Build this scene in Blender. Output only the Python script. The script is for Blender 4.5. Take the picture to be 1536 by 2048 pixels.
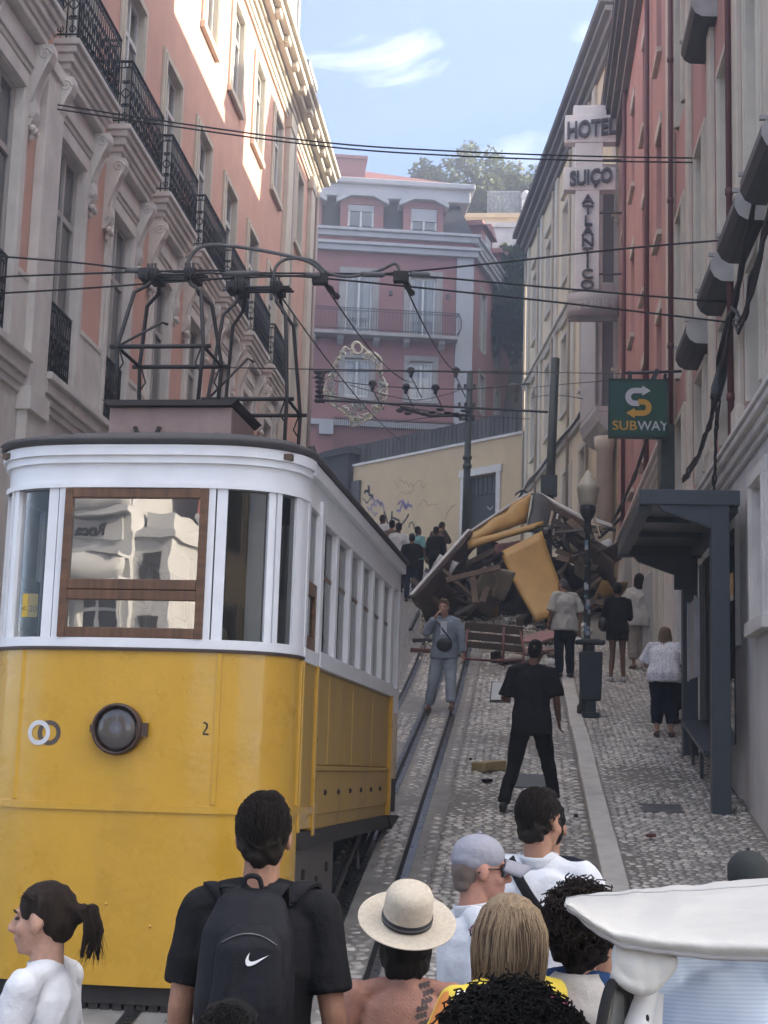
import bpy, bmesh, math, random
from mathutils import Vector, Matrix, noise
from math import sin, cos, pi, radians as rad, sqrt
random.seed(7)
for o in list(bpy.data.objects): bpy.data.objects.remove(o)
sc = bpy.context.scene
COL = sc.collection
# ------------------------------------------------------------------ camera
FOC, CX, CY = 3080.0, 768.0, 1024.0          # pixels of the 1536x2048 photograph
CAMZ = 1.85
_c1 = Vector((1035-CX, -(1545-CY), -FOC)).normalized()    # street direction (+Y) in camera axes
_le = rad(1.7)
_u = Vector((sin(_le), cos(_le), (_c1.x*sin(_le)+_c1.y*cos(_le))/-_c1.z)).normalized()
_x = _c1.cross(_u)
ROT = Matrix((_x, _c1, _u))
cam_d = bpy.data.cameras.new('camera'); cam = bpy.data.objects.new('camera', cam_d); COL.objects.link(cam)
cam_d.sensor_fit = 'HORIZONTAL'; cam_d.sensor_width = 36.0; cam_d.lens = FOC/1536*36.0
cam_d.clip_start = 0.1; cam_d.clip_end = 2000
cam.matrix_world = Matrix.Translation((0, 0, CAMZ)) @ ROT.to_4x4()
sc.camera = cam
sc.render.resolution_x = 768; sc.render.resolution_y = 1024
# ------------------------------------------------------------------ sky, sun, exposure
SUN_EL, SUN_AZ = rad(23), rad(76)            # azimuth to the right of the street direction
world = bpy.data.worlds.new('World'); sc.world = world; world.use_nodes = True
nt = world.node_tree; nt.nodes.clear()
def N(t, typ, **k):
    n = t.nodes.new(typ)
    for a, v in k.items():
        if a in n.inputs.keys(): n.inputs[a].default_value = v
        else: setattr(n, a, v)
    return n
sky = N(nt, 'ShaderNodeTexSky', sky_type='NISHITA', sun_disc=False, sun_elevation=SUN_EL, sun_rotation=SUN_AZ, altitude=50, air_density=.65, dust_density=.25, ozone_density=2.0)
tc = N(nt, 'ShaderNodeTexCoord')
# clouds: noise on a plane high above, so that they flatten towards the horizon
sep = N(nt, 'ShaderNodeSeparateXYZ'); nt.links.new(tc.outputs['Generated'], sep.inputs[0])
zz = N(nt, 'ShaderNodeMath', operation='ADD'); nt.links.new(sep.outputs[2], zz.inputs[0]); zz.inputs[1].default_value = 0.12
dvx = N(nt, 'ShaderNodeMath', operation='DIVIDE'); dvy = N(nt, 'ShaderNodeMath', operation='DIVIDE')
nt.links.new(sep.outputs[0], dvx.inputs[0]); nt.links.new(zz.outputs[0], dvx.inputs[1])
nt.links.new(sep.outputs[1], dvy.inputs[0]); nt.links.new(zz.outputs[0], dvy.inputs[1])
shf = N(nt, 'ShaderNodeMath', operation='ADD'); nt.links.new(dvy.outputs[0], shf.inputs[0]); shf.inputs[1].default_value = 0.38
cmb = N(nt, 'ShaderNodeCombineXYZ'); nt.links.new(dvx.outputs[0], cmb.inputs[0]); nt.links.new(shf.outputs[0], cmb.inputs[1])
cmb.inputs[2].default_value = 11.35  # offset picked for dense bright cloud overhead, out of view, as fill light
n1 = N(nt, 'ShaderNodeTexNoise', Scale=3.2, Detail=10.0, Roughness=0.60, Distortion=0.5); nt.links.new(cmb.outputs[0], n1.inputs['Vector'])
n2 = N(nt, 'ShaderNodeTexNoise', Scale=.75, Detail=3.0, Roughness=0.5); nt.links.new(cmb.outputs[0], n2.inputs['Vector'])
ad = N(nt, 'ShaderNodeMath', operation='MULTIPLY_ADD'); nt.links.new(n2.outputs[0], ad.inputs[0]); ad.inputs[1].default_value = 1.5; nt.links.new(n1.outputs[0], ad.inputs[2])
rmp = N(nt, 'ShaderNodeMapRange'); nt.links.new(ad.outputs[0], rmp.inputs[0])
rmp.inputs[1].default_value = 1.20; rmp.inputs[2].default_value = 1.75; rmp.inputs[3].default_value = 0.0; rmp.inputs[4].default_value = 0.9
mx = N(nt, 'ShaderNodeMixRGB'); nt.links.new(rmp.outputs[0], mx.inputs[0]); nt.links.new(sky.outputs[0], mx.inputs[1]); mx.inputs[2].default_value = (13.0, 12.7, 12.2, 1)     # sunlit cloud, brightened as fill for the shaded street
bg = N(nt, 'ShaderNodeBackground', Strength=0.06); nt.links.new(mx.outputs[0], bg.inputs[0])
wo = N(nt, 'ShaderNodeOutputWorld'); nt.links.new(bg.outputs[0], wo.inputs[0])
sun_d = bpy.data.lights.new('sun', 'SUN'); sun = bpy.data.objects.new('sun', sun_d); COL.objects.link(sun)
sun_d.energy = 2.9; sun_d.angle = rad(0.5); sun_d.color = (1.0, 0.86, 0.66)
SUNV = Vector((sin(SUN_AZ)*cos(SUN_EL), cos(SUN_AZ)*cos(SUN_EL), sin(SUN_EL)))
sun.rotation_euler = SUNV.to_track_quat('Z', 'Y').to_euler()
sun.location = SUNV*100
sc.view_settings.view_transform = 'Standard'; sc.view_settings.look = 'None'
sc.view_settings.exposure = 3.2; sc.view_settings.gamma = 1.0; sc.view_settings.use_curve_mapping = False
sc.render.engine = 'CYCLES'

# ------------------------------------------------------------------ helpers
WORK = bpy.data.scenes.new('work')           # scratch scene, removed at the end
def evaluated_mesh(o):
    WORK.collection.objects.link(o)
    with bpy.context.temp_override(scene=WORK, view_layer=WORK.view_layers[0]): dg = bpy.context.evaluated_depsgraph_get()
    me = bpy.data.meshes.new_from_object(o.evaluated_get(dg)); bpy.data.objects.remove(o); return me
def at(px, py, Y):
    """the point at street distance Y seen at photograph pixel (px, py)"""
    d = ROT @ Vector((px-CX, -(py-CY), -FOC))
    return Vector((0, 0, CAMZ)) + d*(Y/d.y)
def ground(Y):
    if Y < 7: return 0.0
    if Y < 10.5: return .183*(Y-7)**2/7
    a = .183*3.5**2/7 + .183*(Y-10.5)
    if Y <= 24: return a
    if Y < 30: return a + .077*(Y-24)**2/12
    if Y < 42: return a + .077*3 + .077*(Y-30)
    return 7.239 + .12*(min(Y, 57)-42)
IDENT = lambda p: p
class MB:
    """collects geometry for ONE mesh object; several material slots possible"""
    def __init__(s, xf=None): s.v = []; s.f = []; s.m = []; s.sm = []; s.xf = xf; s.cm = 0; s.cs = False
    def add(s, vs, fs, smooth=None):
        b = len(s.v); s.v += [tuple(p) for p in vs]
        for f in fs:
            s.f.append([b+i for i in f]); s.m.append(s.cm); s.sm.append(s.cs if smooth is None else smooth)
        return s
    def box(s, x0, x1, y0, y1, z0, z1):
        vs = [(x, y, z) for z in (z0, z1) for y in (y0, y1) for x in (x0, x1)]
        return s.add(vs, [(0,2,3,1),(4,5,7,6),(0,1,5,4),(2,6,7,3),(0,4,6,2),(1,3,7,5)])
    def obox(s, c, size, R):
        c = Vector(c); hx, hy, hz = [q/2 for q in size]
        vs = [c + R @ Vector((x, y, z)) for z in (-hz, hz) for y in (-hy, hy) for x in (-hx, hx)]
        return s.add(vs, [(0,2,3,1),(4,5,7,6),(0,1,5,4),(2,6,7,3),(0,4,6,2),(1,3,7,5)])
    def bar(s, a, b, w, h=None, up=(0,0,1)):
        a = Vector(a); b = Vector(b); d = b-a; L = d.length
        if L < 1e-6: return s
        d.normalize(); upv = Vector(up)
        if abs(d.dot(upv)) > .98: upv = Vector((1,0,0))
        r = d.cross(upv).normalized(); u = r.cross(d)
        R = Matrix((r, d, u)).transposed()
        return s.obox((a+b)/2, (w, L, h or w), R)
    def prism(s, poly, axis, a, b):
        """polygon [(p,q)] extruded along axis 'x','y' or 'z' from a to b"""
        n = len(poly)
        def P(p, q, t): return {'x': (t, p, q), 'y': (p, t, q), 'z': (p, q, t)}[axis]
        vs = [P(p, q, a) for p, q in poly] + [P(p, q, b) for p, q in poly]
        fs = [tuple(range(n))[::-1], tuple(range(n, 2*n))] + [(i, (i+1) % n, n+(i+1) % n, n+i) for i in range(n)]
        return s.add(vs, fs)
    def tube(s, pts, r, n=8, cap=True, rs=None):
        pts = [Vector(p) for p in pts]; m = len(pts)
        if m < 2: return s
        vs = []; prev = None
        for i, p in enumerate(pts):
            t = (pts[min(i+1, m-1)] - pts[max(i-1, 0)])
            if t.length < 1e-9: t = Vector((0, 0, 1))
            t.normalize()
            if prev is None:
                a = Vector((0, 0, 1)) if abs(t.z) < .9 else Vector((1, 0, 0)); rt = t.cross(a).normalized()
            else:
                rt = (prev - t*prev.dot(t))
                rt = rt.normalized() if rt.length > 1e-6 else t.orthogonal().normalized()
            prev = rt; up = rt.cross(t); rr = rs[i] if rs else r
            for k in range(n):
                an = 2*pi*k/n; vs.append(p + rt*(cos(an)*rr) + up*(sin(an)*rr))
        fs = [(i*n+k, i*n+(k+1) % n, (i+1)*n+(k+1) % n, (i+1)*n+k) for i in range(m-1) for k in range(n)]
        s.add(vs, fs, True)
        if cap: 
            b = len(s.v)-m*n
            s.f += [[b+k for k in range(n)][::-1], [b+(m-1)*n+k for k in range(n)]]; s.m += [s.cm]*2; s.sm += [False]*2
        return s
    def cyl(s, a, b, r0, r1=None, n=12): return s.tube([a, b], r0, n, True, [r0, r0 if r1 is None else r1])
    def lathe(s, prof, c=(0,0,0), n=20, R=None, smooth=True):
        c = Vector(c); vs = []
        for r, z in prof:
            for k in range(n):
                p = Vector((r*cos(2*pi*k/n), r*sin(2*pi*k/n), z)); vs.append(c + (R @ p if R else p))
        m = len(prof)
        fs = [(i*n+k, i*n+(k+1) % n, (i+1)*n+(k+1) % n, (i+1)*n+k) for i in range(m-1) for k in range(n)]
        fs += [tuple(range(n))[::-1], tuple((m-1)*n+k for k in range(n))]
        return s.add(vs, fs, smooth)
    def ell(s, c, r, R=None, nu=14, nv=9):
        c = Vector(c); vs = []
        if not hasattr(r, '__len__'): r = (r, r, r)
        for i in range(nv+1):
            th = pi*i/nv
            for k in range(nu):
                p = Vector((r[0]*sin(th)*cos(2*pi*k/nu), r[1]*sin(th)*sin(2*pi*k/nu), -r[2]*cos(th))); vs.append(c + (R @ p if R else p))
        fs = [(i*nu+k, i*nu+(k+1) % nu, (i+1)*nu+(k+1) % nu, (i+1)*nu+k) for i in range(nv) for k in range(nu)]
        return s.add(vs, fs, True)
    def sheet(s, P, nu, nv, th=0.0, smooth=True):
        """surface P(u,v) with u,v in 0..1; th gives it thickness along its normal"""
        g = [[Vector(P(i/nu, j/nv)) for j in range(nv+1)] for i in range(nu+1)]
        def nrm(i, j):
            a = g[min(i+1,nu)][j]-g[max(i-1,0)][j]; b = g[i][min(j+1,nv)]-g[i][max(j-1,0)][:] if False else g[i][min(j+1,nv)]-g[i][max(j-1,0)]
            c = a.cross(b); return c.normalized() if c.length > 1e-9 else Vector((0,0,1))
        top = [g[i][j] for i in range(nu+1) for j in range(nv+1)]; w = nv+1
        q = [(i*w+j, (i+1)*w+j, (i+1)*w+j+1, i*w+j+1) for i in range(nu) for j in range(nv)]
        s.add(top, q, smooth)
        if th:
            bot = [g[i][j]-nrm(i, j)*th for i in range(nu+1) for j in range(nv+1)]
            s.add(bot, [f[::-1] for f in q], smooth)
            b0 = len(s.v)-2*len(top); b1 = b0+len(top)
            rim = [(i*w, (i+1)*w) for i in range(nu)] + [(nu*w+j, nu*w+j+1) for j in range(nv)] + [((i+1)*w+nv, i*w+nv) for i in range(nu)] + [(j+1, j) for j in range(nv)]
            for a, b in rim:
                s.f.append([b0+b, b0+a, b1+a, b1+b]); s.m.append(s.cm); s.sm.append(False)
        return s
    def mesh(s, name):
        me = bpy.data.meshes.new(name)
        vs = s.v if s.xf is None else [tuple(s.xf(p)) for p in s.v]
        me.from_pydata(vs, [], s.f); 
        me.polygons.foreach_set('material_index', s.m); me.polygons.foreach_set('use_smooth', s.sm)
        me.update(); return me
    def build(s, name, mat, parent=None, bevel=0.0, seg=2, world=True):
        o = bpy.data.objects.new(name, s.mesh(name)); COL.objects.link(o)
        for m in (mat if isinstance(mat, (list, tuple)) else [mat]): o.data.materials.append(m)
        if parent is not None:
            o.parent = parent
            if world: o.matrix_parent_inverse = parent.matrix_world.inverted()
        if bevel:
            b = o.modifiers.new('bevel', 'BEVEL'); b.width = bevel; b.segments = seg; b.limit_method = 'ANGLE'; b.angle_limit = rad(40)
        return o
def tag(o, label=None, cat=None, group=None, kind=None):
    if label: o['label'] = label
    if cat: o['category'] = cat
    if group: o['group'] = group
    if kind: o['kind'] = kind
    return o
def empty(name, loc=(0,0,0), rz=0.0):
    o = bpy.data.objects.new(name, None); COL.objects.link(o); o.location = loc; o.rotation_euler = (0, 0, rz)
    o.matrix_world = Matrix.Translation(loc) @ Matrix.Rotation(rz, 4, 'Z'); o.empty_display_size = .2
    return o
def child(me, name, mat, parent, mw):
    """object sharing mesh data, placed by world matrix under parent"""
    o = bpy.data.objects.new(name, me); COL.objects.link(o)
    if parent is not None:
        o.parent = parent; o.matrix_parent_inverse = parent.matrix_world.inverted()
    o.matrix_basis = mw
    return o
def text_mesh(txt, size, ext, xf, name, mat, parent, font_bold=0.0, align='CENTER', shear=0.0, sx=1.0):
    """lettering as a mesh; xf maps local (x right, y up, z out) to world"""
    c = bpy.data.curves.new(name, 'FONT'); c.body = txt; c.size = size; c.extrude = ext; c.align_x = align; c.align_y = 'CENTER'; c.offset = font_bold; c.shear = shear
    o = bpy.data.objects.new(name, c); me = evaluated_mesh(o); bpy.data.curves.remove(c)
    for v in me.vertices: v.co = Vector(xf((v.co.x*sx, v.co.y, v.co.z)))
    me.materials.clear(); me.materials.append(mat); me.name = name
    r = bpy.data.objects.new(name, me); COL.objects.link(r)
    if parent is not None: r.parent = parent; r.matrix_parent_inverse = parent.matrix_world.inverted()
    return r
# ------------------------------------------------------------------ materials
MATS = {}
def mat(name, col, rough=.7, var=.12, scale=3.0, bump=0.0, bscale=40.0, metal=0.0, spec=.5, col2=None, stain=0.0, stain_col=(.06,.055,.05), stretch=(1,1,1), coat=0.0, trans=0.0, ior=1.45, alpha=1.0, sub=0.0, bdist=.01, emit=None):
    if name in MATS: return MATS[name]
    m = bpy.data.materials.new(name); m.use_nodes = True; t = m.node_tree; t.nodes.clear()
    out = N(t, 'ShaderNodeOutputMaterial'); b = N(t, 'ShaderNodeBsdfPrincipled'); t.links.new(b.outputs[0], out.inputs[0])
    b.inputs['Roughness'].default_value = rough; b.inputs['Metallic'].default_value = metal; b.inputs['Specular IOR Level'].default_value = spec
    b.inputs['Coat Weight'].default_value = coat; b.inputs['Coat Roughness'].default_value = .06
    b.inputs['Transmission Weight'].default_value = trans; b.inputs['IOR'].default_value = ior
    if sub: b.inputs['Subsurface Weight'].default_value = sub; b.inputs['Subsurface Radius'].default_value = (.012, .005, .003)
    tc = N(t, 'ShaderNodeTexCoord'); mp = N(t, 'ShaderNodeMapping'); t.links.new(tc.outputs['Object'], mp.inputs[0]); mp.inputs['Scale'].default_value = stretch
    src = mp.outputs[0]
    c2 = col2 or tuple(c*(1-2.2*var) for c in col)
    n = N(t, 'ShaderNodeTexNoise', Scale=scale, Detail=6.0, Roughness=.6); t.links.new(src, n.inputs['Vector'])
    mr = N(t, 'ShaderNodeMapRange'); t.links.new(n.outputs[0], mr.inputs[0]); mr.inputs[1].default_value = .32; mr.inputs[2].default_value = .68
    mxn = N(t, 'ShaderNodeMixRGB'); t.links.new(mr.outputs[0], mxn.inputs[0]); mxn.inputs[1].default_value = (*c2, 1); mxn.inputs[2].default_value = (*col, 1)
    cs = mxn.outputs[0]
    if stain:
        n3 = N(t, 'ShaderNodeTexNoise', Scale=.9, Detail=8.0, Roughness=.65, Distortion=.5)
        mp3 = N(t, 'ShaderNodeMapping'); t.links.new(tc.outputs['Object'], mp3.inputs[0]); mp3.inputs['Scale'].default_value = (2.2, 2.2, .45); t.links.new(mp3.outputs[0], n3.inputs['Vector'])
        m3 = N(t, 'ShaderNodeMapRange'); t.links.new(n3.outputs[0], m3.inputs[0]); m3.inputs[1].default_value = .52; m3.inputs[2].default_value = .78; m3.inputs[4].default_value = stain
        x3 = N(t, 'ShaderNodeMixRGB'); t.links.new(m3.outputs[0], x3.inputs[0]); t.links.new(cs, x3.inputs[1]); x3.inputs[2].default_value = (*stain_col, 1); cs = x3.outputs[0]
    t.links.new(cs, b.inputs['Base Color'])
    if emit: b.inputs['Emission Color'].default_value = (*emit[0], 1); b.inputs['Emission Strength'].default_value = emit[1]
    if var and rough > .15:
        r2 = N(t, 'ShaderNodeMapRange'); t.links.new(n.outputs[0], r2.inputs[0]); r2.inputs[3].default_value = max(0, rough-.12); r2.inputs[4].default_value = min(1, rough+.1); t.links.new(r2.outputs[0], b.inputs['Roughness'])
    if bump:
        nb = N(t, 'ShaderNodeTexNoise', Scale=bscale, Detail=5.0, Roughness=.55); t.links.new(src, nb.inputs['Vector'])
        bp = N(t, 'ShaderNodeBump', Strength=bump, Distance=bdist); t.links.new(nb.outputs[0], bp.inputs['Height']); t.links.new(bp.outputs[0], b.inputs['Normal'])
    MATS[name] = m; return m
def glass(name, tint=(.02,.025,.03), rough=.03, bump=.0, bscale=2.0, mixf=.5, ior=1.52):
    """window pane: a see-through pane whose coat mirrors the street"""
    if name in MATS: return MATS[name]
    m = bpy.data.materials.new(name); m.use_nodes = True; t = m.node_tree; t.nodes.clear()
    out = N(t, 'ShaderNodeOutputMaterial'); gl = N(t, 'ShaderNodeBsdfGlossy', Roughness=rough); tr = N(t, 'ShaderNodeBsdfTransparent')
    tr.inputs[0].default_value = (*[1-.35*(1-x) for x in tint], 1); gl.inputs[0].default_value = (1, 1, 1, 1)
    fr = N(t, 'ShaderNodeFresnel', IOR=ior)
    mr = N(t, 'ShaderNodeMapRange'); t.links.new(fr.outputs[0], mr.inputs[0]); mr.inputs[1].default_value = 0; mr.inputs[2].default_value = 1; mr.inputs[3].default_value = mixf*.2; mr.inputs[4].default_value = 1
    mx = N(t, 'ShaderNodeMixShader'); t.links.new(mr.outputs[0], mx.inputs[0]); t.links.new(tr.outputs[0], mx.inputs[1]); t.links.new(gl.outputs[0], mx.inputs[2]); t.links.new(mx.outputs[0], out.inputs[0])
    if bump:
        tc = N(t, 'ShaderNodeTexCoord'); nb = N(t, 'ShaderNodeTexNoise', Scale=bscale, Detail=2.0, Roughness=.5); t.links.new(tc.outputs['Object'], nb.inputs['Vector'])
        bp = N(t, 'ShaderNodeBump', Strength=1.0, Distance=bump); t.links.new(nb.outputs[0], bp.inputs['Height']); t.links.new(bp.outputs[0], gl.inputs['Normal']); t.links.new(bp.outputs[0], fr.inputs['Normal'])
    MATS[name] = m; return m
M_PINK = mat('pink_render', (.69,.42,.34), .9, .07, 1.4, .25, 60, stain=.3, stain_col=(.40,.22,.18))
M_RED = mat('red_render', (.54,.30,.27), .9, .08, 1.2, .25, 60, stain=.4, stain_col=(.20,.08,.07))
M_ROSE = mat('rose_render', (.33,.165,.165), .9, .07, 1.0, .2, 60, stain=.14, stain_col=(.25,.09,.09))
M_STONE = mat('pale_limestone', (.76,.72,.68), .85, .10, 2.2, .3, 45, stain=.28, stain_col=(.22,.20,.19))
M_STONE2 = mat('cream_limestone', (.66,.61,.52), .85, .08, 2.2, .3, 45, stain=.18, stain_col=(.30,.27,.23))
M_GREYR = mat('grey_render', (.68,.66,.65), .88, .08, 1.6, .3, 60, stain=.35, stain_col=(.18,.175,.18))
M_CREAM = mat('cream_render', (.80,.66,.46), .9, .07, 1.0, .3, 60, stain=.18, stain_col=(.42,.33,.24))
M_OCHRE = mat('ochre_wall', (.66,.50,.31), .9, .06, 1.2, .3, 60, stain=.12, stain_col=(.45,.35,.25))
M_IRON = mat('black_iron', (.028,.028,.032), .5, .2, 12, .2, 80, metal=.4)
M_WFRAME = mat('white_window_paint', (.66,.66,.65), .5, .06, 6)
M_GLASS = glass('window_glass', bump=.004, bscale=1.6, mixf=.6)
M_DARKIN = mat('dark_room', (.035,.033,.032), .95, .2, 2)
M_CURT = mat('pale_curtain', (.55,.55,.53), .95, .1, 3, .4, 14, stretch=(8,8,.3))
M_SLATE = mat('slate_tiles', (.055,.057,.065), .75, .2, 9, .5, 30)
M_TILE = mat('terracotta_tiles', (.33,.13,.085), .85, .2, 7, .4, 24)
M_WIRE = mat('cable_rubber', (.02,.02,.022), .6, .1, 10)
M_STEEL = mat('dull_steel', (.16,.16,.165), .45, .2, 14, .15, 60, metal=.8)
M_DKGREY = mat('dark_grey_paint', (.055,.065,.075), .5, .12, 5, .1, 40)
# ------------------------------------------------------------------ ground, street, pavement
M_GROUND = mat('dusty_ground', (.16,.15,.135), .95, .15, .8, .3, 20)
def cobble_mat(name, col, col2, scale, rough):
    m = bpy.data.materials.new(name); m.use_nodes = True; t = m.node_tree; b = t.nodes['Principled BSDF']
    tc = N(t, 'ShaderNodeTexCoord'); vo = N(t, 'ShaderNodeTexVoronoi', Scale=scale, feature='F1'); t.links.new(tc.outputs['Object'], vo.inputs['Vector'])
    ve = N(t, 'ShaderNodeTexVoronoi', Scale=scale, feature='DISTANCE_TO_EDGE'); t.links.new(tc.outputs['Object'], ve.inputs['Vector'])
    mr = N(t, 'ShaderNodeMapRange'); t.links.new(ve.outputs['Distance'], mr.inputs[0]); mr.inputs[2].default_value = .12
    mx = N(t, 'ShaderNodeMixRGB'); t.links.new(vo.outputs['Color'], mx.inputs[0]); mx.inputs[1].default_value = (*col, 1); mx.inputs[2].default_value = (*col2, 1)
    m2 = N(t, 'ShaderNodeMixRGB'); t.links.new(mr.outputs[0], m2.inputs[0]); m2.inputs[1].default_value = (.06,.056,.05,1); t.links.new(mx.outputs[0], m2.inputs[2]); t.links.new(m2.outputs[0], b.inputs['Base Color'])
    bp = N(t, 'ShaderNodeBump', Strength=.8, Distance=.012); t.links.new(mr.outputs[0], bp.inputs['Height']); t.links.new(bp.outputs[0], b.inputs['Normal'])
    b.inputs['Roughness'].default_value = rough
    return m
M_SETT = cobble_mat('worn_setts', (.30,.285,.27), (.2,.19,.18), 9.0, .5)
M_JOINT = mat('sandy_joint', (.22,.20,.18), .95, .2, 30, .4, 120)
M_COB = mat('polished_limestone_cobble', (.58,.54,.49), .25, .22, 7, .3, 90, spec=.6)
M_COB2 = mat('basalt_cobble', (.38,.355,.33), .25, .22, 7, .3, 90, spec=.6)
M_COB3 = mat('pale_cobble', (.72,.68,.62), .24, .15, 7, .3, 90, spec=.6)
M_KERB = mat('kerb_limestone', (.56,.53,.49), .6, .12, 5, .3, 60, stain=.25)
M_CONC = mat('rail_bed_cement', (.27,.255,.235), .7, .18, 4, .3, 60)
M_RAIL = mat('worn_rail_steel', (.20,.195,.19), .3, .2, 20, .1, 60, metal=.9)
M_DARK = mat('sooty_black', (.012,.012,.013), .9, .1, 10)
def strip(name, x0, x1, y0, y1, dz, m, step=.5, th=0.0, parent=None, dx=None):
    """a sheet that follows the slope of the street"""
    n = max(1, int((y1-y0)/step)); mb = MB(); ys = [y0+(y1-y0)*i/n for i in range(n+1)]
    vs = []
    for y in ys:
        for x in (x0, x1): vs.append((x, y, ground(y)+dz))
    fs = [(2*i, 2*i+1, 2*i+3, 2*i+2) for i in range(n)]
    mb.add(vs, fs)
    if th:
        vb = [(x, y, z-th) for x, y, z in vs]; b = len(mb.v); mb.add(vb, [f[::-1] for f in fs])
        for i in range(n):
            for k, fl in ((0, 1), (1, 0)):
                q = [2*i+k, 2*i+2+k, b+2*i+2+k, b+2*i+k]
                mb.f.append(q if fl else q[::-1]); mb.m.append(0); mb.sm.append(False)
        mb.f += [[0, b, b+1, 1], [2*n, 2*n+1, b+2*n+1, b+2*n]]; mb.m += [0, 0]; mb.sm += [False]*2
    return mb.build(name, m, parent)
# terrain: one sheet from behind the camera up over the hill to the horizon
def hill(x, y):
    if y < 57: return ground(max(y, 0)) - .05
    if y < 71: return 9.0
    if y < 82: return 9.0 + (y-71)*1.82
    if y < 130: return 29.0 + (y-82)*.12
    return 34.8 - (y-130)*.02
mb = MB(); xs = [-150,-90,-50,-30,-18,-12,-6,0,6,12,18,30,50,90,150]; ys = [-140,-90,-60,-30,-10,0,4]+[6+.75*i for i in range(69)]+[58,60,63,66,70,74,78,82,90,100,115,130,180]
vs = [(x, y, hill(x, y)) for y in ys for x in xs]; w = len(xs)
mb.add(vs, [(j*w+i, j*w+i+1, (j+1)*w+i+1, (j+1)*w+i) for j in range(len(ys)-1) for i in range(w-1)])
tag(mb.build('ground', M_GROUND), kind='structure')
street = strip('street', -5.4, .74, 2.0, 56, -.012, M_SETT, .4); tag(street, kind='structure')
plaza = strip('square_paving', -40, 40, -40, 2.0, -.012, M_SETT, 3); tag(plaza, kind='structure')
strip('joint_bed', -.74, .73, 8.4, 40, -.006, M_JOINT, .4, parent=street)
pav_l = strip('left_pavement', -6.45, -5.4, 2, 50, .10, M_CONC, .5, .3); tag(pav_l, kind='structure')
pavement = strip('pavement', .93, 2.5, 2, 40, .095, M_JOINT, .4, .3); tag(pavement, kind='structure')
# kerb stones, each its own piece
kerb = strip('kerb', .75, .93, 2, 40, .02, M_JOINT, .5, .2); tag(kerb, kind='structure')
y = 6.0; k = 0
while y < 38:
    L = random.uniform(.7, 1.15); a = y+.006; b = y+L-.006; za, zb = ground(a), ground(b); t = random.uniform(-.006, .006); jx = random.uniform(-.008, .008)
    mb = MB(); x0, x1 = .735+jx, .945+jx
    mb.add([(x0,a,za-.1),(x1,a,za-.1),(x1,b,zb-.1),(x0,b,zb-.1),(x0,a,za+.115+t),(x1,a,za+.118+t),(x1,b,zb+.118+t),(x0,b,zb+.115+t)],
           [(0,3,2,1),(4,5,6,7),(0,1,5,4),(1,2,6,5),(2,3,7,6),(3,0,4,7)])
    mb.build('kerbstone', M_KERB, kerb, bevel=.014); y += L
# rails and slot, set in cement strips; the tram's own track is the left one
def track(xc, y0, y1):
    st = strip('rail_bed', xc-.66, xc+.66, y0, y1, -.004, M_CONC, .5, parent=street)
    for dx in (-.46, .44):
        strip('rail', xc+dx-.032, xc+dx+.032, y0, y1, .008, M_RAIL, .5, .06, parent=street)
        strip('rail_groove', xc+dx-.075, xc+dx-.034, y0, y1, .001, M_DARK, .5, parent=street)
    strip('cable_slot', xc-.022, xc+.022, y0, y1, .006, M_DARK, .5, parent=street)
    for dx in (-.05, .05): strip('slot_rail', xc+dx-.026, xc+dx+.026, y0, y1, .010, M_RAIL, .5, .05, parent=street)
track(-1.41, 8, 56); track(-2.86, 8, 30)
# setts and cobbles: the nearest visible ones single, the rest joined
def cobble_mesh(name, seed, m):
    r = random.Random(seed); mb = MB()
    n = 7; ring = []
    for i in range(n):
        a = 2*pi*i/n + r.uniform(-.18, .18); q = r.uniform(.86, 1.08)
        cx, cy = cos(a)*q, sin(a)*q; s_ = max(abs(cx), abs(cy)); f = .5/ max(s_, .72); ring.append((cx*f*.98, cy*f*.98))
    b = [(x, y, -.35) for x, y in ring]; t = [(x*.97, y*.97, .06) for x, y in ring]; c = [(x*.72, y*.72, .16+r.uniform(-.02,.03)) for x, y in ring]
    mb.add(b+t+c+[(0,0,.19)], [(i, (i+1) % n, n+(i+1) % n, n+i) for i in range(n)] + [(n+i, n+(i+1) % n, 2*n+(i+1) % n, 2*n+i) for i in range(n)] + [(2*n+i, 2*n+(i+1) % n, 3*n) for i in range(n)], True)
    me = mb.mesh(name); me.materials.append(m); return me
COBS = [cobble_mesh('cobble', i, (M_COB, M_COB2, M_COB, M_COB3, M_COB, M_COB2)[i % 6]) for i in range(12)]
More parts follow.
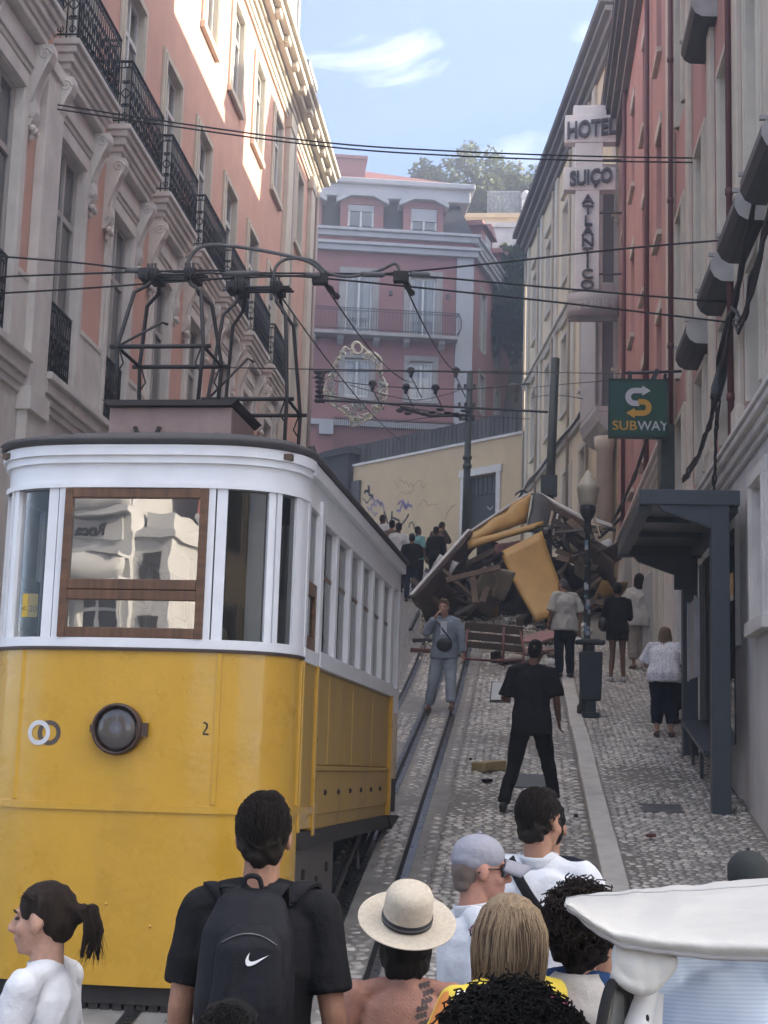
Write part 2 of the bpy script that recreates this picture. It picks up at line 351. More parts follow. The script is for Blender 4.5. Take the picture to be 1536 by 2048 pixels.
def lay_cobbles(parent, x0, x1, y0, y1, s, dz, single_y, wave, rest_name, rnd, skip=None):
    rest = MB(); rows = int((y1-y0)/s); cnt = 0
    for j in range(rows):
        y = y0 + (j+.5)*s; nx = int((x1-x0)/s); off = (j % 2)*.5
        for i in range(nx):
            x = x0 + (i+.5+off*.6)*(x1-x0)/nx + rnd.uniform(-.1, .1)*s
            if x > x1-.3*s: continue
            yy = y + (wave*sin((x-x0)*7.5+1.1*sin(y*.9)) if wave else 0) + rnd.uniform(-.1, .1)*s
            if skip and skip(x, yy): continue
            sz = s*rnd.uniform(.86, .99); pn = noise.noise(Vector((x*1.1, yy*.45, s*50))); lum = min(.999, max(0, rnd.random()*.75+.125-pn*.55))
            sag = .006*sin(x*2.3+yy*1.1)+.006*sin(yy*1.7-x)
            T = Matrix.Translation((x, yy, ground(yy)+dz+sag+rnd.uniform(-.004, .005))) @ Matrix.Rotation(math.atan(.183 if yy < 26 else .24), 4, 'X') @ Matrix.Rotation(rnd.uniform(-.09, .09), 4, 'X') @ Matrix.Rotation(rnd.uniform(-.09, .09), 4, 'Y') @ Matrix.Rotation(rnd.choice((0, pi/2, pi, -pi/2))+rnd.uniform(-.2, .2), 4, 'Z') @ Matrix.Scale(sz, 4)
            me = COBS[int(rnd.random()*12)]
            if single_y[0] < yy < single_y[1] and cnt < 300:
                child(me, 'cobble', None, parent, T); cnt += 1
            else:
                b = len(rest.v); rest.cm = (2, 0, 0, 0, 1, 1)[int(lum*6)]
                rest.v += [tuple(T @ v.co) for v in me.vertices]
                for p in me.polygons:
                    rest.f.append([b+q for q in p.vertices]); rest.m.append(rest.cm); rest.sm.append(True)
    o = rest.build(rest_name, [M_COB, M_COB2, M_COB3], parent); tag(o, kind='stuff'); return o
rc = random.Random(3)
plate = lambda x, y: (-.02 < x < .36 and 17.9 < y < 18.75)
lay_cobbles(street, -.74, .73, 8.6, 30, .098, -.012, (14.0, 16.2), 0, 'remaining_cobbles', rc, plate)
nr_ = lambda x, y: any(abs(x-c) < .10 for c in (-1.87, -1.41, -.97, -3.32, -2.86, -2.42))
lay_cobbles(street, -2.05, -.76, 9.0, 34, .105, -.016, (0, 0), 0, 'track_setts', rc, nr_)
pplate = lambda x, y: (1.28 < x < 1.72 and 16.3 < y < 16.75)
lay_cobbles(pavement, .95, 2.38, 9.4, 31, .082, .092, (14.3, 16.0), .035, 'remaining_cobbles', rc, pplate)
mb = MB(); 
for (x0, x1, y0, y1, dz) in ((-.02, .36, 17.92, 18.73, .012), (1.29, 1.71, 16.32, 16.73, .108)):
    m_ = MB(); m_.add([(x0,y0,ground(y0)+dz),(x1,y0,ground(y0)+dz),(x1,y1,ground(y1)+dz),(x0,y1,ground(y1)+dz)]+[(x0,y0,ground(y0)+dz-.03),(x1,y0,ground(y0)+dz-.03),(x1,y1,ground(y1)+dz-.03),(x0,y1,ground(y1)+dz-.03)], [(0,1,2,3),(0,4,5,1),(1,5,6,2),(2,6,7,3),(3,7,4,0)])
    m_.build('access_cover', mat('cast_cover', (.13,.13,.13), .5, .2, 8, .5, 60, metal=.3), street if x0 < .5 else pavement)
# ------------------------------------------------------------------ facades
def frame_xf(O, U, Nn):
    O = Vector(O); U = Vector(U).normalized(); Nn = Vector(Nn).normalized()
    return lambda p: O + U*p[0] + Nn*p[1] + Vector((0, 0, p[2]))
def wall_with_openings(xf, u0, u1, z0, z1, ops, depth, thick=None):
    """front sheet at w=0 with rectangular openings and their reveals"""
    us = sorted({u0, u1, *[o[0] for o in ops], *[o[1] for o in ops]}); zs = sorted({z0, z1, *[o[2] for o in ops], *[o[3] for o in ops]})
    us = [u for u in us if u0 <= u <= u1]; zs = [z for z in zs if z0 <= z <= z1]
    mb = MB(xf)
    for i in range(len(us)-1):
        j = 0
        while j < len(zs)-1:
            cu = (us[i]+us[i+1])/2
            def inside(jj):
                cz = (zs[jj]+zs[jj+1])/2
                return any(o[0] < cu < o[1] and o[2] < cz < o[3] for o in ops)
            if inside(j): j += 1; continue
            k = j
            while k+1 < len(zs)-1 and not inside(k+1): k += 1
            mb.add([(us[i],0,zs[j]),(us[i+1],0,zs[j]),(us[i+1],0,zs[k+1]),(us[i],0,zs[k+1])], [(0,1,2,3)]); j = k+1
    for a, b, c, d in ops:
        e = -depth
        mb.add([(a,0,c),(b,0,c),(b,0,d),(a,0,d),(a,e,c),(b,e,c),(b,e,d),(a,e,d)], [(0,4,5,1),(1,5,6,2),(2,6,7,3),(3,7,4,0)])
    if thick:
        t = -thick
        mb.add([(u0,0,z0),(u1,0,z0),(u1,0,z1),(u0,0,z1),(u0,t,z0),(u1,t,z0),(u1,t,z1),(u0,t,z1)], [(0,3,7,4),(1,5,6,2),(3,2,6,7),(4,7,6,5)])
    return mb
def make_window(par, xf, u0, u1, z0, z1, depth=.22, fr=.055, mull=1, trans=None, fmat=None, sur=0.0, smat=None, sill=0.0, curtain=0.0, gmat=None, head=0.0, proud=.05):
    """part 'window' (the painted frame) with its panes and stone surround as sub-parts"""
    mb = MB(xf); d0, d1 = -depth+.0, -depth+.06
    B = lambda a, b, c, d, e0=d0, e1=d1: mb.box(a, b, e0, e1, c, d)
    B(u0+.003, u0+fr, z0+.003, z1-.003); B(u1-fr, u1-.003, z0+.003, z1-.003); B(u0+fr, u1-fr, z0+.003, z0+fr*1.3); B(u0+fr, u1-fr, z1-fr, z1-.003)
    n = mull+1; cols = []
    for i in range(n):
        a = u0+fr+(u1-u0-2*fr)*i/n; b = u0+fr+(u1-u0-2*fr)*(i+1)/n
        if i: B(a-fr*.45, a+fr*.45, z0+fr*1.3, z1-fr, d0+.006, d1+.012)
        cols.append((a, b))
    rows = [(z0+fr*1.3, z1-fr)]
    if trans:
        zt = z0+(z1-z0)*trans; B(u0+fr, u1-fr, zt-fr*.5, zt+fr*.5, d0+.004, d1+.008); rows = [(z0+fr*1.3, zt-fr*.5), (zt+fr*.5, z1-fr)]
    w = mb.build('window', fmat or M_WFRAME, par)
    for a, b in cols:
        for c, d in rows:
            g = MB(xf); g.add([(a+.01,d0+.03,c),(b-.01,d0+.03,c),(b-.01,d0+.03,d),(a+.01,d0+.03,d)], [(0,1,2,3)]); g.build('pane', gmat or M_GLASS, w)
    bk = MB(xf); e = d0-.5
    bk.add([(u0-.2,e,z0-.1),(u1+.2,e,z0-.1),(u1+.2,e,z1+.1),(u0-.2,e,z1+.1),(u0-.01,d0-.002,z0),(u1+.01,d0-.002,z0),(u1+.01,d0-.002,z1),(u0-.01,d0-.002,z1)], [(0,1,2,3),(0,4,5,1),(1,5,6,2),(2,6,7,3),(3,7,4,0)]); bk.build('room', M_DARKIN, w)
    if curtain:
        for s0 in (0, 1):
            cu = MB(xf); wd = (u1-u0)*curtain; a = u0+fr if s0 == 0 else u1-fr-wd
            cu.sheet(lambda p, q: (a+wd*p, d0-.06+.018*sin(p*40*wd+s0*2), z0+.05+(z1-z0-.1)*q), 12, 1); cu.build('curtain', M_CURT, w)
    if sur:
        s = MB(xf); p = proud; q_ = .014
        s.box(u0, u0+q_, -depth+.055, p+.002, z0, z1); s.box(u1-q_, u1, -depth+.055, p+.002, z0, z1); s.box(u0+q_, u1-q_, -depth+.055, p+.002, z1-q_, z1)
        for k, (t, pr) in enumerate(((sur, p), (sur*.55, p+.025))):
            s.box(u0-t, u0, -.01*k, pr, z0-(0 if sill else t*0), z1); s.box(u1, u1+t, -.01*k, pr, z0, z1); s.box(u0-t, u1+t, -.01*k+.001, pr+.001, z1, z1+t)
        if head: s.box(u0-sur-.05, u1+sur+.05, 0, p+.10, z1+sur, z1+sur+head); s.box(u0-sur-.09, u1+sur+.09, 0, p+.15, z1+sur+head, z1+sur+head+.06)
        if sill: s.box(u0-sur-.04, u1+sur+.04, 0, p+.05, z0-sill, z0)
        s.build('surround', smat or M_STONE, w, bevel=.008, seg=1)
    return w
def scroll(cx, cy, r, turns=1.4, a0=0.0, sg=1, n=14, shrink=.25):
    return [(cx+cos(a0+sg*2*pi*turns*i/n)*r*(1-(1-shrink)*i/n), cy+sin(a0+sg*2*pi*turns*i/n)*r*(1-(1-shrink)*i/n)) for i in range(n+1)]
def iron_rail(mb, P, L, h, r=.009, pitch=.26):
    """wrought iron panel between two end posts; P(s, z) -> local point"""
    mb.tube([P(0, h), P(L, h)], .022, 6); mb.tube([P(0, h-.10), P(L, h-.10)], .012, 5); mb.tube([P(0, .06), P(L, .06)], .014, 5)
    n = max(1, round(L/pitch))
    for i in range(n+1):
        s = L*i/n; mb.tube([P(s, 0), P(s, h)], .012 if i in (0, n) else r, 5)
    for i in range(n):
        s = L*(i+.5)/n; q = L/n*.42
        mb.tube([P(s, .06), P(s, h-.10)], r*.8, 4)
        for sg in (1, -1):
            mb.tube([P(s+sg*x, .30+y) for x, y in scroll(q*.45, 0, q*.5, 1.3, pi, -1, 10)], r, 4, False)
            mb.tube([P(s+sg*x, h-.33+y) for x, y in scroll(q*.45, 0, q*.5, 1.3, pi, 1, 10)], r, 4, False)
            mb.tube([P(s+sg*q*.9*sin(pi*t/8), .42+(h-.86)*t/8) for t in range(9)], r, 4, False)
        mb.tube([P(s+x, h-.05+y) for x, y in scroll(0, 0, .04, 1, 0, 1, 8, 1)], r*.7, 4, False)
        mb.tube([P(s+x, .14+y) for x, y in scroll(0, 0, q*.6, 1, 0, 1, 10, 1)], r*.8, 4, False)
    return mb
# ------------------------------------------------------------------ salmon town house on the left
LX = -6.4
lxf = frame_xf((LX, 0, 0), (0, 1, 0), (1, 0, 0))       # u = street distance, w = out into the street
house_l = empty('town_house', (LX, 30, ground(30)))
tag(house_l, 'long salmon pink town house with iron balconies on the left of the street', 'building')
BAYS = [14.45, 17.3, 20.1, 22.9, 25.7, 28.5, 31.35, 34.2, 37.05]; FAR = [41.0]
ops = []
for b in BAYS: ops += [(b-.62, b+.62, 6.95, 10.25), (b-.60, b+.60, 11.5, 14.1), (b-.58, b+.58, 16.2, 18.25)]
for b in FAR: ops += [(b-.55, b+.55, 11.5, 14.1), (b-.55, b+.55, 16.2, 18.25)]
wall_with_openings(lxf, 12.0, 44.3, 6.5, 19.6, ops, .24, 9.0).build('wall', M_PINK, house_l)
gops = [(16.2, 17.6, 1.2, 5.2), (20.9, 22.0, 2.4, 5.4), (24.8, 26.2, 3.0, 5.6), (30, 31.3, 4.2, 6.2)]
mb = wall_with_openings(lxf, 12.0, 44.3, -.5, 6.5, gops, .24, 9.0); mb.build('base_wall', M_STONE, house_l)
for a, b, c, d in gops: make_window(house_l, lxf, a, b, c, d, .2, .08, 1, .7, mat('green_door_paint', (.05,.09,.07), .5), .14, M_STONE)
# plinth cornice in stepped courses, broken by the pilaster
for a, b in ((12.0, 18.55), (19.32, 44.4)):
    mb = MB(lxf)
    for z0, z1, w in ((6.42, 6.52, .05), (6.52, 6.62, .09), (6.62, 6.80, .14), (6.80, 6.90, .20)): mb.box(a, b, 0, w, z0, z1)
    mb.build('plinth_cornice', M_STONE, house_l, bevel=.01, seg=1)
for a, b in ((18.58, 19.28), (38.35, 39.15), (42.75, 43.45)):
    mb = MB(lxf); mb.box(a, b, 0, .14, ground(a)-.4, 11.0 if a < 20 else 18.9); mb.box(a-.06, b+.06, 0, .19, 6.2, 6.5); mb.box(a-.05, b+.05, 0, .18, (10.8 if a < 20 else 18.6), (11.0 if a < 20 else 19.0)); mb.build('pilaster', M_STONE2 if a > 20 else M_STONE, house_l, bevel=.012, seg=1)
mb = MB(lxf); mb.cyl((39.35, .12, 9), (39.35, .12, 19.3), .055, n=8); mb.cyl((44.0, .12, 8), (44.0, .12, 19.3), .055, n=8); mb.build('downpipe', mat('pipe_paint', (.42,.36,.33), .6, .1), house_l)
# dado between the first-floor windows
prev = 12.0
for b in BAYS + [None]:
    e = (b-.86) if b else 44.25
    if e-prev > .2:
        for a1, e1 in ([(prev, 18.56), (19.3, e)] if prev < 18.6 < e else [(prev, e)]):
            if e1-a1 > .1: mb = MB(lxf); mb.box(a1, e1, 0, .045, 6.91, 7.95); mb.box(a1, e1, .045, .06, 7.88, 7.95); mb.build('dado_panel', M_STONE, house_l)
    prev = (b+.86) if b else 0
for b in BAYS:
    w = make_window(house_l, lxf, b-.62, b+.62, 6.95, 10.25, .13, .085, 1, .72, mat('taupe_frame', (.46,.43,.41), .55, .08), .235, M_STONE, 0, 0)
    # lintel course and the pair of scroll brackets that carry the balcony
    mb = MB(lxf); mb.box(b-.98, b+.98, 0, .055, 10.52, 10.95); mb.box(b-.92, b+.92, .055, .085, 10.60, 10.88); mb.build('lintel', M_STONE, house_l, bevel=.008, seg=1)
    for s in (-1, 1):
        c = b + s*.93; br = MB(lxf)
        prof = [(0, 10.93), (.30, 10.93), (.31, 10.82), (.27, 10.70), (.19, 10.58), (.13, 10.38), (.11, 10.18), (.13, 10.02), (.10, 9.90), (.05, 9.82), (0, 9.80)]
        n = len(prof); vs = [(c-.10, w_, z) for w_, z in prof] + [(c+.10, w_, z) for w_, z in prof]
        br.add(vs, [tuple(range(n)), tuple(range(n, 2*n))[::-1]] + [(i, n+i, n+(i+1) % n, (i+1) % n) for i in range(n)])
        for sd in (-1, 1):
            br.tube([(c+sd*.103, .20+x*1.0, 10.80+y) for x, y in scroll(0, 0, .085, 1.6, 0, 1, 18, .15)], .014, 5)
            br.tube([(c+sd*.103, .085+x, 9.98+y) for x, y in scroll(0, 0, .05, 1.3, pi, 1, 12, .2)], .011, 5)
            br.tube([(c+sd*.102, .25, 10.72), (c+sd*.102, .15, 10.45), (c+sd*.102, .08, 10.15)], .012, 5)
        for q in range(4): br.ell((c+.05*(q-1.5), .10, 9.80-.03*(q % 2)), (.03, .05, .045), None, 8, 6)
        br.ell((c, .06, 9.70), (.03, .04, .05), None, 8, 6)
        br.build('scroll_bracket', M_STONE, house_l)
    # iron balconette in the first-floor opening
    mb = MB(lxf); iron_rail(mb, lambda s, z: (b-.62+.03+s, -.02, 6.97+z), 1.18, 1.02, .011, .20); o = mb.build('balconette_railing', M_IRON, house_l)
    # balcony
    y0, y1 = b-1.10, b+1.10; sl = MB(lxf)
    for z0, z1, w_, e in ((10.95, 11.06, .20, -.16), (11.06, 11.15, .235, -.11), (11.15, 11.27, .28, -.07), (11.27, 11.37, .325, -.03), (11.37, 11.46, .37, 0)):
        sl.box(y0-e*1.0, y1+e*1.0, 0, w_, z0, z1)
    sl.build('balcony_slab', M_STONE, house_l, bevel=.012, seg=1)
    rl = MB(lxf)
    iron_rail(rl, lambda s, z: (y0+.05+s, .33, 11.47+z), 2.1, 1.02, .011, .21)
    for e in (y0+.05, y1-.05): iron_rail(rl, lambda s, z: (e, s, 11.47+z), .33, 1.02, .011, .16)
    rl.build('balcony_railing', M_IRON, house_l)
    make_window(house_l, lxf, b-.60, b+.60, 11.5, 14.1, .12, .085, 1, .74, None, .17, M_STONE2, 0, .18 if b > 20 else 0)
    make_window(house_l, lxf, b-.58, b+.58, 16.2, 18.25, .11, .085, 1, .70, None, .17, M_STONE2, .14, .2)
for b in FAR:
    make_window(house_l, lxf, b-.55, b+.55, 11.5, 14.1, .22, .07, 1, .74, None, .17, M_STONE2)
    make_window(house_l, lxf, b-.55, b+.55, 16.2, 18.25, .22, .07, 1, .70, None, .17, M_STONE2, .12, .2)
# string course, cornice, eaves
mb = MB(lxf)
for z0, z1, w_ in ((18.85, 18.95, .06), (18.95, 19.12, .10), (19.12, 19.25, .17), (19.25, 19.36, .24)): mb.box(12, 44.4, 0, w_, z0, z1)
mb.build('cornice', M_STONE2, house_l, bevel=.012, seg=1)
mb = MB(lxf); mb.box(12, 44.55, -.2, .42, 19.36, 19.55); mb.box(12, 44.7, -.2, .60, 19.55, 19.72); mb.box(12, 44.8, -.2, .70, 19.72, 19.85)
o = mb.build('eaves', M_STONE2, house_l, bevel=.012, seg=1)
q = 12.6
while q < 44:
    m_ = MB(lxf); m_.box(q, q+.34, .24, .56, 19.38, 19.54); m_.build('modillion', M_STONE2, o, bevel=.02, seg=1); q += 1.4
mb = MB(lxf); mb.add([(11.9,.66,19.86),(44.8,.66,19.86),(44.8,-4.5,22.6),(11.9,-4.5,22.6),(44.8,-9,19.86),(11.9,-9,19.86)], [(0,1,2,3),(3,2,4,5),(1,4,2),(0,3,5)]); mb.build('roof', M_TILE, house_l)
for y0, y1, z1 in ((37.6, 40.4, 23.4), (41.9, 43.4, 22.0), (30.5, 33, 23.2)):
    mb = MB(lxf); mb.box(y0, y1, -3.2, -.12, 19.9, z1); mb.box(y0-.15, y1+.15, -3.3, .06, z1, z1+.18); mb.box(y1-.25, y1+.02, -.3, -.06, 19.9, z1-.01); mb.box(y0-.02, y0+.25, -.3, -.06, 19.9, z1-.01); mb.build('dormer', mat('dormer_grey', (.42,.43,.45), .8, .06), house_l)
# ------------------------------------------------------------------ red house on the right, near part
RX = 2.4
rxf = frame_xf((RX, 0, 0), (0, 1, 0), (-1, 0, 0))
house_r = empty('town_house', (RX, 18, ground(18))); tag(house_r, 'dusky red house with cream window frames and grey ground floor behind the tall shelter', 'building')
RB = [13.3, 15.55, 17.75, 20.3, 22.9]
ops = []
for b in RB: ops += [(b-.42, b+.42, 5.75, 7.15), (b-.44, b+.44, 7.9, 10.4), (b-.44, b+.44, 12.0, 14.5), (b-.44, b+.44, 15.6, 17.6)]
wall_with_openings(rxf, 8.0, 24.6, 5.35, 21.6, ops, .22, 8.0).build('wall', M_RED, house_r)
gops = [(9.9, 10.8, 3.35, 4.95), (12.9, 13.75, 3.35, 4.85), (15.05, 15.8, 3.42, 4.80), (17.2, 17.95, 3.42, 4.72), (20.0, 20.9, 2.25, 4.7), (22.2, 23.2, 2.8, 4.8)]
wall_with_openings(rxf, 8.0, 24.6, -.5, 5.35, gops, .2, 8.0).build('base_wall', M_GREYR, house_r)
for a, b, c, d in gops:
    w = make_window(house_r, rxf, a, b, c, d, .17, .05, 1, None, mat('grey_frame', (.30,.30,.31), .6), .17, M_STONE, .14, 0, None, 0, .06)
mb = MB(rxf)
for z0, z1, w_ in ((5.18, 5.26, .05), (5.26, 5.36, .10), (5.36, 5.44, .16), (5.44, 5.50, .19)): mb.box(8, 24.6, 0, w_, z0, z1)
mb.build('base_moulding', M_STONE, house_r, bevel=.01, seg=1)
for a, b in ((11.9, 12.4), (14.25, 14.65), (16.55, 16.85), (18.9, 19.25), (21.5, 21.85), (23.9, 24.25)):
    mb = MB(rxf); mb.box(a, b, 0, .07, 5.5, 19.6); mb.box(a-.05, b+.05, 0, .11, 5.5, 5.85); mb.build('pilaster', M_STONE2 if a > 14 else M_STONE, house_r, bevel=.012, seg=1)
M_BOXD = mat('dark_console_body', (.06,.06,.062), .6, .15, 6, .2, 30)  # console front and underside, darker than its ends
for i, b in enumerate(RB):
    make_window(house_r, rxf, b-.42, b+.42, 5.75, 7.15, .2, .06, 1, .7, mat('dark_green_frame', (.035,.05,.05), .5), .15, M_STONE2)
    make_window(house_r, rxf, b-.44, b+.44, 7.9, 10.4, .2, .06, 1, .72, mat('dark_green_frame', (.035,.05,.05), .5), .16, M_STONE2)
    make_window(house_r, rxf, b-.44, b+.44, 12.0, 14.5, .2, .06, 1, .72, mat('dark_green_frame', (.035,.05,.05), .5), .16, M_STONE2)
    make_window(house_r, rxf, b-.44, b+.44, 15.6, 17.6, .2, .06, 1, .72, mat('dark_green_frame', (.035,.05,.05), .5), .16, M_STONE2)
def console(b, zt, L=1.35):
    """rounded projecting box below an upper window: pale end, dark underside"""
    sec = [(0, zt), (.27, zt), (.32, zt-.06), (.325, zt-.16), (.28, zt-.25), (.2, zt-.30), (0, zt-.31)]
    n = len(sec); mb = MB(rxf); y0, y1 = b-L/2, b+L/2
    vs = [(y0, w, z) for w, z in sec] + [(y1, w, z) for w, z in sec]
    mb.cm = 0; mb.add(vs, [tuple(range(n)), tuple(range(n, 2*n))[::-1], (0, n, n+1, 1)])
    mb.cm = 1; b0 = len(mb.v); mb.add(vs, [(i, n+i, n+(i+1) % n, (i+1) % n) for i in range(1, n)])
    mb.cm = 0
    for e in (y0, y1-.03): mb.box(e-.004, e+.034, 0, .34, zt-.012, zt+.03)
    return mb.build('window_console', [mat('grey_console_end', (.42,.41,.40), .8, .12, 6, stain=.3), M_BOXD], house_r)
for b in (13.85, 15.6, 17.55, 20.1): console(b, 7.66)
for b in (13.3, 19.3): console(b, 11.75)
mb = MB(rxf); mb.box(8, 24.7, -.3, .30, 19.6, 19.8); mb.box(8, 24.7, -.3, .5, 19.8, 20.0); mb.build('cornice', M_STONE2, house_r, bevel=.012, seg=1)
mb = MB(rxf); mb.box(8, 24.6, -8, .02, 20.0, 23.5); mb.build('attic', M_RED, house_r)
for u, z0, z1, r in ((16.95, 5.5, 18.8, .035), (23.75, 5.6, 18, .04)):
    mb = MB(rxf); mb.cyl((u, .10, z0), (u, .10, z1), r, n=8)
    for q in range(5): mb.cyl((u, .10, z0+.5+q*2.4), (u, .10, z0+.58+q*2.4), r*1.35, n=8)
    mb.build('downpipe', mat('maroon_pipe', (.16,.06,.06), .6), house_r)
# ------------------------------------------------------------------ red house, plain far part
house_f = empty('town_house', (RX, 31, ground(31))); tag(house_f, 'plain red facade with narrow windows and pale sills, behind the green sandwich shop sign', 'building')
FB = [26.9, 30.2, 33.4, 36.2]; ops = []
for b in FB: ops += [(b-.5, b+.5, 14.85, 16.9), (b-.5, b+.5, 11.4, 13.4), (b-.5, b+.5, 7.95, 9.95)]
wall_with_openings(rxf, 24.6, 38.2, 7.2, 18.4, ops, .26, 8.0).build('wall', M_RED, house_f)
gops = [(26.2, 27.2, 3.6, 6.3), (28.6, 29.7, 4.2, 6.5), (31.4, 32.4, 5.2, 6.9)]
wall_with_openings(rxf, 24.6, 38.2, -.5, 7.2, gops, .22, 8.0).build('base_wall', M_STONE, house_f)
for a, b, c, d in gops: make_window(house_f, rxf, a, b, c, d, .2, .06, 1, .75, mat('grey_frame', (.30,.30,.31), .6), .14, M_STONE2)
mb = MB(rxf)
for z0, z1, w_ in ((7.05, 7.14, .06), (7.14, 7.26, .12), (7.26, 7.34, .18)): mb.box(24.6, 38.2, 0, w_, z0, z1)
mb.build('base_moulding', M_STONE, house_f, bevel=.01, seg=1)
for b in FB:
    for z0, z1 in ((14.85, 16.9), (11.4, 13.4), (7.95, 9.95)):
        w = make_window(house_f, rxf, b-.5, b+.5, z0, z1, .24, .06, 1, .7, mat('grey_frame', (.30,.30,.31), .6))
        s = MB(rxf); s.box(b-.58, b+.58, -.2, .09, z0-.10, z0-.001); s.build('sill', M_STONE2, w, bevel=.008, seg=1)
        l = MB(rxf); l.box(b-.54, b+.54, 0, .03, z1, z1+.22); l.build('lintel', M_STONE2, w)
for u in (28.5, 35): 
    mb = MB(rxf); mb.cyl((u, .09, 7.3), (u, .09, 18), .05, n=8); mb.build('downpipe', mat('maroon_pipe', (.16,.06,.06), .6), house_f)
for a, b in ((24.62, 25.0),):
    mb = MB(rxf); mb.box(a, b, 0, .06, 7.34, 18.4); mb.build('quoin_strip', M_STONE2, house_f)
ev = MB(rxf); ev.box(24.6, 38.35, -.3, .15, 18.0, 18.25); ev.box(24.6, 38.45, -.3, .30, 18.25, 18.5); ev.box(24.6, 38.5, -.3, .42, 18.5, 18.62); ev.box(24.6, 38.55, -.3, .50, 18.72, 18.86)
ev.build('eaves', mat('weathered_eaves', (.23,.21,.19), .9, .15, 3, .3, 30, stain=.3), house_f)
mb = MB(rxf); mb.add([(24.5,.52,18.88),(38.6,.52,18.88),(38.6,-3.5,19.9),(24.5,-3.5,19.9),(38.6,-8,18.9),(24.5,-8,18.9)], [(0,1,2,3),(3,2,4,5),(1,4,2),(0,3,5)]); mb.build('roof', M_TILE, house_f)
mb = MB(rxf); mb.box(24.55, 28.0, -6, -.9, 18.8, 22.6); mb.add([(24.4,-.7,22.6),(28.2,-.7,22.6),(28.2,-3.4,23.8),(24.4,-3.4,23.8),(28.2,-6.2,22.6),(24.4,-6.2,22.6)], [(0,1,2,3),(3,2,4,5),(1,4,2),(0,3,5),(0,5,4,1)]); mb.build('attic', M_RED, house_f)
mb = MB(rxf); mb.box(33.3, 35.1, -2.6, -.9, 18.8, 20.6); mb.add([(33.1,-.8,20.6),(35.3,-.8,20.6),(34.2,-.8,21.6),(33.1,-2.7,20.6),(35.3,-2.7,20.6),(34.2,-2.7,21.6)], [(0,1,2),(3,5,4),(0,2,5,3),(1,4,5,2)]); mb.build('dormer', M_TILE, house_f)
# ------------------------------------------------------------------ cream house where the street bends left
cu = Vector((-.127, .992, 0)).normalized(); cn = Vector((-cu.y, cu.x, 0))
cxf = frame_xf((2.4, 38.25, 0), cu, cn)
house_c = empty('corner_house', (2.0, 45, ground(45))); tag(house_c, 'cream house with slanting row of windows behind the white hotel sign', 'building')
CB = [5.1, 8.6, 12.2, 15.6]; ops = []
for b in CB: ops += [(b-.55, b+.55, 17.2, 19.6), (b-.55, b+.55, 12.9, 15.3)]
cg = [(4.6, 5.6, 8.6, 11.0), (7.4, 8.6, 8.2, 10.9), (10.4, 11.6, 8.9, 11.0), (14.4, 15.4, 9.6, 11.2)]
wall_with_openings(cxf, 0, 17.9, 3, 22.0, ops+cg, .24, 9).build('wall', M_CREAM, house_c)
for a, b, c, d in cg: make_window(house_c, cxf, a, b, c, d, .2, .08, 1, None, mat('green_door_paint', (.05,.09,.07), .5), .2, M_STONE2)
for b in CB:
    for z0, z1 in ((17.2, 19.6), (12.9, 15.3)):
        make_window(house_c, cxf, b-.55, b+.55, z0, z1, .2, .07, 1, .72, None, .16, M_STONE2, .12, .15, None, .0)
        g = MB(cxf); g.box(b-.75, b+.75, 0, .12, z1+.42, z1+.52); g.build('hood_mould', M_STONE2, house_c)
for z, n in ((16.05, 'string_course'), (11.95, 'string_course')):
    mb = MB(cxf); mb.box(-.0, 18.0, 0, .10, z-.16, z); mb.box(0, 18.05, 0, .18, z, z+.10); mb.build(n, M_STONE2, house_c, bevel=.012, seg=1)
for u in (0.1, 3.3, 6.75, 10.3, 13.8, 17.2):
    mb = MB(cxf); mb.box(u, u+.5, 0, .08, 12.06, 21.2); mb.build('pilaster_strip', M_STONE2, house_c)
    if u > 1: m_ = MB(cxf); m_.cyl((u+.75, .1, 8.5), (u+.75, .1, 21), .05, n=8); m_.build('downpipe', mat('cream_pipe', (.5,.42,.33), .6), house_c)
mb = MB(cxf); mb.box(-.1, 18.1, -.2, .12, 21.2, 21.45); mb.box(-.1, 18.3, -.2, .26, 21.45, 21.7); mb.box(-.1, 18.4, -.2, .42, 21.7, 21.85); mb.box(-.1, 18.5, -.2, .55, 21.95, 22.06); mb.build('eaves', mat('weathered_eaves', (.23,.21,.19), .9), house_c)
mb = MB(cxf); mb.add([(-.2,.56,22.08),(18.5,.56,22.08),(18.5,-4,22.9),(-.2,-4,22.9),(18.5,-9,22.1),(-.2,-9,22.1)], [(0,1,2,3),(3,2,4,5),(1,4,2),(0,3,5)]); mb.build('roof', M_TILE, house_c)
mb = MB(cxf); mb.box(2.2, 3.4, -2.4, -.6, 22, 23.6); mb.box(2.1, 3.5, -2.5, -.5, 23.6, 23.75); mb.build('chimney', M_STONE, house_c)
# camera-like lamp and cable bundle on the cream house
mb = MB(cxf); mb.cyl((16.9, 0, 15.9), (16.9, .55, 15.8), .03, n=6); mb.ell((16.9, .6, 15.7), (.16, .2, .2)); mb.cyl((16.9, .5, 15.6), (16.9, .5, 15.2), .09, n=8); tag(mb.build('wall_lamp', mat('bronze_lamp', (.12,.09,.07), .5)), 'small bronze wall lamp high on the far corner of the cream house', 'lamp')
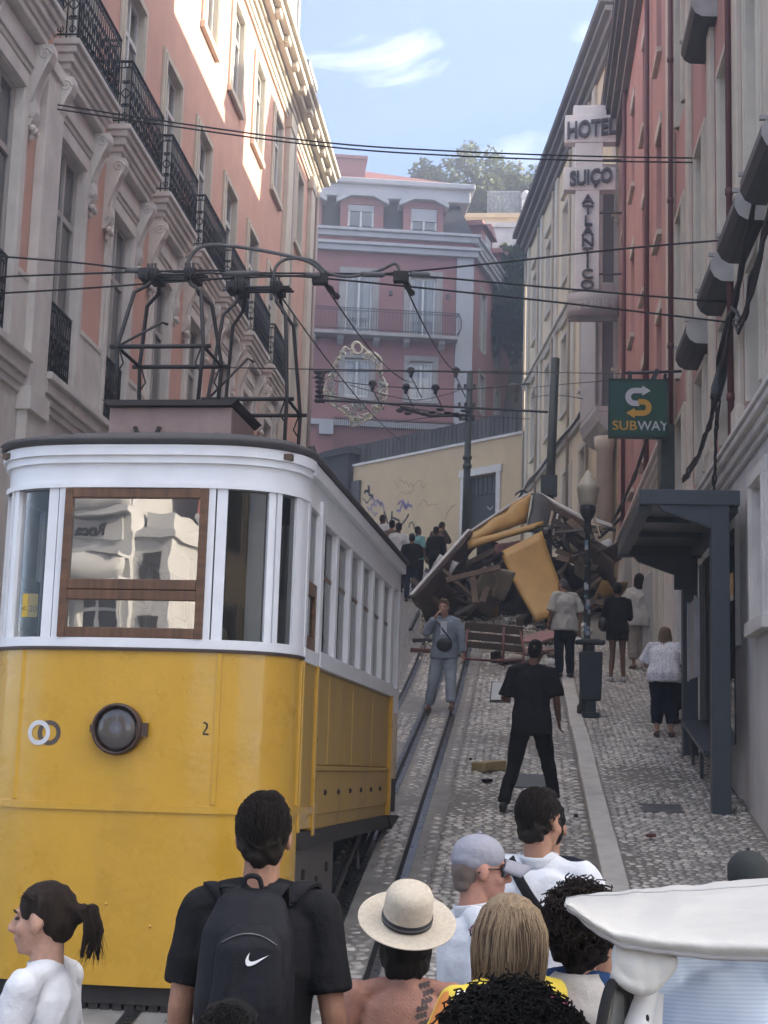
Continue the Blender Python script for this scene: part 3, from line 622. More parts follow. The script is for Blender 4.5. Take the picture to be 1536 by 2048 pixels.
# glazed bay between the red and the cream house
M_BAYW = mat('white_bay_paint', (.58,.58,.585), .6, .08, 3, .1, 30, stain=.2, stain_col=(.3,.3,.3))
bay = empty('glazed_bay', (2.1, 38.4, 9.6)); tag(bay, 'narrow white glazed bay hanging between the red and the cream house', 'bay window')
mb = MB(cxf); mb.box(.05, 2.4, .0, .58, 10.9, 11.05); mb.box(.05, 2.4, 0, .58, 17.3, 17.5); mb.box(.05, .16, .40, .58, 11.05, 17.3); mb.box(.05, .16, .0, .12, 11.05, 17.3); mb.box(2.3, 2.4, .0, .58, 11.05, 17.3); mb.box(.05, 2.4, .47, .58, 11.05, 17.3) ; mb.box(.05, .16, .12, .40, 13.4, 14.3)
mb.prism([(.0, 10.9), (.58, 10.9), (.50, 10.65), (.3, 10.45), (0, 10.3)], 'x', .05, 2.4); mb.build('frame', M_BAYW, bay, bevel=.02)
for z0, z1 in ((11.05, 13.4), (14.3, 17.3)):
    mb = MB(cxf); mb.box(.09, .11, .12, .40, z0, z1); mb.build('pane', mat('dusty_pane', (.20,.21,.23), .25, .1, 2), bay)
mb = MB(cxf); mb.lathe([(.20, 5), (.20, 9.9), (.24, 9.95), (.26, 10.1), (.26, 10.28)], (.25, .30, 0), 14); mb.box(.5, 1.6, 0, .25, 5, 10.3); mb.build('column', M_STONE2, bay)
# ------------------------------------------------------------------ hotel sign
hs = empty('hotel_sign', (1.7, 37.2, 13.7)); tag(hs, 'tall white hotel sign with dark letters projecting from the cream house', 'sign')
M_SIGNW = mat('white_sign_board', (.80,.80,.81), .6, .07, 2.5, .08, 30, stain=.12, stain_col=(.45,.44,.43))
M_LET = mat('dark_sign_letters', (.085,.085,.10), .5, .1, 8)
sa = Vector((1, .02, -.0)).normalized(); 
def sxf(p): return Vector((1.62, 37.3, 0)) + Vector((1, .0, 0))*p[0] + Vector((0, -1, 0))*p[2] + Vector((0, 0, p[1]))
mb = MB(sxf)
def sbox(a, b, c, d, t=.14): mb.box(a, b, c, d, -t, t)
sbox(-.45, .38, 18.35, 18.62); mb.box(-.66, .62, 17.62, 18.35, -.16, .16); sbox(-.40, .30, 16.95, 17.62); mb.box(-.68, .62, 16.35, 16.95, -.16, .16); sbox(-.38, .22, 13.75, 16.35)
mb.build('board', M_SIGNW, hs, bevel=.015)
tilt = lambda z0: (lambda p: sxf((p[0], z0+p[1]+.10*p[0], p[2]+.19)))
text_mesh('HOTEL', .60, .05, tilt(17.95), 'lettering', M_LET, hs, .014, sx=.66)
text_mesh('SUIÇO', .52, .05, tilt(16.66), 'lettering', M_LET, hs, .014, sx=.70)
for i, ch in enumerate('ATLÂNTICO'):
    z0 = 16.08-.278*i; text_mesh(ch, .335, .05, (lambda zz: (lambda p: sxf((p[0]-.07, zz+p[1], p[2]+.17))))(z0), 'letter', M_LET, hs, .004, sx=1.3)
for z in (14.2, 15.8, 17.2): mb = MB(sxf); mb.cyl((.2, z, 0), (.85, z, 0), .03, n=6); mb.build('bracket', M_STEEL, hs)
# curved grey canopy lettered for the second hotel
tu = empty('hotel_canopy_sign', (1.7, 37.2, 12.6)); tag(tu, 'curved grey canopy sign with thin pale letters below the white hotel sign', 'sign')
M_TUR = mat('grey_canopy', (.40,.39,.40), .6, .06, 3)
mb = MB(); mb.sheet(lambda u, v: (1.06+1.28*u, 36.9+.45*(1-sin(pi*(.15+.7*u))), 13.02+.02*u+.62*v*(1-.1*u)), 14, 3, .05); mb.box(1.08, 2.32, 37.32, 37.45, 13.0, 13.6); mb.build('canopy', M_TUR, tu)
text_mesh('TURIM', .30, .01, lambda p: (1.74+p[0], 36.9+.45*(1-sin(pi*(.15+.7*(.68+p[0])/1.28)))-.075-p[2], 13.27+p[1]+.06*p[0]), 'lettering', mat('pale_letters', (.6,.6,.61), .6), tu, sx=1.1)
# ------------------------------------------------------------------ sandwich shop sign
ss = empty('shop_sign', (1.75, 23, 6.9)); tag(ss, 'square dark green sign with white and yellow arrow letter over the pavement', 'sign')
def ssx(p): return Vector((1.735, 23.0, 7.335)) + Vector((1, .03, 0))*p[0] + Vector((-.03, -1, 0))*p[2] + Vector((0, 0, p[1]))
M_SGREEN = mat('sign_green', (.016,.085,.062), .45, .06, 3); M_SWHITE = mat('sign_white', (.62,.62,.66), .45, .04); M_SYEL = mat('sign_yellow', (.66,.36,.045), .45, .04)
mb = MB(ssx); mb.box(-.43, .43, -.43, .43, -.09, .09); mb.build('board', M_SGREEN, ss, bevel=.012)
mb = MB(ssx); 
for a, b, c, d in ((-.44, .44, .42, .445), (-.44, .44, -.445, -.42), (-.445, -.42, -.44, .44), (.42, .445, -.44, .44)): mb.box(a, b, c, d, -.1, .1)
mb.build('rim', mat('sign_rim', (.012,.05,.04), .4), ss)
def band(path, w): 
    L, R = [], []
    for i, (x, y) in enumerate(path):
        x0, y0 = path[max(0, i-1)]; x1, y1 = path[min(len(path)-1, i+1)]; dx, dy = x1-x0, y1-y0; l = sqrt(dx*dx+dy*dy) or 1
        L.append((x-dy/l*w/2, y+dx/l*w/2)); R.append((x+dy/l*w/2, y-dx/l*w/2))
    return L, R
def flat_band(path, w, z0, z1, tip=None):
    L, R = band(path, w); m_ = MB(ssx); n = len(path)
    vs = [(x, y, z1) for x, y in L] + [(x, y, z1) for x, y in R]; m_.add(vs, [(i, n+i, n+i+1, i+1) for i in range(n-1)])
    if tip: m_.add([(x, y, z1) for x, y in tip], [(0, 1, 2)])
    return m_
arc = lambda cx, cy, r, a0, a1, n=12: [(cx+r*cos(rad(a0+(a1-a0)*i/n)), cy+r*sin(rad(a0+(a1-a0)*i/n))) for i in range(n+1)]
up = [(.06, .265)] + [(-.05, .265)] + arc(-.05, .165, .10, 90, 270) + [(.02, .065)]
m_ = flat_band(up, .085, .091, .0955, [(.06, .345), (.06, .185), (.19, .265)]); m_.build('arrow_mark', M_SWHITE, ss)
dn = [(-.06, -.085)] + [(.07, -.085)] + arc(.07, .005, .09, -90, 70) + [(.0, .09)]
m_ = flat_band(dn, .085, .091, .0955, [(-.05, -.165), (-.05, -.005), (-.18, -.085)]); m_.build('arrow_mark', M_SYEL, ss)
text_mesh('SUB', .20, .004, lambda p: ssx((p[0]*1.08-.015, p[1]-.285, .094+p[2])), 'lettering', M_SYEL, ss, .002, 'RIGHT')
text_mesh('WAY', .20, .004, lambda p: ssx((p[0]*.98-.005, p[1]-.285, .094+p[2])), 'lettering', M_SWHITE, ss, .002, 'LEFT')
mb = MB(ssx); mb.bar((-.12, .44, 0), (-.12, .585, 0), .06, .06, (0,0,1)); mb.bar((.22, .44, 0), (.30, .62, 0), .07, .04, (0,0,1)); mb.cyl((-.2, .56, 0), (.66, .60, 0), .022, n=6); mb.build('bracket', M_DKGREY, ss)
# ------------------------------------------------------------------ rose building above the bend
def plane_pt(px, py, O, Nn):
    d = ROT @ Vector((px-CX, -(py-CY), -FOC)); c = Vector((0, 0, CAMZ)); return c + d*((Vector(O)-c).dot(Nn)/d.dot(Nn))
PO = at(942, 700, 70.0); PO = Vector((PO.x, 70.0, 0)); PU = Vector((.985, .174, 0)).normalized(); PN = Vector((.174, -.985, 0)).normalized()
pxf = frame_xf(PO, PU, PN)
def pk(px, py):
    p = plane_pt(px, py, PO, PN); return ((p-PO).dot(PU), p.z)
rose = empty('apartment_house', (-6, 70, 13)); tag(rose, 'rose red corner house with slate mansard and white dormers closing the view', 'building')
zc = pk(790, 500)[1]; zband = pk(790, 472)[1]; ztop = pk(770, 388)[1]; zbal = pk(770, 672)[1]; 
ul = pk(560, 600)[0]-3
dz1 = (pk(720, 668)[1], pk(720, 548)[1]); dz0 = (pk(780, 798)[1], pk(780, 720)[1])
def urange(a, b, y): return pk(a, y)[0], pk(b, y)[0]
D = [urange(690, 745, 600), urange(820, 872, 600), (pk(690,600)[0]-2.85-1.25, pk(690,600)[0]-2.85)]
W0 = [urange(688, 738, 760), urange(818, 865, 760)]
ops = [(a, b, *dz1) for a, b in D] + [(a, b, *dz0) for a, b in W0]
wall_with_openings(pxf, ul, 0, 6, zc+.1, ops, .2, 12).build('wall', M_ROSE, rose)
for a, b in D: make_window(rose, pxf, a, b, *dz1, .16, .11, 1, None, None, .30, mat('grey_stone_trim', (.40,.38,.37), .85), 0, .25)
for a, b in W0: make_window(rose, pxf, a, b, *dz0, .16, .11, 1, None, None, .26, mat('grey_stone_trim', (.40,.38,.37), .85), .14, .25)
mb = MB(pxf); q = pk(912, 600)[0]; mb.box(q, .05, 0, .09, 9, zc); mb.build('corner_pilaster', mat('white_trim', (.44,.45,.48), .7, .07, 3, stain=.1), rose); M_WTRIM = MATS['white_trim']
zb0 = pk(800, 852)[1]; mb = MB(pxf); mb.box(ul, q, 0, .12, zb0-.12, zb0+.14); mb.build('string_course', M_WTRIM, rose)
for zz_, h in ((zc, .22), (zband, .20)):
    mb = MB(pxf); mb.box(ul, .25, 0, .25, zz_-h, zz_+h*.3); mb.box(ul, .35, 0, .36, zz_+h*.3, zz_+h); mb.build('cornice', M_WTRIM, rose, bevel=.02, seg=1)
mb = MB(pxf); mb.box(ul, .05, -.1, .06, zc+.2, zband-.2); mb.build('frieze', M_ROSE, rose)
mb = MB(pxf); mb.add([(ul,.0,zband+.2),(.0,.0,zband+.2),(-.55,-1.0,ztop),(ul,-1.0,ztop),(ul,-10,zband+.2),(.2,-10,zband+.2),(-.55,-9,ztop),(ul,-9,ztop)], [(0,1,2,3),(1,5,6,2),(2,6,7,3)]); mb.build('mansard', M_SLATE, rose)
for cx_, wpx, (a_, b_, c_, d_) in ((724, 112, (695, 749, 458, 410)), (847, 104, (821, 875, 466, 418)), (600, 112, (570, 628, 456, 405))):
    u0, u1 = urange(cx_-wpx*.385, cx_+wpx*.385, 430); w0, z0 = pk(a_, c_); w1, z1 = pk(b_, d_); m0 = zband+.2
    dm = wall_with_openings(lambda p: pxf((p[0], p[1]-.05, p[2])), u0, u1, m0, ztop-.25, [(w0, w1, z0, z1)], .15).build('dormer', M_ROSE, rose)
    s_ = MB(pxf)
    for uu in (u0, u1): s_.add([(uu,-.05,m0),(uu,-1.2,m0),(uu,-1.2,ztop-.25),(uu,-.05,ztop-.25)], [(0,1,2,3)])
    s_.build('dormer_cheek', M_ROSE, dm)
    make_window(dm if False else rose, lambda p: pxf((p[0], p[1]-.05, p[2])), w0, w1, z0, z1, .12, .10, 1, None, None, .0, None)
    bl = MB(pxf); bl.box(w0+.03, w1-.03, -.14, -.08, z1-(z1-z0)*(.5 if cx_ > 800 else .25), z1-.02); bl.build('roller_blind', M_WTRIM, dm)
    h = MB(pxf); zt = ztop-.25; e = .22
    h.add([(u0-e,.25,zt-.35),(u0+.5,.25,zt+.02),(u1-.5,.25,zt+.02),(u1+e,.25,zt-.35),(u1+e,.25,zt-.12),(u1-.45,.25,zt+.28),(u0+.45,.25,zt+.28),(u0-e,.25,zt-.12)]+[(u0-e,-1,zt-.35),(u0+.5,-1,zt+.02),(u1-.5,-1,zt+.02),(u1+e,-1,zt-.35),(u1+e,-1,zt-.12),(u1-.45,-1,zt+.28),(u0+.45,-1,zt+.28),(u0-e,-1,zt-.12)],
          [(0,1,6,7),(1,2,5,6),(2,3,4,5)]+[(i,(i+1)%8,8+(i+1)%8,8+i) for i in range(8)]); h.build('hood', M_WTRIM, dm)
zr = pk(800, 355)[1]
mb = MB(pxf); mb.box(ul, -.1, -9, -.55, ztop, zr-.25); mb.box(ul, .1, -9, -.3, zr-.25, zr); mb.build('parapet', M_WTRIM, rose, bevel=.03, seg=1)
zrg = pk(700, 296)[1]; ur = pk(742, 300)[0]
mb = MB(pxf); mb.add([(ul,-.5,zr),(-.3,-.5,zr),(ur,-4.5,zrg+.7),(ul,-4.5,zrg+.7),(-.3,-9,zr),(ul,-9,zr)], [(0,1,2,3),(1,4,2),(3,2,4,5)]); mb.build('roof', mat('rose_roof_tiles', (.27,.11,.10), .85, .2, 6, .6, 18), rose)
a0, a1 = urange(655, 735, 320); mb = MB(pxf); mb.box(a0, a1, -4.0, -1.4, zr, pk(700, 300)[1]+.15); mb.box(a0-.1, a1+.1, -4.1, -1.3, pk(700,300)[1]+.15, pk(700,300)[1]+.3); mb.build('roof_house', M_ROSE, rose)
# balcony with thin bars
b0, b1 = urange(627, 913, 650); zb = pk(770, 674)[1]; zt = pk(770, 628)[1]
mb = MB(pxf); mb.box(b0-1.2, b1, 0, .75, zb-.16, zb); mb.build('balcony_slab', mat('grey_stone_trim', (.40,.38,.37), .85), rose, bevel=.02, seg=1)
for pxl in (625, 680, 752, 812, 882):
    c = pk(pxl, 680)[0]; mb = MB(pxf); mb.prism([(0, zb-.16), (.5, zb-.16), (.45, zb-.33), (.1, zb-.5), (0, zb-.5)], 'x', c-.14, c+.14); mb.build('balcony_bracket', M_WTRIM, rose)
mb = MB(pxf); nb = 64; L = b1-b0+1.2
for i in range(nb+1): u = b0-1.2+L*i/nb; mb.bar((u, .7, zb), (u, .7, zt), .022, .022, (1,0,0))
for z in (zb+.12, zt-.12, zt): mb.bar((b0-1.2, .7, z), (b1, .7, z), .03, .03)
for z in (zb+.12, zt): mb.bar((b1, .7, z), (b1, 0, z), .03, .03)
mb.tube([(b1, .7, zb+.1), (b1+.12, .75, zb+.4), (b1+.12, .72, zb+.8), (b1, .7, zt)], .03, 6)
mb.build('balcony_railing', M_IRON, rose)
for px_, py_ in ((780, 592), (893, 598), (622, 588)):
    u, z = pk(px_, py_); mb = MB(pxf); mb.cyl((u, 0, z), (u, .4, z+.02), .02, n=6); mb.box(u-.09, u+.09, .35, .5, z-.1, z+.1); tag(mb.build('facade_lamp', M_DKGREY), {780: 'small facade lamp between the balcony doors of the rose house', 893: 'small facade lamp beside the right balcony door of the rose house', 622: 'small facade lamp by the left edge of the rose house'}[px_], 'lamp')
# its long side running up the hill to the right
SU = Vector((.203, .979, 0)).normalized(); SN = Vector((.979, -.203, 0)).normalized()
qxf = frame_xf(PO, SU, SN)
ops = [(b-.5, b+.5, z0, z1) for b in (2.2, 5.6, 9.2, 12.6, 16.2, 19.8) for z0, z1 in (dz1, dz0)]
wall_with_openings(qxf, 0, 24, 6, zc+.1, ops, .2).build('side_wall', M_ROSE, rose)
for a, b, c, d in ops: make_window(rose, qxf, a, b, c, d, .16, .1, 1, None, None, .2, mat('grey_stone_trim', (.40,.38,.37), .85))
for zz_, h in ((zc, .22), (zband, .20)):
    mb = MB(qxf); mb.box(.1, 24.2, 0, .25, zz_-h, zz_+h*.3); mb.box(.1, 24.3, 0, .36, zz_+h*.3, zz_+h); mb.build('cornice', M_WTRIM, rose, bevel=.02, seg=1)
mb = MB(qxf); mb.box(0.02, 24, -.1, .06, zc+.2, zband-.2); mb.build('frieze', M_ROSE, rose)
for b in (3.0, 7.2, 11.4):
    mb = MB(qxf); mb.box(b-1.1, b+1.1, -1.6, -.02, zband+.2, ztop-.3); mb.add([(b-1.35,.2,ztop-.65),(b,.2,ztop-.15),(b+1.35,.2,ztop-.65),(b-1.35,-2,ztop-.65),(b,-2,ztop-.15),(b+1.35,-2,ztop-.65)], [(0,1,4,3),(1,2,5,4),(0,2,1)]); o = mb.build('dormer', M_ROSE, rose)
    mb = MB(qxf); mb.box(b-.55, b+.55, -.02, .03, zband+.35, ztop-.9); mb.build('dormer_window', M_WTRIM, o)
u, z = pk(922, 420); mb = MB(pxf); mb.box(u+.1, u+1.1, -5, -4, zband, z+.2); mb.box(u, u+1.2, -5.1, -3.9, z+.2, z+.4); mb.build('chimney', mat('brick_chimney', (.22,.09,.07), .9, .2, 20), rose)
# ------------------------------------------------------------------ ochre retaining wall with sheet fence
WU = Vector((-.72, .694, 0)).normalized(); WN = Vector((-.694, -.72, 0)).normalized(); WO = Vector((.16, 56.1, 0))
wxf = frame_xf(WO, WU, WN)
def wk(px, py): p = plane_pt(px, py, WO, WN); return ((p-WO).dot(WU), p.z)
wall_o = empty('retaining_wall', (-3, 59, ground(56))); tag(wall_o, 'ochre retaining wall with graffiti and a dark door below the sheet fence', 'wall')
wl = wk(706, 960)[0]; wt = (wk(1050, 864)[1]+wk(706, 936)[1])/2
d0, d1 = wk(993, 1000)[0], wk(930, 1000)[0]; dzt = (wk(990, 944)[1]+wk(930, 956)[1])/2; dzb = dzt-2.5
wall_with_openings(wxf, -.3, wl, 6, wt, [(d0, d1, dzb, dzt)], .35, 1.2).build('wall', M_OCHRE, wall_o)
mb = MB(wxf); mb.box(-.3, wl+.05, -.4, .06, wt, wt+.1); mb.build('coping', M_STONE, wall_o)
mb = MB(wxf); mb.box(d0-.22, d0, 0, .06, dzb, dzt); mb.box(d1, d1+.22, 0, .06, dzb, dzt); mb.box(d0-.30, d1+.30, 0, .08, dzt, dzt+.28); mb.build('door_surround', M_STONE, wall_o)
mb = MB(wxf); mb.box(d0, d1, -.32, -.25, dzb, dzt-.75); dr = mb.build('door', mat('dark_door', (.045,.05,.05), .6, .15, 5), wall_o)
for i in range(7): a = d0+(d1-d0)*i/7; m_ = MB(wxf); m_.box(a+.02, a+(d1-d0)/7-.02, -.30, -.24, dzt-.72, dzt-.03); m_.build('louvre_slat', mat('dark_door2', (.07,.075,.075), .6), dr)
def marks(pts, w, m):
    L, R = band(pts, w); n = len(pts); g = MB(wxf); g.add([(u, .004, z) for u, z in L]+[(u, .004, z) for u, z in R], [(i, n+i, n+i+1, i+1) for i in range(n-1)]); g.build('graffiti', m, wall_o)
M_G1 = mat('black_spray', (.05,.05,.055), .8); M_G2 = mat('violet_spray', (.26,.21,.36), .8); M_G3 = mat('brown_spray', (.36,.25,.18), .8)
gr = random.Random(5)
def scrawl(px0, px1, py, h, n, m, w):
    pts = []
    for i in range(n+1):
        px_ = px0+(px1-px0)*i/n + gr.uniform(-3, 3); pts.append(wk(px_, py+gr.uniform(-h, h)))
    sm = []
    for i in range(len(pts)-1):
        for k in range(4): t = k/4; sm.append((pts[i][0]*(1-t)+pts[i+1][0]*t, pts[i][1]*(1-t)+pts[i+1][1]*t + .05*sin(pi*t)))
    marks(sm+[pts[-1]], w, m)
scrawl(733, 770, 1010, 12, 9, M_G2, .07); scrawl(740, 765, 1005, 8, 7, M_G2, .06); scrawl(795, 822, 1015, 9, 8, M_G2, .10); scrawl(797, 820, 1010, 7, 6, M_G2, .09)
scrawl(731, 738, 975, 14, 3, M_G1, .12); scrawl(738, 748, 985, 12, 3, M_G1, .10); scrawl(728, 745, 1000, 8, 4, M_G1, .05)
scrawl(790, 855, 968, 10, 12, M_G3, .03); scrawl(800, 830, 985, 8, 6, M_G3, .03); scrawl(835, 875, 1005, 12, 8, M_G3, .025); scrawl(745, 757, 1025, 9, 4, M_G2, .05)
for a, b in (((768, 1022), (776, 1050)), ((784, 1022), (781, 1050)), ((818, 1028), (803, 1050)), ((782, 1034), (800, 1042))): marks([wk(*a), wk((a[0]+b[0])/2+1, (a[1]+b[1])/2), wk(*b)], .09, M_G1)
marks([wk(*p) for p in ((818, 1056), (820, 1046), (825, 1044), (828, 1050), (829, 1058))], .06, M_G1); marks([wk(*p) for p in ((890, 1040), (895, 1025), (903, 1014), (912, 1009))], .04, M_G3)
marks([wk(*p) for p in ((974, 1012), (980, 1020), (986, 1012))], .05, mat('white_spray', (.5,.5,.5), .8)); 
fence = empty('sheet_fence', (-3, 59, wt)); tag(fence, 'dark weathered sheet fence standing on the ochre retaining wall', 'fence')
M_SHEET = [mat('weathered_sheet_%d' % i, c, .85, .2, 5, .3, 30) for i, c in enumerate(((.105,.098,.092), (.13,.12,.112), (.085,.08,.078)))]
u = -.25; i = 0; fh = 1.0; wl2 = wk(655, 930)[0]
while u < wl2:
    w = .235; mb = MB(wxf); t = gr.uniform(-.02, .02); mb.box(u, u+.10, -.30, -.285, wt+.12, wt+fh+t); mb.box(u+.10, u+w-.02, -.285, -.262, wt+.12, wt+fh+t); mb.build('fence_sheet', M_SHEET[gr.randrange(3)], fence); u += w
for u in (0.5, 3.5, 6.5, 9.5): mb = MB(wxf); mb.box(u, u+.08, -.40, -.31, wt-.1, wt+fh+.02); mb.build('fence_post', M_DKGREY, fence)
mb = MB(wxf); mb.bar((-.25, -.35, wt+.75), (wl2, -.35, wt+.75), .06); mb.bar((-.25, -.35, wt+.3), (wl2, -.35, wt+.3), .06); mb.build('fence_rail', M_DKGREY, fence)
tg_ = MB(); A_ = wxf((-.3, -.3, wt-.15)); B_ = wxf((wl+4, -.3, wt-.15)); tg_.add([A_, B_, (B_.x-12, B_.y+2, wt-.15), (B_.x-12, 78, wt-.15), (12, 78, wt-.15), (12, A_.y, wt-.15)], [(0,1,2,3,4,5)]); tag(tg_.build('upper_ground', M_GROUND), kind='structure')
hb = empty('hillside_shade_block', (10, 74, 12)); tag(hb, 'plain pale block added out of sight behind the cream house to shade the rose house', 'building')
mb = MB(); mb.box(5.2, 15, 60, 96, 8, 31); mb.build('wall', M_CREAM, hb); mb = MB(); mb.box(5.0, 15.2, 59.8, 96.2, 31, 31.4); mb.build('roof', M_TILE, hb)  # added block, never seen; keeps the sun off the rose house side
# dark stone pier and gate at the left end of the wall
pier = empty('gate_pier', (-8, 63, 11)); tag(pier, 'dark soot grey stone gate pier at the left end of the ochre wall', 'pier')
p0 = wk(733, 1000)[0]; mb = MB(wxf); mb.box(wl-.0+.02, wl+2.2, -1.0, .25, 8, wk(690, 1000)[1]+1.9); mb.box(wl-.15, wl+2.4, -1.1, .35, wk(690,1000)[1]+1.9, wk(690,1000)[1]+2.15); mb.box(wl+.1, wl+2.0, -.9, .15, wk(690,1000)[1]+2.15, wt+.9); mb.build('pier_stone', mat('soot_stone', (.07,.068,.072), .9, .2, 3, .4, 20), pier)
mb = MB(wxf); mb.box(wl-.55, wl-.02, -.1, .12, 8, wk(700, 965)[1]); mb.build('buttress', mat('grey_buttress', (.13,.13,.13), .9, .15, 3), pier)
mb = MB(wxf); us, zs = wk(690, 1000)[0], wk(690, 1000)[1]; mb.box(us-.6, us+.6, .25, .29, 9, zs+.5); mb.build('gate_recess', M_DARK, pier)
u, z = pk(652, 858); mb = MB(pxf); mb.box(u-.33, u+.33, .1, .16, z-.26, z+.26); tag(mb.build('notice_board', M_WTRIM), 'white notice panel on the rose house beside the dark pier', 'panel')
# old iron railings in front of the rose house
mb = MB(pxf); a, b = urange(660, 890, 880); zz0 = pk(770, 905)[1]; zz1 = pk(770, 868)[1]
for i in range(60): u = a+(b-a)*i/59; mb.bar((u, 3.2, zz0-1), (u, 3.2, zz1), .03)
mb.bar((a, 3.2, zz1-.1), (b, 3.2, zz1-.1), .04); tag(mb.build('iron_railing', M_IRON), 'low iron railing between the sheet fence and the rose house', 'railing')
# ------------------------------------------------------------------ terrace walls up the hill
tw = MB(); P = at(930, 470, 81); a = at(925, 436, 81); b = at(1090, 432, 81); c = at(1090, 470, 81)
tw.box(a.x-30, b.x+14, 81, 82, c.z, a.z); tw.box(a.x-30, b.x+14, 80.9, 82.1, a.z, a.z+.25); tag(tw.build('terrace_wall', M_OCHRE), 'pale ochre terrace wall below the hilltop trees', 'wall')
tw = MB(); d = at(1000, 540, 79); tw.box(a.x-30, b.x+14, 79, 80, d.z-8, c.z-.3); tw.box(a.x-30, b.x+14, 78.9, 80.9, c.z-.3, c.z-.05); tag(tw.build('lower_terrace_wall', M_STONE), 'grey stone terrace wall under the ochre one', 'wall')
rl = MB(); z0 = a.z+.25; x0, x1 = at(975, 420, 81.5).x, at(1040, 420, 81.5).x
for i in range(26): x = x0+(x1-x0)*i/25; rl.bar((x, 81.5, z0), (x, 81.5, z0+1.5), .035)
rl.bar((x0, 81.5, z0+1.45), (x1, 81.5, z0+1.45), .05); rl.bar((x0, 81.5, z0+.15), (x1, 81.5, z0+.15), .05); tag(rl.build('white_railing', M_WTRIM), 'pale upright railing on the terrace among the trees', 'railing')
sh = MB(); p = at(1052, 405, 81.3); sh.box(p.x-.25, p.x+.25, 81.2, 81.7, z0, z0+.9); sh.ell((p.x, 81.45, z0+1.15), (.28, .28, .35)); tag(sh.build('stone_finial', M_STONE), 'small stone finial on the terrace wall beside the cream house roof', 'finial')
# ------------------------------------------------------------------ trees
def leaf_mat(name, c):
    m = mat(name, c, .6, .25, .8); b = [n for n in m.node_tree.nodes if n.type == 'BSDF_PRINCIPLED'][0]
    t = m.node_tree; out = [n for n in t.nodes if n.type == 'OUTPUT_MATERIAL'][0]
    tr = N(t, 'ShaderNodeBsdfTranslucent'); tr.inputs[0].default_value = (c[0]*1.6, c[1]*1.7, c[2]*.9, 1); mx = N(t, 'ShaderNodeMixShader'); mx.inputs[0].default_value = .35
    t.links.new(b.outputs[0], mx.inputs[1]); t.links.new(tr.outputs[0], mx.inputs[2]); t.links.new(mx.outputs[0], out.inputs[0]); return m
M_LEAF = [leaf_mat('leaf_olive', (.075,.095,.04)), leaf_mat('leaf_dark', (.045,.07,.03)), leaf_mat('leaf_pale', (.11,.125,.06))]
M_BARK = mat('grey_bark', (.12,.10,.085), .9, .2, 8, .5, 30)
def tree(base, h, rx, label, seed, n_leaf, m, sparse=.5, leaf=.16, clumps=26, group='trees on the hilltop terrace'):
    r = random.Random(seed); root = empty('tree', base); tag(root, label, 'tree', group)
    tk = MB(); base = Vector(base); tips = []
    def limb(p, d, L, rr, depth):
        pts = [p]; q = p.copy(); dd = d.copy(); rs = [rr]
        for i in range(5):
            dd = (dd + Vector((r.uniform(-.25,.25), r.uniform(-.25,.25), r.uniform(-.05,.2)))).normalized(); q = q + dd*L/5; pts.append(q.copy()); rs.append(rr*(1-.13*(i+1)))
        tk.tube(pts, rr, 6, True, rs)
        if depth > 0:
            for _ in range(r.choice((2, 3, 3))):
                nd = (dd + Vector((r.uniform(-1,1), r.uniform(-1,1), r.uniform(-.1,.8)))).normalized(); limb(pts[r.randrange(3, 6)], nd, L*r.uniform(.55,.8), rr*.5, depth-1)
        else: tips.append(q.copy())
    limb(base, Vector((r.uniform(-.15,.15), 0, 1)).normalized(), h*.42, h*.032, 3)
    tk.build('trunk', M_BARK, root)
    cr = MB(); cl = []
    for t in tips: cl.append((t, r.uniform(.45, .95)))
    c0 = base + Vector((0, 0, h*.66))
    while len(cl) < clumps:
        a = r.uniform(0, 2*pi); e = r.uniform(-1, 1); q = r.uniform(.35, 1)**.6
        cl.append((c0 + Vector((rx*cos(a)*sqrt(1-e*e)*q, rx*sin(a)*sqrt(1-e*e)*q, h*.36*e*q)), r.uniform(.4, 1.0)))
    tot = sum(s**2 for _, s in cl)
    for c, s in cl:
        for _ in range(int(n_leaf*s*s/tot)):
            d = Vector((r.gauss(0, 1), r.gauss(0, 1), r.gauss(0, .8))).normalized()*(r.random()**.45)*s*rx*.34; p = c+d
            ax = Vector((r.gauss(0,1), r.gauss(0,1), r.gauss(0,1))).normalized(); b2 = ax.orthogonal().normalized(); b3 = ax.cross(b2); w = leaf*r.uniform(.6, 1.3)
            cr.cm = r.choice((0, 0, 1, 2)); cr.add([p-b2*w, p+b3*w*.5, p+b2*w, p-b3*w*.5], [(0,1,2,3)])
    cr.build('crown', m, root); return root
Lm = [M_LEAF[0], M_LEAF[1], M_LEAF[2]]
def tb(px, Y, z): p = at(px, 420, Y); return (p.x, Y, z)
zt_ = a.z
tree(tb(945, 86, zt_-2.0), 8.2, 2.7, 'tallest thin crowned tree on the hilltop terrace, above the grey chimney', 1, 6000, Lm, clumps=40)
tree(tb(1042, 87, zt_-1.2), 6.2, 2.1, 'half bare tree by the pale railing at the cream house roof', 2, 2600, Lm, clumps=26)
tree(tb(828, 88, zt_-2.0), 7.4, 2.6, 'dense dark tree showing over the rose house roof', 3, 4200, [M_LEAF[1]]*2+[M_LEAF[0]], clumps=30)
tree(tb(1085, 88, zt_-1.5), 7.2, 2.5, 'dark tree half hidden by the cream house eaves', 4, 3200, [M_LEAF[1]]*2+[M_LEAF[0]], clumps=26)
tree(tb(893, 90, zt_-2.5), 7.4, 2.2, 'small tree between the dense dark one and the tallest one', 5, 4200, Lm, clumps=24)
tree(tb(990, 85, zt_-2.2), 3.6, 1.5, 'low bushy tree just left of the pale railing', 6, 2200, Lm, clumps=20)
tree(tb(778, 90, zt_-2.4), 6.6, 2.3, 'feathery tree farthest left over the rose house roof', 8, 3000, Lm, clumps=26)
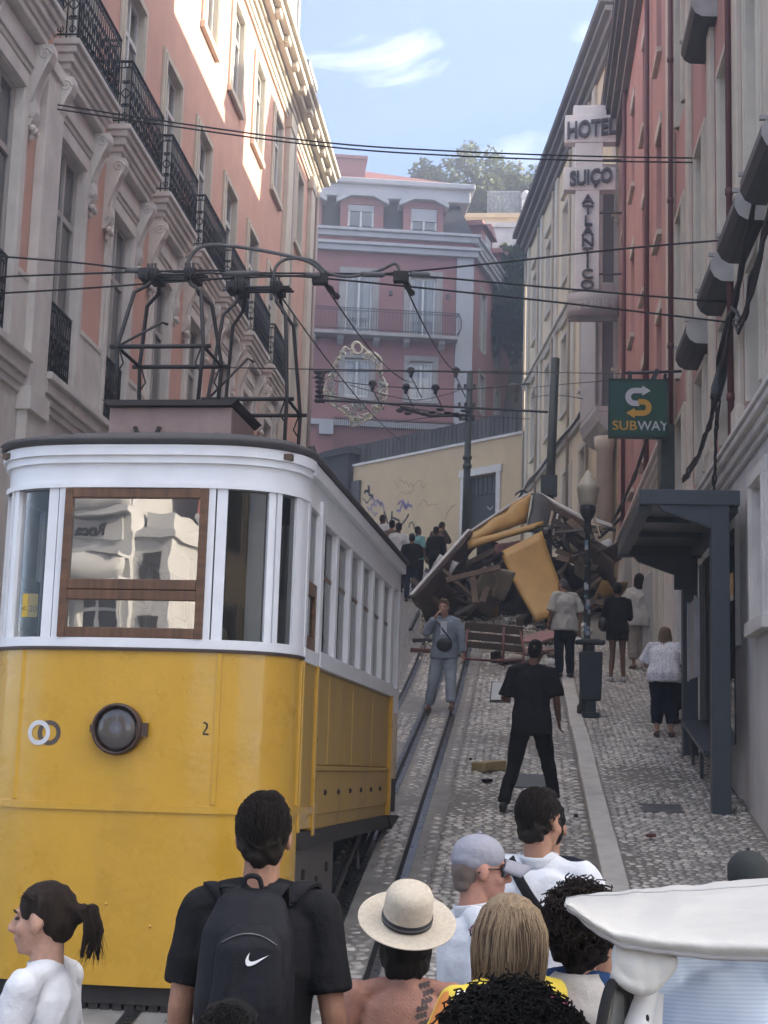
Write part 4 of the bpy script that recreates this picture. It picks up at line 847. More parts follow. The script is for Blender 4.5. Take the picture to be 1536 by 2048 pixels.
# dark hedge and bushes on the slope below the terrace
def bush(px, py, Y, rx, rz, n, label, m, seed):
    r = random.Random(seed); p = at(px, py, Y); root = empty('bush', (p.x, Y, p.z-rz)); tag(root, label, 'bush', 'bushes on the slope below the terrace'); cr = MB()
    for _ in range(n):
        d = Vector((r.gauss(0,1), r.gauss(0,1), r.gauss(0,1))).normalized()*(r.random()**.4); q = p + Vector((d.x*rx, d.y*rx*.7, d.z*rz*(1+.25*sin(7*d.x))))
        ax = Vector((r.gauss(0,1), r.gauss(0,1), r.gauss(0,1))).normalized(); b2 = ax.orthogonal().normalized(); b3 = ax.cross(b2); w = .2*r.uniform(.6, 1.3)
        cr.cm = r.choice((0, 1, 2)); cr.add([q-b2*w, q+b3*w*.5, q+b2*w, q-b3*w*.5], [(0,1,2,3)])
    cr.build('foliage', m, root); st = MB()
    for i in range(5): st.tube([(p.x, Y, p.z-rz), (p.x+rx*.5*r.uniform(-1,1), Y+.3*r.uniform(-1,1), p.z+rz*.3)], .05, 5)
    st.build('stem', M_BARK, root)
bush(1035, 525, 77.5, 1.3, 1.1, 1500, 'light green bush in front of the grey stone terrace wall', Lm, 11)
bush(1045, 590, 76, 1.5, 2.2, 2600, 'tall dark hedge between the rose house and the cream house', [M_LEAF[1]]*3, 12)
bush(1020, 640, 74.5, 1.3, 2.0, 1800, 'dark shrub low behind the side of the rose house', [M_LEAF[1]]*3, 13)
# ------------------------------------------------------------------ yellow funicular tram on the left track
TA = rad(2.6); TO = Vector((-2.60, 10.1, 0)); _ty = Vector((sin(TA), cos(TA), 0)); _tx = Vector((cos(TA), -sin(TA), 0))
def txf(p): return TO + _tx*p[0] + _ty*p[1] + Vector((0, 0, p[2]))
tram = empty('funicular_tram', (-2.4, 13, ground(13))); tag(tram, 'yellow and white funicular tram with round headlight standing at the street foot', 'tram')
def yellow_mat(name, dirt, gloss, c=(.60,.335,.028)):
    m = mat(name, c, gloss, .05, 2.5, 0, coat=.55 if dirt < .3 else .12, stain=dirt, stain_col=(.20,.13,.05))
    t = m.node_tree; b = [n for n in t.nodes if n.type == 'BSDF_PRINCIPLED'][0]
    tc = [n for n in t.nodes if n.type == 'TEX_COORD'][0]
    nb = N(t, 'ShaderNodeTexNoise', Scale=3.2, Detail=4.0, Roughness=.62); t.links.new(tc.outputs['Object'], nb.inputs['Vector'])
    n2 = N(t, 'ShaderNodeTexNoise', Scale=38.0, Detail=2.0); t.links.new(tc.outputs['Object'], n2.inputs['Vector'])
    b1 = N(t, 'ShaderNodeBump', Strength=.35, Distance=.018); t.links.new(nb.outputs[0], b1.inputs['Height'])
    b2 = N(t, 'ShaderNodeBump', Strength=.05, Distance=.003); t.links.new(n2.outputs[0], b2.inputs['Height']); t.links.new(b1.outputs[0], b2.inputs['Normal'])
    t.links.new(b2.outputs[0], b.inputs['Normal']); t.links.new(b2.outputs[0], b.inputs['Coat Normal'])
    b.inputs['Coat Roughness'].default_value = .1; return m
M_YEL = yellow_mat('glossy_tram_yellow', .22, .30); M_YELD = yellow_mat('dull_tram_yellow', .75, .6, (.44,.27,.06))  # side boards get a browner, duller yellow with more stain
M_TW = mat('tram_white_enamel', (.80,.81,.84), .38, .05, 4, .05, 30, coat=.2, stain=.12, stain_col=(.5,.5,.52))
M_WOOD = mat('varnished_oak', (.17,.085,.045), .42, .25, 3, .25, 30, stretch=(1, 1, 9))
M_WOODH = mat('varnished_oak_rail', (.17,.085,.045), .42, .25, 3, .25, 30, stretch=(9, 1, 1))
M_TGLASS = glass('tram_glass', tint=(.0,.0,.0), bump=.0015, bscale=2.0, mixf=.18, ior=1.22)
M_TGLASSM = glass('tram_front_glass', rough=.0, bump=.0006, bscale=3.0, mixf=1.9)
M_UNDER = mat('tram_underframe', (.045,.038,.035), .75, .25, 6, .3, 30)
M_SKIRT = mat('brown_grey_skirt', (.13,.11,.10), .7, .15, 4, .2, 30, stain=.3)
HALF = [(0,0),(.36,.006),(.62,.035),(.78,.085),(.92,.175),(1.01,.29),(1.06,.41),(1.08,.55)]
def oy(x):
    x = abs(x)
    for (a, b), (c, d) in zip(HALF, HALF[1:]):
        if x <= c: return b+(d-b)*(x-a)/(c-a)
    return HALF[-1][1]
OUT = [(-x, y) for x, y in HALF[::-1]] + HALF[1:]
LEN = 6.0; RW = 1.08
def outline_band(mb, pts, z0, z1, th, off=0.0, smooth=True):
    """vertical band that follows the plan outline, th thick inwards, moved out by off"""
    n = len(pts); nr = []
    for i in range(n):
        a = Vector((*pts[max(0,i-1)], 0)); b = Vector((*pts[min(n-1,i+1)], 0)); d = (b-a).normalized(); nr.append((d.y, -d.x))
    o = [(p[0]+q[0]*off, p[1]+q[1]*off) for p, q in zip(pts, nr)]; i_ = [(p[0]+q[0]*(off-th), p[1]+q[1]*(off-th)) for p, q in zip(pts, nr)]
    vs = [(x, y, z0) for x, y in o] + [(x, y, z1) for x, y in o] + [(x, y, z0) for x, y in i_] + [(x, y, z1) for x, y in i_]
    fs = []
    for i in range(n-1): fs += [(i, i+1, n+i+1, n+i)]
    mb.add(vs, fs, smooth)
    fs = []
    for i in range(n-1): fs += [(2*n+i+1, 2*n+i, 3*n+i, 3*n+i+1), (n+i, n+i+1, 3*n+i+1, 3*n+i), (i+1, i, 2*n+i, 2*n+i+1)]
    fs += [(0, n, 3*n, 2*n), (n-1, 3*n-1, 4*n-1, 2*n-1)]
    mb.add(vs, fs, False)
def refine(pts, k=4):
    """smooth the outline with Catmull-Rom"""
    o = []
    for i in range(len(pts)-1):
        p0 = pts[max(0,i-1)]; p1 = pts[i]; p2 = pts[i+1]; p3 = pts[min(len(pts)-1,i+2)]
        for j in range(k):
            t = j/k; o.append(tuple(.5*((2*p1[a])+(-p0[a]+p2[a])*t+(2*p0[a]-5*p1[a]+4*p2[a]-p3[a])*t*t+(-p0[a]+3*p1[a]-3*p2[a]+p3[a])*t**3) for a in (0,1)))
    return o+[pts[-1]]
ROUT = refine(OUT); NO = len(ROUT)
ZB, ZR, ZY, ZS, ZW, ZH, ZT = .42, 1.55, 2.575, 2.66, 3.68, 3.97, 4.03
# front shell
mb = MB(txf); outline_band(mb, ROUT, ZR, ZY, .04); mb.build('front_panel', M_YEL, tram)
mb = MB(txf); outline_band(mb, ROUT, ZB, ZR-.02, .04, .004); mb.build('front_apron', M_YEL, tram)
mb = MB(txf); outline_band(mb, ROUT, ZR-.025, ZR+.022, .05, .018); mb.build('belt_moulding', M_YEL, tram, bevel=.008)
for xs_ in (.62, -.74, 1.075, -1.075):
    mb = MB(txf); y_ = oy(xs_); mb.box(xs_-.018, xs_+.018, y_-.012, y_+.03, ZR+.03, ZY); mb.build('seam_strip', M_YEL, tram, bevel=.006)
mb = MB(txf); outline_band(mb, ROUT, ZY, ZY+.022, .05, .02); mb.build('dark_bead', mat('dark_bead', (.06,.04,.03), .5), tram)
mb = MB(txf); outline_band(mb, ROUT, ZY+.022, ZS, .07, .012); mb.build('window_sill', M_TW, tram, bevel=.008)
mb = MB(txf); outline_band(mb, ROUT, ZW, ZH-.10, .07, .0); mb.build('header', M_TW, tram)
mb = MB(txf); outline_band(mb, ROUT, ZW-.0, ZW+.035, .05, .022); outline_band(mb, ROUT, ZH-.12, ZH-.07, .06, .03); outline_band(mb, ROUT, ZH-.07, ZH, .08, .055); mb.build('cornice', M_TW, tram, bevel=.01)
# front posts
def post(x0, x1, nm='post', off=0.0, m=None):
    seg = [(x0+(x1-x0)*i/4, oy(x0+(x1-x0)*i/4)) for i in range(5)]; p = MB(txf); outline_band(p, seg, ZS, ZW, .06, off); return p.build(nm, m or M_TW, tram, bevel=.006)
for s in (-1, 1):
    for a, b, o_ in ((.50, .545, .012), (.555, .625, .005), (.885, .925, .004), (.93, .955, .012)):
        post(*( (a, b) if s > 0 else (-b, -a) ), off=o_)
    post(*((1.035, 1.079) if s > 0 else (-1.079, -1.035)), off=.008)
# middle windscreen in its oak frame
wf = MB(txf); wf.box(-.5, -.445, -.012, .05, ZS, ZW); fw = wf.build('windscreen_frame', M_WOOD, tram, bevel=.006)
wf = MB(txf); wf.box(.445, .5, -.012, .05, ZS, ZW); wf.build('frame_stile', M_WOOD, fw, bevel=.006)
for q_, r_ in ((ZS, ZS+.07), (ZW-.07, ZW), (2.985, 3.055), (2.915, 2.982)): wf = MB(txf); wf.box(-.445, .445, -.010 if q_ != 2.985 else -.014, .05, q_, r_); wf.build('frame_rail', M_WOODH, fw, bevel=.006)
for z0, z1 in ((ZS+.07, 2.915), (3.055, ZW-.07)):
    g = MB(txf); g.sheet(lambda u, v: (-.45+.9*u, .018+.0, z0-.005+(z1-z0+.01)*v), 12, 8); g.build('windscreen_pane', M_TGLASSM, fw)
for s in (-1, 1):
    for a, b in ((.625, .885), (.955, 1.035)):
        n = 6; g = MB(txf); g.sheet(lambda u, v: (s*(a+(b-a)*u), oy(a+(b-a)*u)+.035, ZS+(ZW-ZS)*v), n, 1); g.build('side_pane', M_TGLASS, tram)
tg = MB(txf); tg.box(-.80, -.69, oy(.75)+.04, oy(.75)+.045, 2.80, 2.96); o = tg.build('sticker', mat('yellow_sticker', (.62,.42,.06), .6), tram)
text_mesh('< 20', .06, .0, lambda p: txf((-.745+p[0], oy(.75)+.034, 2.855+p[1])), 'sticker_text', mat('sticker_ink', (.1,.08,.02), .6), o)
# side bodies
def side(s):
    X = RW*s
    def B(mb, y0, y1, z0, z1, t0=-.05, t1=.0): mb.box(min(X+s*t0, X+s*t1), max(X+s*t0, X+s*t1), y0, y1, z0, z1)
    # cab bay
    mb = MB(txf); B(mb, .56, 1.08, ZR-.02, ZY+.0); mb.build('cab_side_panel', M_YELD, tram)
    mb = MB(txf); B(mb, .56, 1.12, 1.42, 1.52, -.04, .006); B(mb, .56, 1.12, ZR-.03, ZR+.02, -.04, .02); mb.build('cab_side_rail', M_YEL, tram)
    mb = MB(txf); B(mb, .55, .60, 1.40, ZY, -.05, .02); B(mb, 1.08, 1.15, 1.36, ZY, -.05, .024); mb.build('corner_strip', M_YEL, tram, bevel=.006)
    mb = MB(txf); B(mb, .55, 1.12, ZY-.01, ZS, -.06, .02); mb.build('cab_sill', M_TW, tram)
    mb = MB(txf); B(mb, .545, .63, ZS, ZW, -.06, .012); B(mb, 1.06, 1.19, ZS-.05, ZW+.1, -.06, .02); mb.build('cab_post', M_TW, tram, bevel=.006)
    mb = MB(txf); B(mb, .63, 1.06, ZS, ZS+.10, -.05, -.005); B(mb, .63, 1.06, 3.06, 3.15, -.05, -.005); B(mb, .63, .68, ZS, 3.1, -.05, -.006); B(mb, 1.01, 1.06, ZS, 3.1, -.05, -.006); mb.build('oak_half_door', M_WOOD, tram)
    g = MB(txf); B(g, .68, 1.01, ZS+.1, 3.06, -.03, -.025); B(g, .63, 1.06, 3.15, ZW, -.035, -.03); g.build('cab_side_pane', M_TGLASS, tram)
    # saloon
    y0, y1 = 1.15, 5.35; nb = 7; bw = (y1-y0)/nb
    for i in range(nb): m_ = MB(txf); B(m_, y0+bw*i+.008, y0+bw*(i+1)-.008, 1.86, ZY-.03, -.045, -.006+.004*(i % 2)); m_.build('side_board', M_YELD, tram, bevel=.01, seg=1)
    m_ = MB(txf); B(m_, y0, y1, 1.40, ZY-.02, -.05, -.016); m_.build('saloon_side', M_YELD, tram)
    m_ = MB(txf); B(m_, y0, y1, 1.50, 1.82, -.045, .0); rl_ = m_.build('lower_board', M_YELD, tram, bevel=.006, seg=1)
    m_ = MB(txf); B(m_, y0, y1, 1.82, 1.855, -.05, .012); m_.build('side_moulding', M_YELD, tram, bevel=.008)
    for i in range(6): yb = y0+.5+i*.62; b_ = MB(txf); b_.ell((X+s*.006, yb, 1.66), (.016, .022, .022), None, 8, 6); b_.build('bolt', M_UNDER, rl_)
    m_ = MB(txf); B(m_, 5.35, 5.42, 1.40, ZY, -.06, .03); m_.build('end_strip', M_YEL, tram)
    m_ = MB(txf); B(m_, 1.12, 5.42, ZY-.015, ZS+.02, -.07, .028); m_.build('saloon_sill', M_TW, tram, bevel=.006)
    m_ = MB(txf); B(m_, .545, LEN, ZW, ZH-.02, -.06, .0); m_.build('saloon_header', M_TW, tram)
    m_ = MB(txf); B(m_, 1.19, 5.40, ZW-.045, ZW, -.05, .018); B(m_, .55, LEN+.02, ZH-.10, ZH, -.06, .05); m_.build('side_cornice', M_TW, tram, bevel=.008)
    nw = 6; ww = (5.30-1.19)/nw
    for i in range(1, nw+1):
        yp = 1.19+ww*i; m_ = MB(txf); B(m_, yp-.055, yp+.055, ZS+.02, ZW-.04, -.06, .008); m_.build('window_post', M_TW, tram, bevel=.006)
    for i in range(nw):
        a, b = 1.19+ww*i+.055, 1.19+ww*(i+1)-.055; g = MB(txf); B(g, a, b, ZS+.02, ZW-.04, -.04, -.036); g.build('saloon_pane', M_TGLASS, tram)
        f = MB(txf); B(f, a, a+.03, ZS+.02, ZW-.04, -.06, -.03); B(f, a, b, 3.25, 3.28, -.06, -.03); f.build('sash', M_WOOD, tram)
    # rear platform
    m_ = MB(txf); B(m_, 5.85, LEN+.02, ZS, ZW, -.10, .01); B(m_, 5.42, 5.50, ZS, ZW, -.06, .0); m_.build('platform_post', M_TW, tram, bevel=.01)
    m_ = MB(txf); B(m_, 5.42, LEN+.02, ZS-.25, ZS, -.06, .004); m_.build('platform_rail', M_TW, tram)
    m_ = MB(txf); B(m_, 5.60, LEN+.02, 1.75, ZS-.25, -.06, .0); m_.build('platform_panel', M_YEL, tram)
    m_ = MB(txf); B(m_, 5.45, LEN, 1.42, 1.75, -.06, .0); m_.build('platform_step', M_UNDER, tram)
    # lower frame under the side
    m_ = MB(txf); B(m_, .56, 5.6, 1.28, 1.40, -.10, .01); m_.build('side_sill_beam', M_UNDER, tram)
    m_ = MB(txf); B(m_, .62, 2.35, .55, 1.28, -.08, -.03); sk = m_.build('side_skirt', M_SKIRT, tram, bevel=.01)
    for yy, zz_ in ((1.0, 1.10), (1.55, 1.02), (1.55, .90), (1.55, .72), (.72, .68), (2.0, 1.1)): b_ = MB(txf); b_.box(min(X-s*.028, X-s*.01), max(X-s*.028, X-s*.01), yy-.03, yy+.03, zz_-.04, zz_+.03); b_.build('fitting', M_UNDER, sk)
    # lifeguard at the rear
    m_ = MB(txf); m_.prism([(5.3, 1.40), (6.05, 1.38), (6.35, 1.32), (6.35, 1.24), (6.0, 1.20), (5.6, 1.25)], 'x', X-.05 if s > 0 else X-.03, X+.03 if s > 0 else X+.05); m_.cyl((X, 6.3, 1.28), (X+s*.12, 6.36, 1.28), .03, n=8); m_.build('lifeguard', M_UNDER, tram)
side(1); side(-1)
# rear end
mb = MB(txf); mb.box(-RW, RW, LEN-.05, LEN, 1.75, ZS); mb.build('rear_panel', M_YEL, tram)
mb = MB(txf); mb.box(-RW, RW, LEN-.05, LEN+.005, ZW, ZH-.02)
for x in (-.55, -.0, .55): mb.box(x-.05, x+.05, LEN-.05, LEN, ZS, ZW)
mb.build('rear_header', M_TW, tram)
# roof
plan = [(x*1.055, y-.06 if abs(x) < 1.0 else y) for x, y in ROUT] + [(RW*1.055, LEN+.1), (-RW*1.055, LEN+.1)]
mb = MB(txf); n = len(plan); rings = [(1.0, ZH+.002), (1.012, ZH+.03), (1.0, ZT), (.96, ZT+.035), (.80, ZT+.09), (.45, ZT+.13)]
cy_ = 3.0; vs = []
for f, z in rings: vs += [(x*f, cy_+(y-cy_)*(f if f > .95 else .5+.5*f), z) for x, y in plan]
mb.add(vs, [(r*n+i, r*n+(i+1) % n, (r+1)*n+(i+1) % n, (r+1)*n+i) for r in range(len(rings)-1) for i in range(n)], True)
mb.add(vs[-n:], [tuple(range(n))]); mb.add([(x, y, ZH+.002) for x, y in plan], [tuple(range(n))[::-1]])
mb.build('roof', mat('grey_roof_canvas', (.075,.07,.072), .8, .15, 4, .2, 40), tram)
# interior
mb = MB(txf); mb.box(-1.0, 1.0, .6, LEN-.1, 1.62, 1.68); mb.build('floor', M_UNDER, tram)
M_INT = mat('dark_varnished_interior', (.05,.035,.028), .5, .2, 4)
mb = MB(txf); mb.box(-1.0, -.62, 1.4, 5.2, 1.7, 2.15); mb.box(.62, 1.0, 1.4, 5.2, 1.7, 2.15); mb.box(-1.02, -.95, 1.2, 5.3, 1.7, ZS); mb.box(.95, 1.02, 1.2, 5.3, 1.7, ZS); mb.build('bench', M_INT, tram)
mb = MB(txf); mb.box(-1.03, -.35, 1.12, 1.18, 1.68, ZH-.02); mb.box(.35, 1.03, 1.12, 1.18, 1.68, ZH-.02); mb.box(-.35, .35, 1.12, 1.18, 3.55, ZH-.02); mb.box(-1.03, -.30, 5.3, 5.36, 1.68, ZH); mb.box(.3, 1.03, 5.3, 5.36, 1.68, ZH); mb.build('bulkhead', M_INT, tram)
mb = MB(txf); mb.box(-1.03, 1.03, .15, LEN, ZH-.06, ZH-.02); mb.build('ceiling', mat('oak_ceiling', (.12,.08,.055), .7), tram)
mb = MB(txf); mb.cyl((.42, .5, 1.68), (.42, .5, 2.7), .05, n=10); mb.cyl((.42, .42, 2.7), (.42, .58, 2.7), .13, n=12); mb.box(.62, .74, .72, .9, 1.7, 3.6); mb.cyl((.80, .85, 1.7), (.80, .85, 3.9), .022, n=8); mb.build('control_stand', mat('brass_and_paint', (.30,.27,.22), .5, .1), tram)
mb = MB(txf); mb.sheet(lambda u, v: (.70+.22*u, 1.08+.02*sin(u*18), 2.0+1.6*v), 10, 1); mb.build('curtain', M_CURT, tram)
# headlight
hl = MB(txf); Rx = Matrix(((1,0,0),(0,0,1),(0,-1,0)))   # local z -> -y
Rl = Matrix(((1,0,0),(0,0,-1),(0,1,0)))
hl.lathe([(.11, -.02), (.168, .0), (.172, .05), (.167, .075), (.152, .085), (.148, .06), (.146, .02)], (-.03, .0, 2.055), 32, Rl)
hl.bar((-.215, -.03, 2.055), (-.16, -.03, 2.055), .04, .05); hl.bar((.10, -.04, 2.055), (.175, -.03, 2.055), .05, .09); 
o = hl.build('headlight', mat('brown_lamp_enamel', (.075,.042,.03), .4, .15, 8), tram)
hl = MB(txf); hl.lathe([(.149, .05), (.12, .062), (.06, .07), (.0, .073)], (-.03, .0, 2.055), 32, Rl); hl.build('lens', mat('smoky_lens', (.07,.06,.055), .05, .05, 3, coat=1.0), o)
# marks
for cx_, nm, col in ((-.59, 'ring_mark', (.66,.66,.68)), (-.515, 'ring_mark', (.09,.07,.06))):
    r_ = MB(txf); n = 32; vs = []
    for rr in (.052, .083):
        vs += [(cx_+rr*cos(2*pi*i/n), oy(cx_+rr*cos(2*pi*i/n))-.0055-(.001 if col[0] > .5 else 0), 2.02+rr*sin(2*pi*i/n)) for i in range(n)]
    r_.add(vs, [(i, (i+1) % n, n+(i+1) % n, n+i) for i in range(n)]); r_.build(nm, mat('logo_%d' % int(col[0]*100), col, .4), tram)
text_mesh('2', .125, .001, lambda p: txf((.545+p[0], oy(.545)-.004-p[2], 2.07+p[1])), 'number', mat('number_ink', (.035,.03,.02), .4), tram)
for x, z in ((-.05, .93), (.42, .78), (-.6, .9), (.25, .80)): b_ = MB(txf); b_.ell((x, oy(x)-.004, z), (.012, .012, .012), None, 8, 6); b_.build('rivet', M_YEL, tram)
# fender below the apron
mb = MB(txf); outline_band(mb, [p for p in ROUT], .30, ZB-.0, .06, -.05); mb.build('fender_beam', M_UNDER, tram)
for i in range(26): x = -1.0+2.0*i/25; f = MB(txf); y_ = oy(x)+.06; f.box(x-.03, x+.03, y_, y_+.04, -.02, .31); f.build('fender_slat', M_UNDER, tram)
# trucks
def wheel(x, y):
    z = ground(TO.y+y)+.30; w = MB(txf); w.lathe([(.06, -.07), (.30, -.06), (.34, -.05), (.34, -.02), (.30, .0), (.29, .05), (.08, .07)], (x, y, z), 24, Matrix(((0,0,1),(0,1,0),(-1,0,0)))); w.build('wheel', M_STEEL, tram)
for x in (-.47, .45):
    for y in (1.6, 4.6): wheel(x, y)
mb = MB(txf); 
for x in (-.75, .72): mb.box(x-.05, x+.05, .4, 5.8, .95, 1.25); mb.bar((x, 1.0, .55), (x, 5.3, 1.2), .06, .1); mb.bar((x, .8, .5), (x, 2.4, .6), .05, .1)
mb.box(-.8, .8, .6, .75, .6, 1.2); mb.box(-.8, .8, 2.6, 2.8, .8, 1.25); mb.box(-.85, .85, 5.2, 5.4, 1.2, 1.38); mb.box(-.6, .6, 1.0, 4.8, .9, 1.3); mb.build('underframe', M_UNDER, tram)
mb = MB(txf); mb.tube([(.98, 4.2, 1.25), (.98, 3.6, 1.05), (.97, 2.9, .78), (.95, 2.5, .60), (.93, 2.1, .42), (.92, 1.7, .36)], .028, 7); mb.tube([(.95, 4.1, 1.2), (1.0, 4.0, 1.1), (1.02, 3.95, .95), (.98, 3.9, .85)], .018, 6); mb.bar((.96, 4.9, 1.3), (.96, 4.2, .95), .05, .03); mb.tube([(.9, 2.0, .5), (1.0, 1.8, .55), (1.02, 1.6, .42), (.95, 1.5, .3)], .02, 6); mb.bar((.96, 1.2, .5), (.96, 3.2, .72), .04, .06); mb.build('brake_rod', mat('dusty_rod', (.12,.11,.115), .5, .2, 8, metal=.4), tram)
for i in range(7): y_ = 2.3+i*.16; m_ = MB(txf); m_.cyl((.9, y_, .45+.02*i), (.9, y_, .62+.02*i), .03, n=8); m_.build('spring', M_UNDER, tram)
# roof gear
mb = MB(txf); mb.box(-.72, .27, 1.5, 2.3, 4.20, 4.60); bx_ = mb.build('resistor_box', mat('dusty_pink_box', (.30,.215,.20), .75, .15, 4, .2, 30, stain=.3), tram, bevel=.01)
mb = MB(txf); mb.add([(-.77,1.45,4.65),(-.72,1.45,4.605),(.27,1.45,4.605),(.32,1.45,4.65),(-.77,2.36,4.65),(-.72,2.36,4.605),(.27,2.36,4.605),(.32,2.36,4.65)], [(0,1,5,4),(1,2,6,5),(2,3,7,6),(0,4,7,3),(0,3,2,1),(4,5,6,7)]); mb.build('box_lid', M_UNDER, bx_)
for x in (-.62, -.34, -.13, .16): b_ = MB(txf); b_.cyl((x, 1.46, 4.36), (x, 1.50, 4.36), .03, n=10); b_.build('bolt', M_UNDER, bx_)
for a_, c_ in ((-.50, -.44), (-.30, -.40)): b_ = MB(txf); b_.bar((a_, 1.48, 4.44), (c_+.02, 1.48, 4.24), .02, .03); b_.build('strut', M_UNDER, bx_)
for x in (-1.0, -.72, -.22, .1): b_ = MB(txf); b_.box(x-.12, x+.12, 1.35, 2.1, 4.16, 4.20); b_.build('roof_slat', mat('grey_slat', (.10,.10,.105), .7), tram)
mb = MB(txf); mb.box(.32, .42, 1.8, 2.5, 4.12, 4.44); mb.box(.42, .95, 2.0, 2.12, 4.12, 4.2); mb.box(.42, .95, 3.5, 3.62, 4.12, 4.2)
for i in range(4): mb.cyl((.50+.12*i, 2.05, 4.2), (.44+.12*i, 2.05, 4.40), .05, .035, n=8)
mb.build('roof_frame', M_UNDER, tram)
def trolley(y0, x0, z0, wide, mid, top, h, name='trolley_frame'):
    mb = MB(txf); zm = z0+h*.42; zt_ = z0+h*.93; d0, dm, dt = .30, .32, .14
    for sx in (-1, 1):
        for sy in (-1, 1):
            a = (x0+sx*wide, y0+sy*d0, z0); b = (x0+sx*mid, y0+sy*dm, zm); c = (x0+sx*(mid*.55+top*.45), y0+sy*(dt+.05), z0+h*.80); d = (x0+sx*top*.95, y0+sy*dt, z0+h*.86); e = (x0+sx*top*.8, y0+sy*dt*.7, zt_)
            mb.tube([a, b, c, d, e], .017, 7)
            mb.tube([(b[0]+sx*.0, b[1], b[2]+.04), (b[0]-sx*.03, b[1], b[2]-.05), (b[0]-sx*.06, b[1], b[2]-.14), (b[0]-sx*.02, b[1], b[2]-.2)], .008, 5)
        mb.tube([(x0+sx*mid, y0-dm-.02, zm), (x0+sx*mid, y0+dm+.02, zm)], .015, 6)
    for sy in (-1, 1): mb.tube([(x0-mid-.06, y0+sy*dm, zm), (x0+mid+.06, y0+sy*dm, zm)], .019, 7)
    for sy in (-1, 1): mb.tube([(x0-wide-.03, y0+sy*d0, z0+.06), (x0+wide+.03, y0+sy*d0, z0+.06)], .016, 6)
    mb.tube([(x0-mid, y0-dm, zm), (x0-top*.3, y0-dt*.8, z0+h*.62), (x0+.0, y0-dt, z0+h*.6)], .012, 6)
    o = mb.build(name, M_STEEL if False else mat('dark_pole_steel', (.028,.024,.025), .55, .2, 10, .15, 50), tram)
    c = MB(txf)
    for k in range(3): c.tube([(x0-top-.07, y0-.12+.1*k, zt_+.01*k), (x0+top+.10, y0-.12+.1*k, zt_+.01*k)], .013, 6)
    for sx in (-1, 1):
        c.box(x0+sx*top*.85-.05, x0+sx*top*.85+.05, y0-.14, y0+.12, zt_-.03, zt_+.05)
        for k in range(3): c.cyl((x0+sx*top*.85+.03*k-.03, y0-.14, zt_-.06), (x0+sx*top*.85+.03*k-.03, y0-.14, zt_+.09), .012, n=6)
    c.box(x0-top-.10, x0-top+.02, y0-.1, y0+.1, zt_-.015, zt_+.07); c.build('collector_head', mat('dark_pole_steel', (.05,.043,.045), .5), o)
trolley(2.1, -.42, 4.62, .33, .36, .19, 1.32); trolley(3.4, .02, 4.15, .34, .36, .20, 2.15)
# ------------------------------------------------------------------ shelter on the right pavement
M_SHEL = mat('slate_blue_paint', (.058,.072,.088), .45, .08, 4, .08, 40)
sh_ = empty('shelter', (2.1, 18, ground(18)+.1)); tag(sh_, 'tall slate grey street shelter with slanting canopy against the grey wall', 'shelter')
mb = MB(); mb.box(2.0, 2.19, 16.3, 16.5, ground(16.4)+.05, 4.72); mb.build('post', M_SHEL, sh_, bevel=.008)
mb = MB(); mb.box(2.06, 2.25, 19.75, 19.95, ground(19.9)+.05, 4.66); mb.build('post', M_SHEL, sh_, bevel=.008)
mb = MB(); mb.box(1.25, 2.30, 16.28, 16.42, 4.70, 4.86); mb.box(1.25, 2.30, 19.72, 19.86, 4.62, 4.80); mb.box(1.25, 1.38, 16.42, 19.72, 4.64, 4.83); mb.box(2.17, 2.30, 16.42, 19.72, 4.64, 4.83); mb.build('canopy_frame', M_SHEL, sh_, bevel=.008)
mb = MB(); mb.box(1.38, 2.17, 16.42, 19.72, 4.76, 4.785); mb.build('canopy_panel', mat('smoked_panel', (.13,.125,.12), .35, .12, 2, stain=.3), sh_)
for yy in (17.5, 18.6): mb = MB(); mb.box(1.38, 2.17, yy-.03, yy+.03, 4.70, 4.757); mb.build('canopy_rib', M_SHEL, sh_)
for yy, zz_ in ((16.36, 4.70), (19.8, 4.62)): mb = MB(); mb.prism([(1.45, zz_), (2.02, zz_), (2.02, zz_-.24), (1.5, zz_-.06)], 'y', yy-.05, yy+.05); mb.build('canopy_arm', M_SHEL, sh_)
mb = MB(); mb.box(1.95, 2.22, 19.70, 19.74, 4.2, 4.62); mb.build('rear_fascia', M_SHEL, sh_)
mb = MB(); mb.box(2.26, 2.275, 16.55, 19.7, ground(19.7)+.2, 4.5); mb.build('glass_back', M_TGLASS, sh_)
mb = MB(); mb.box(2.02, 2.06, 17.9, 18.7, 3.0, 3.9); mb.box(2.0, 2.02, 17.9, 17.95, 2.98, 3.92); mb.box(2.0, 2.02, 18.65, 18.7, 2.98, 3.92); mb.build('notice_case', mat('pale_case', (.42,.42,.43), .5), sh_)
for yy in (17.3, 18.3, 19.2): mb = MB(); mb.box(2.10, 2.14, yy-.03, yy+.03, ground(yy)+.05, ground(yy)+.55); mb.build('bench_leg', M_SHEL, sh_)
mb = MB(); mb.add([(2.0,17.1,ground(17.1)+.56),(2.26,17.1,ground(17.1)+.56),(2.26,19.4,ground(19.4)+.56),(2.0,19.4,ground(19.4)+.56),(2.0,17.1,ground(17.1)+.61),(2.26,17.1,ground(17.1)+.61),(2.26,19.4,ground(19.4)+.61),(2.0,19.4,ground(19.4)+.61)], [(0,3,2,1),(4,5,6,7),(0,1,5,4),(1,2,6,5),(2,3,7,6),(3,0,4,7)]); mb.build('bench_seat', M_SHEL, sh_)
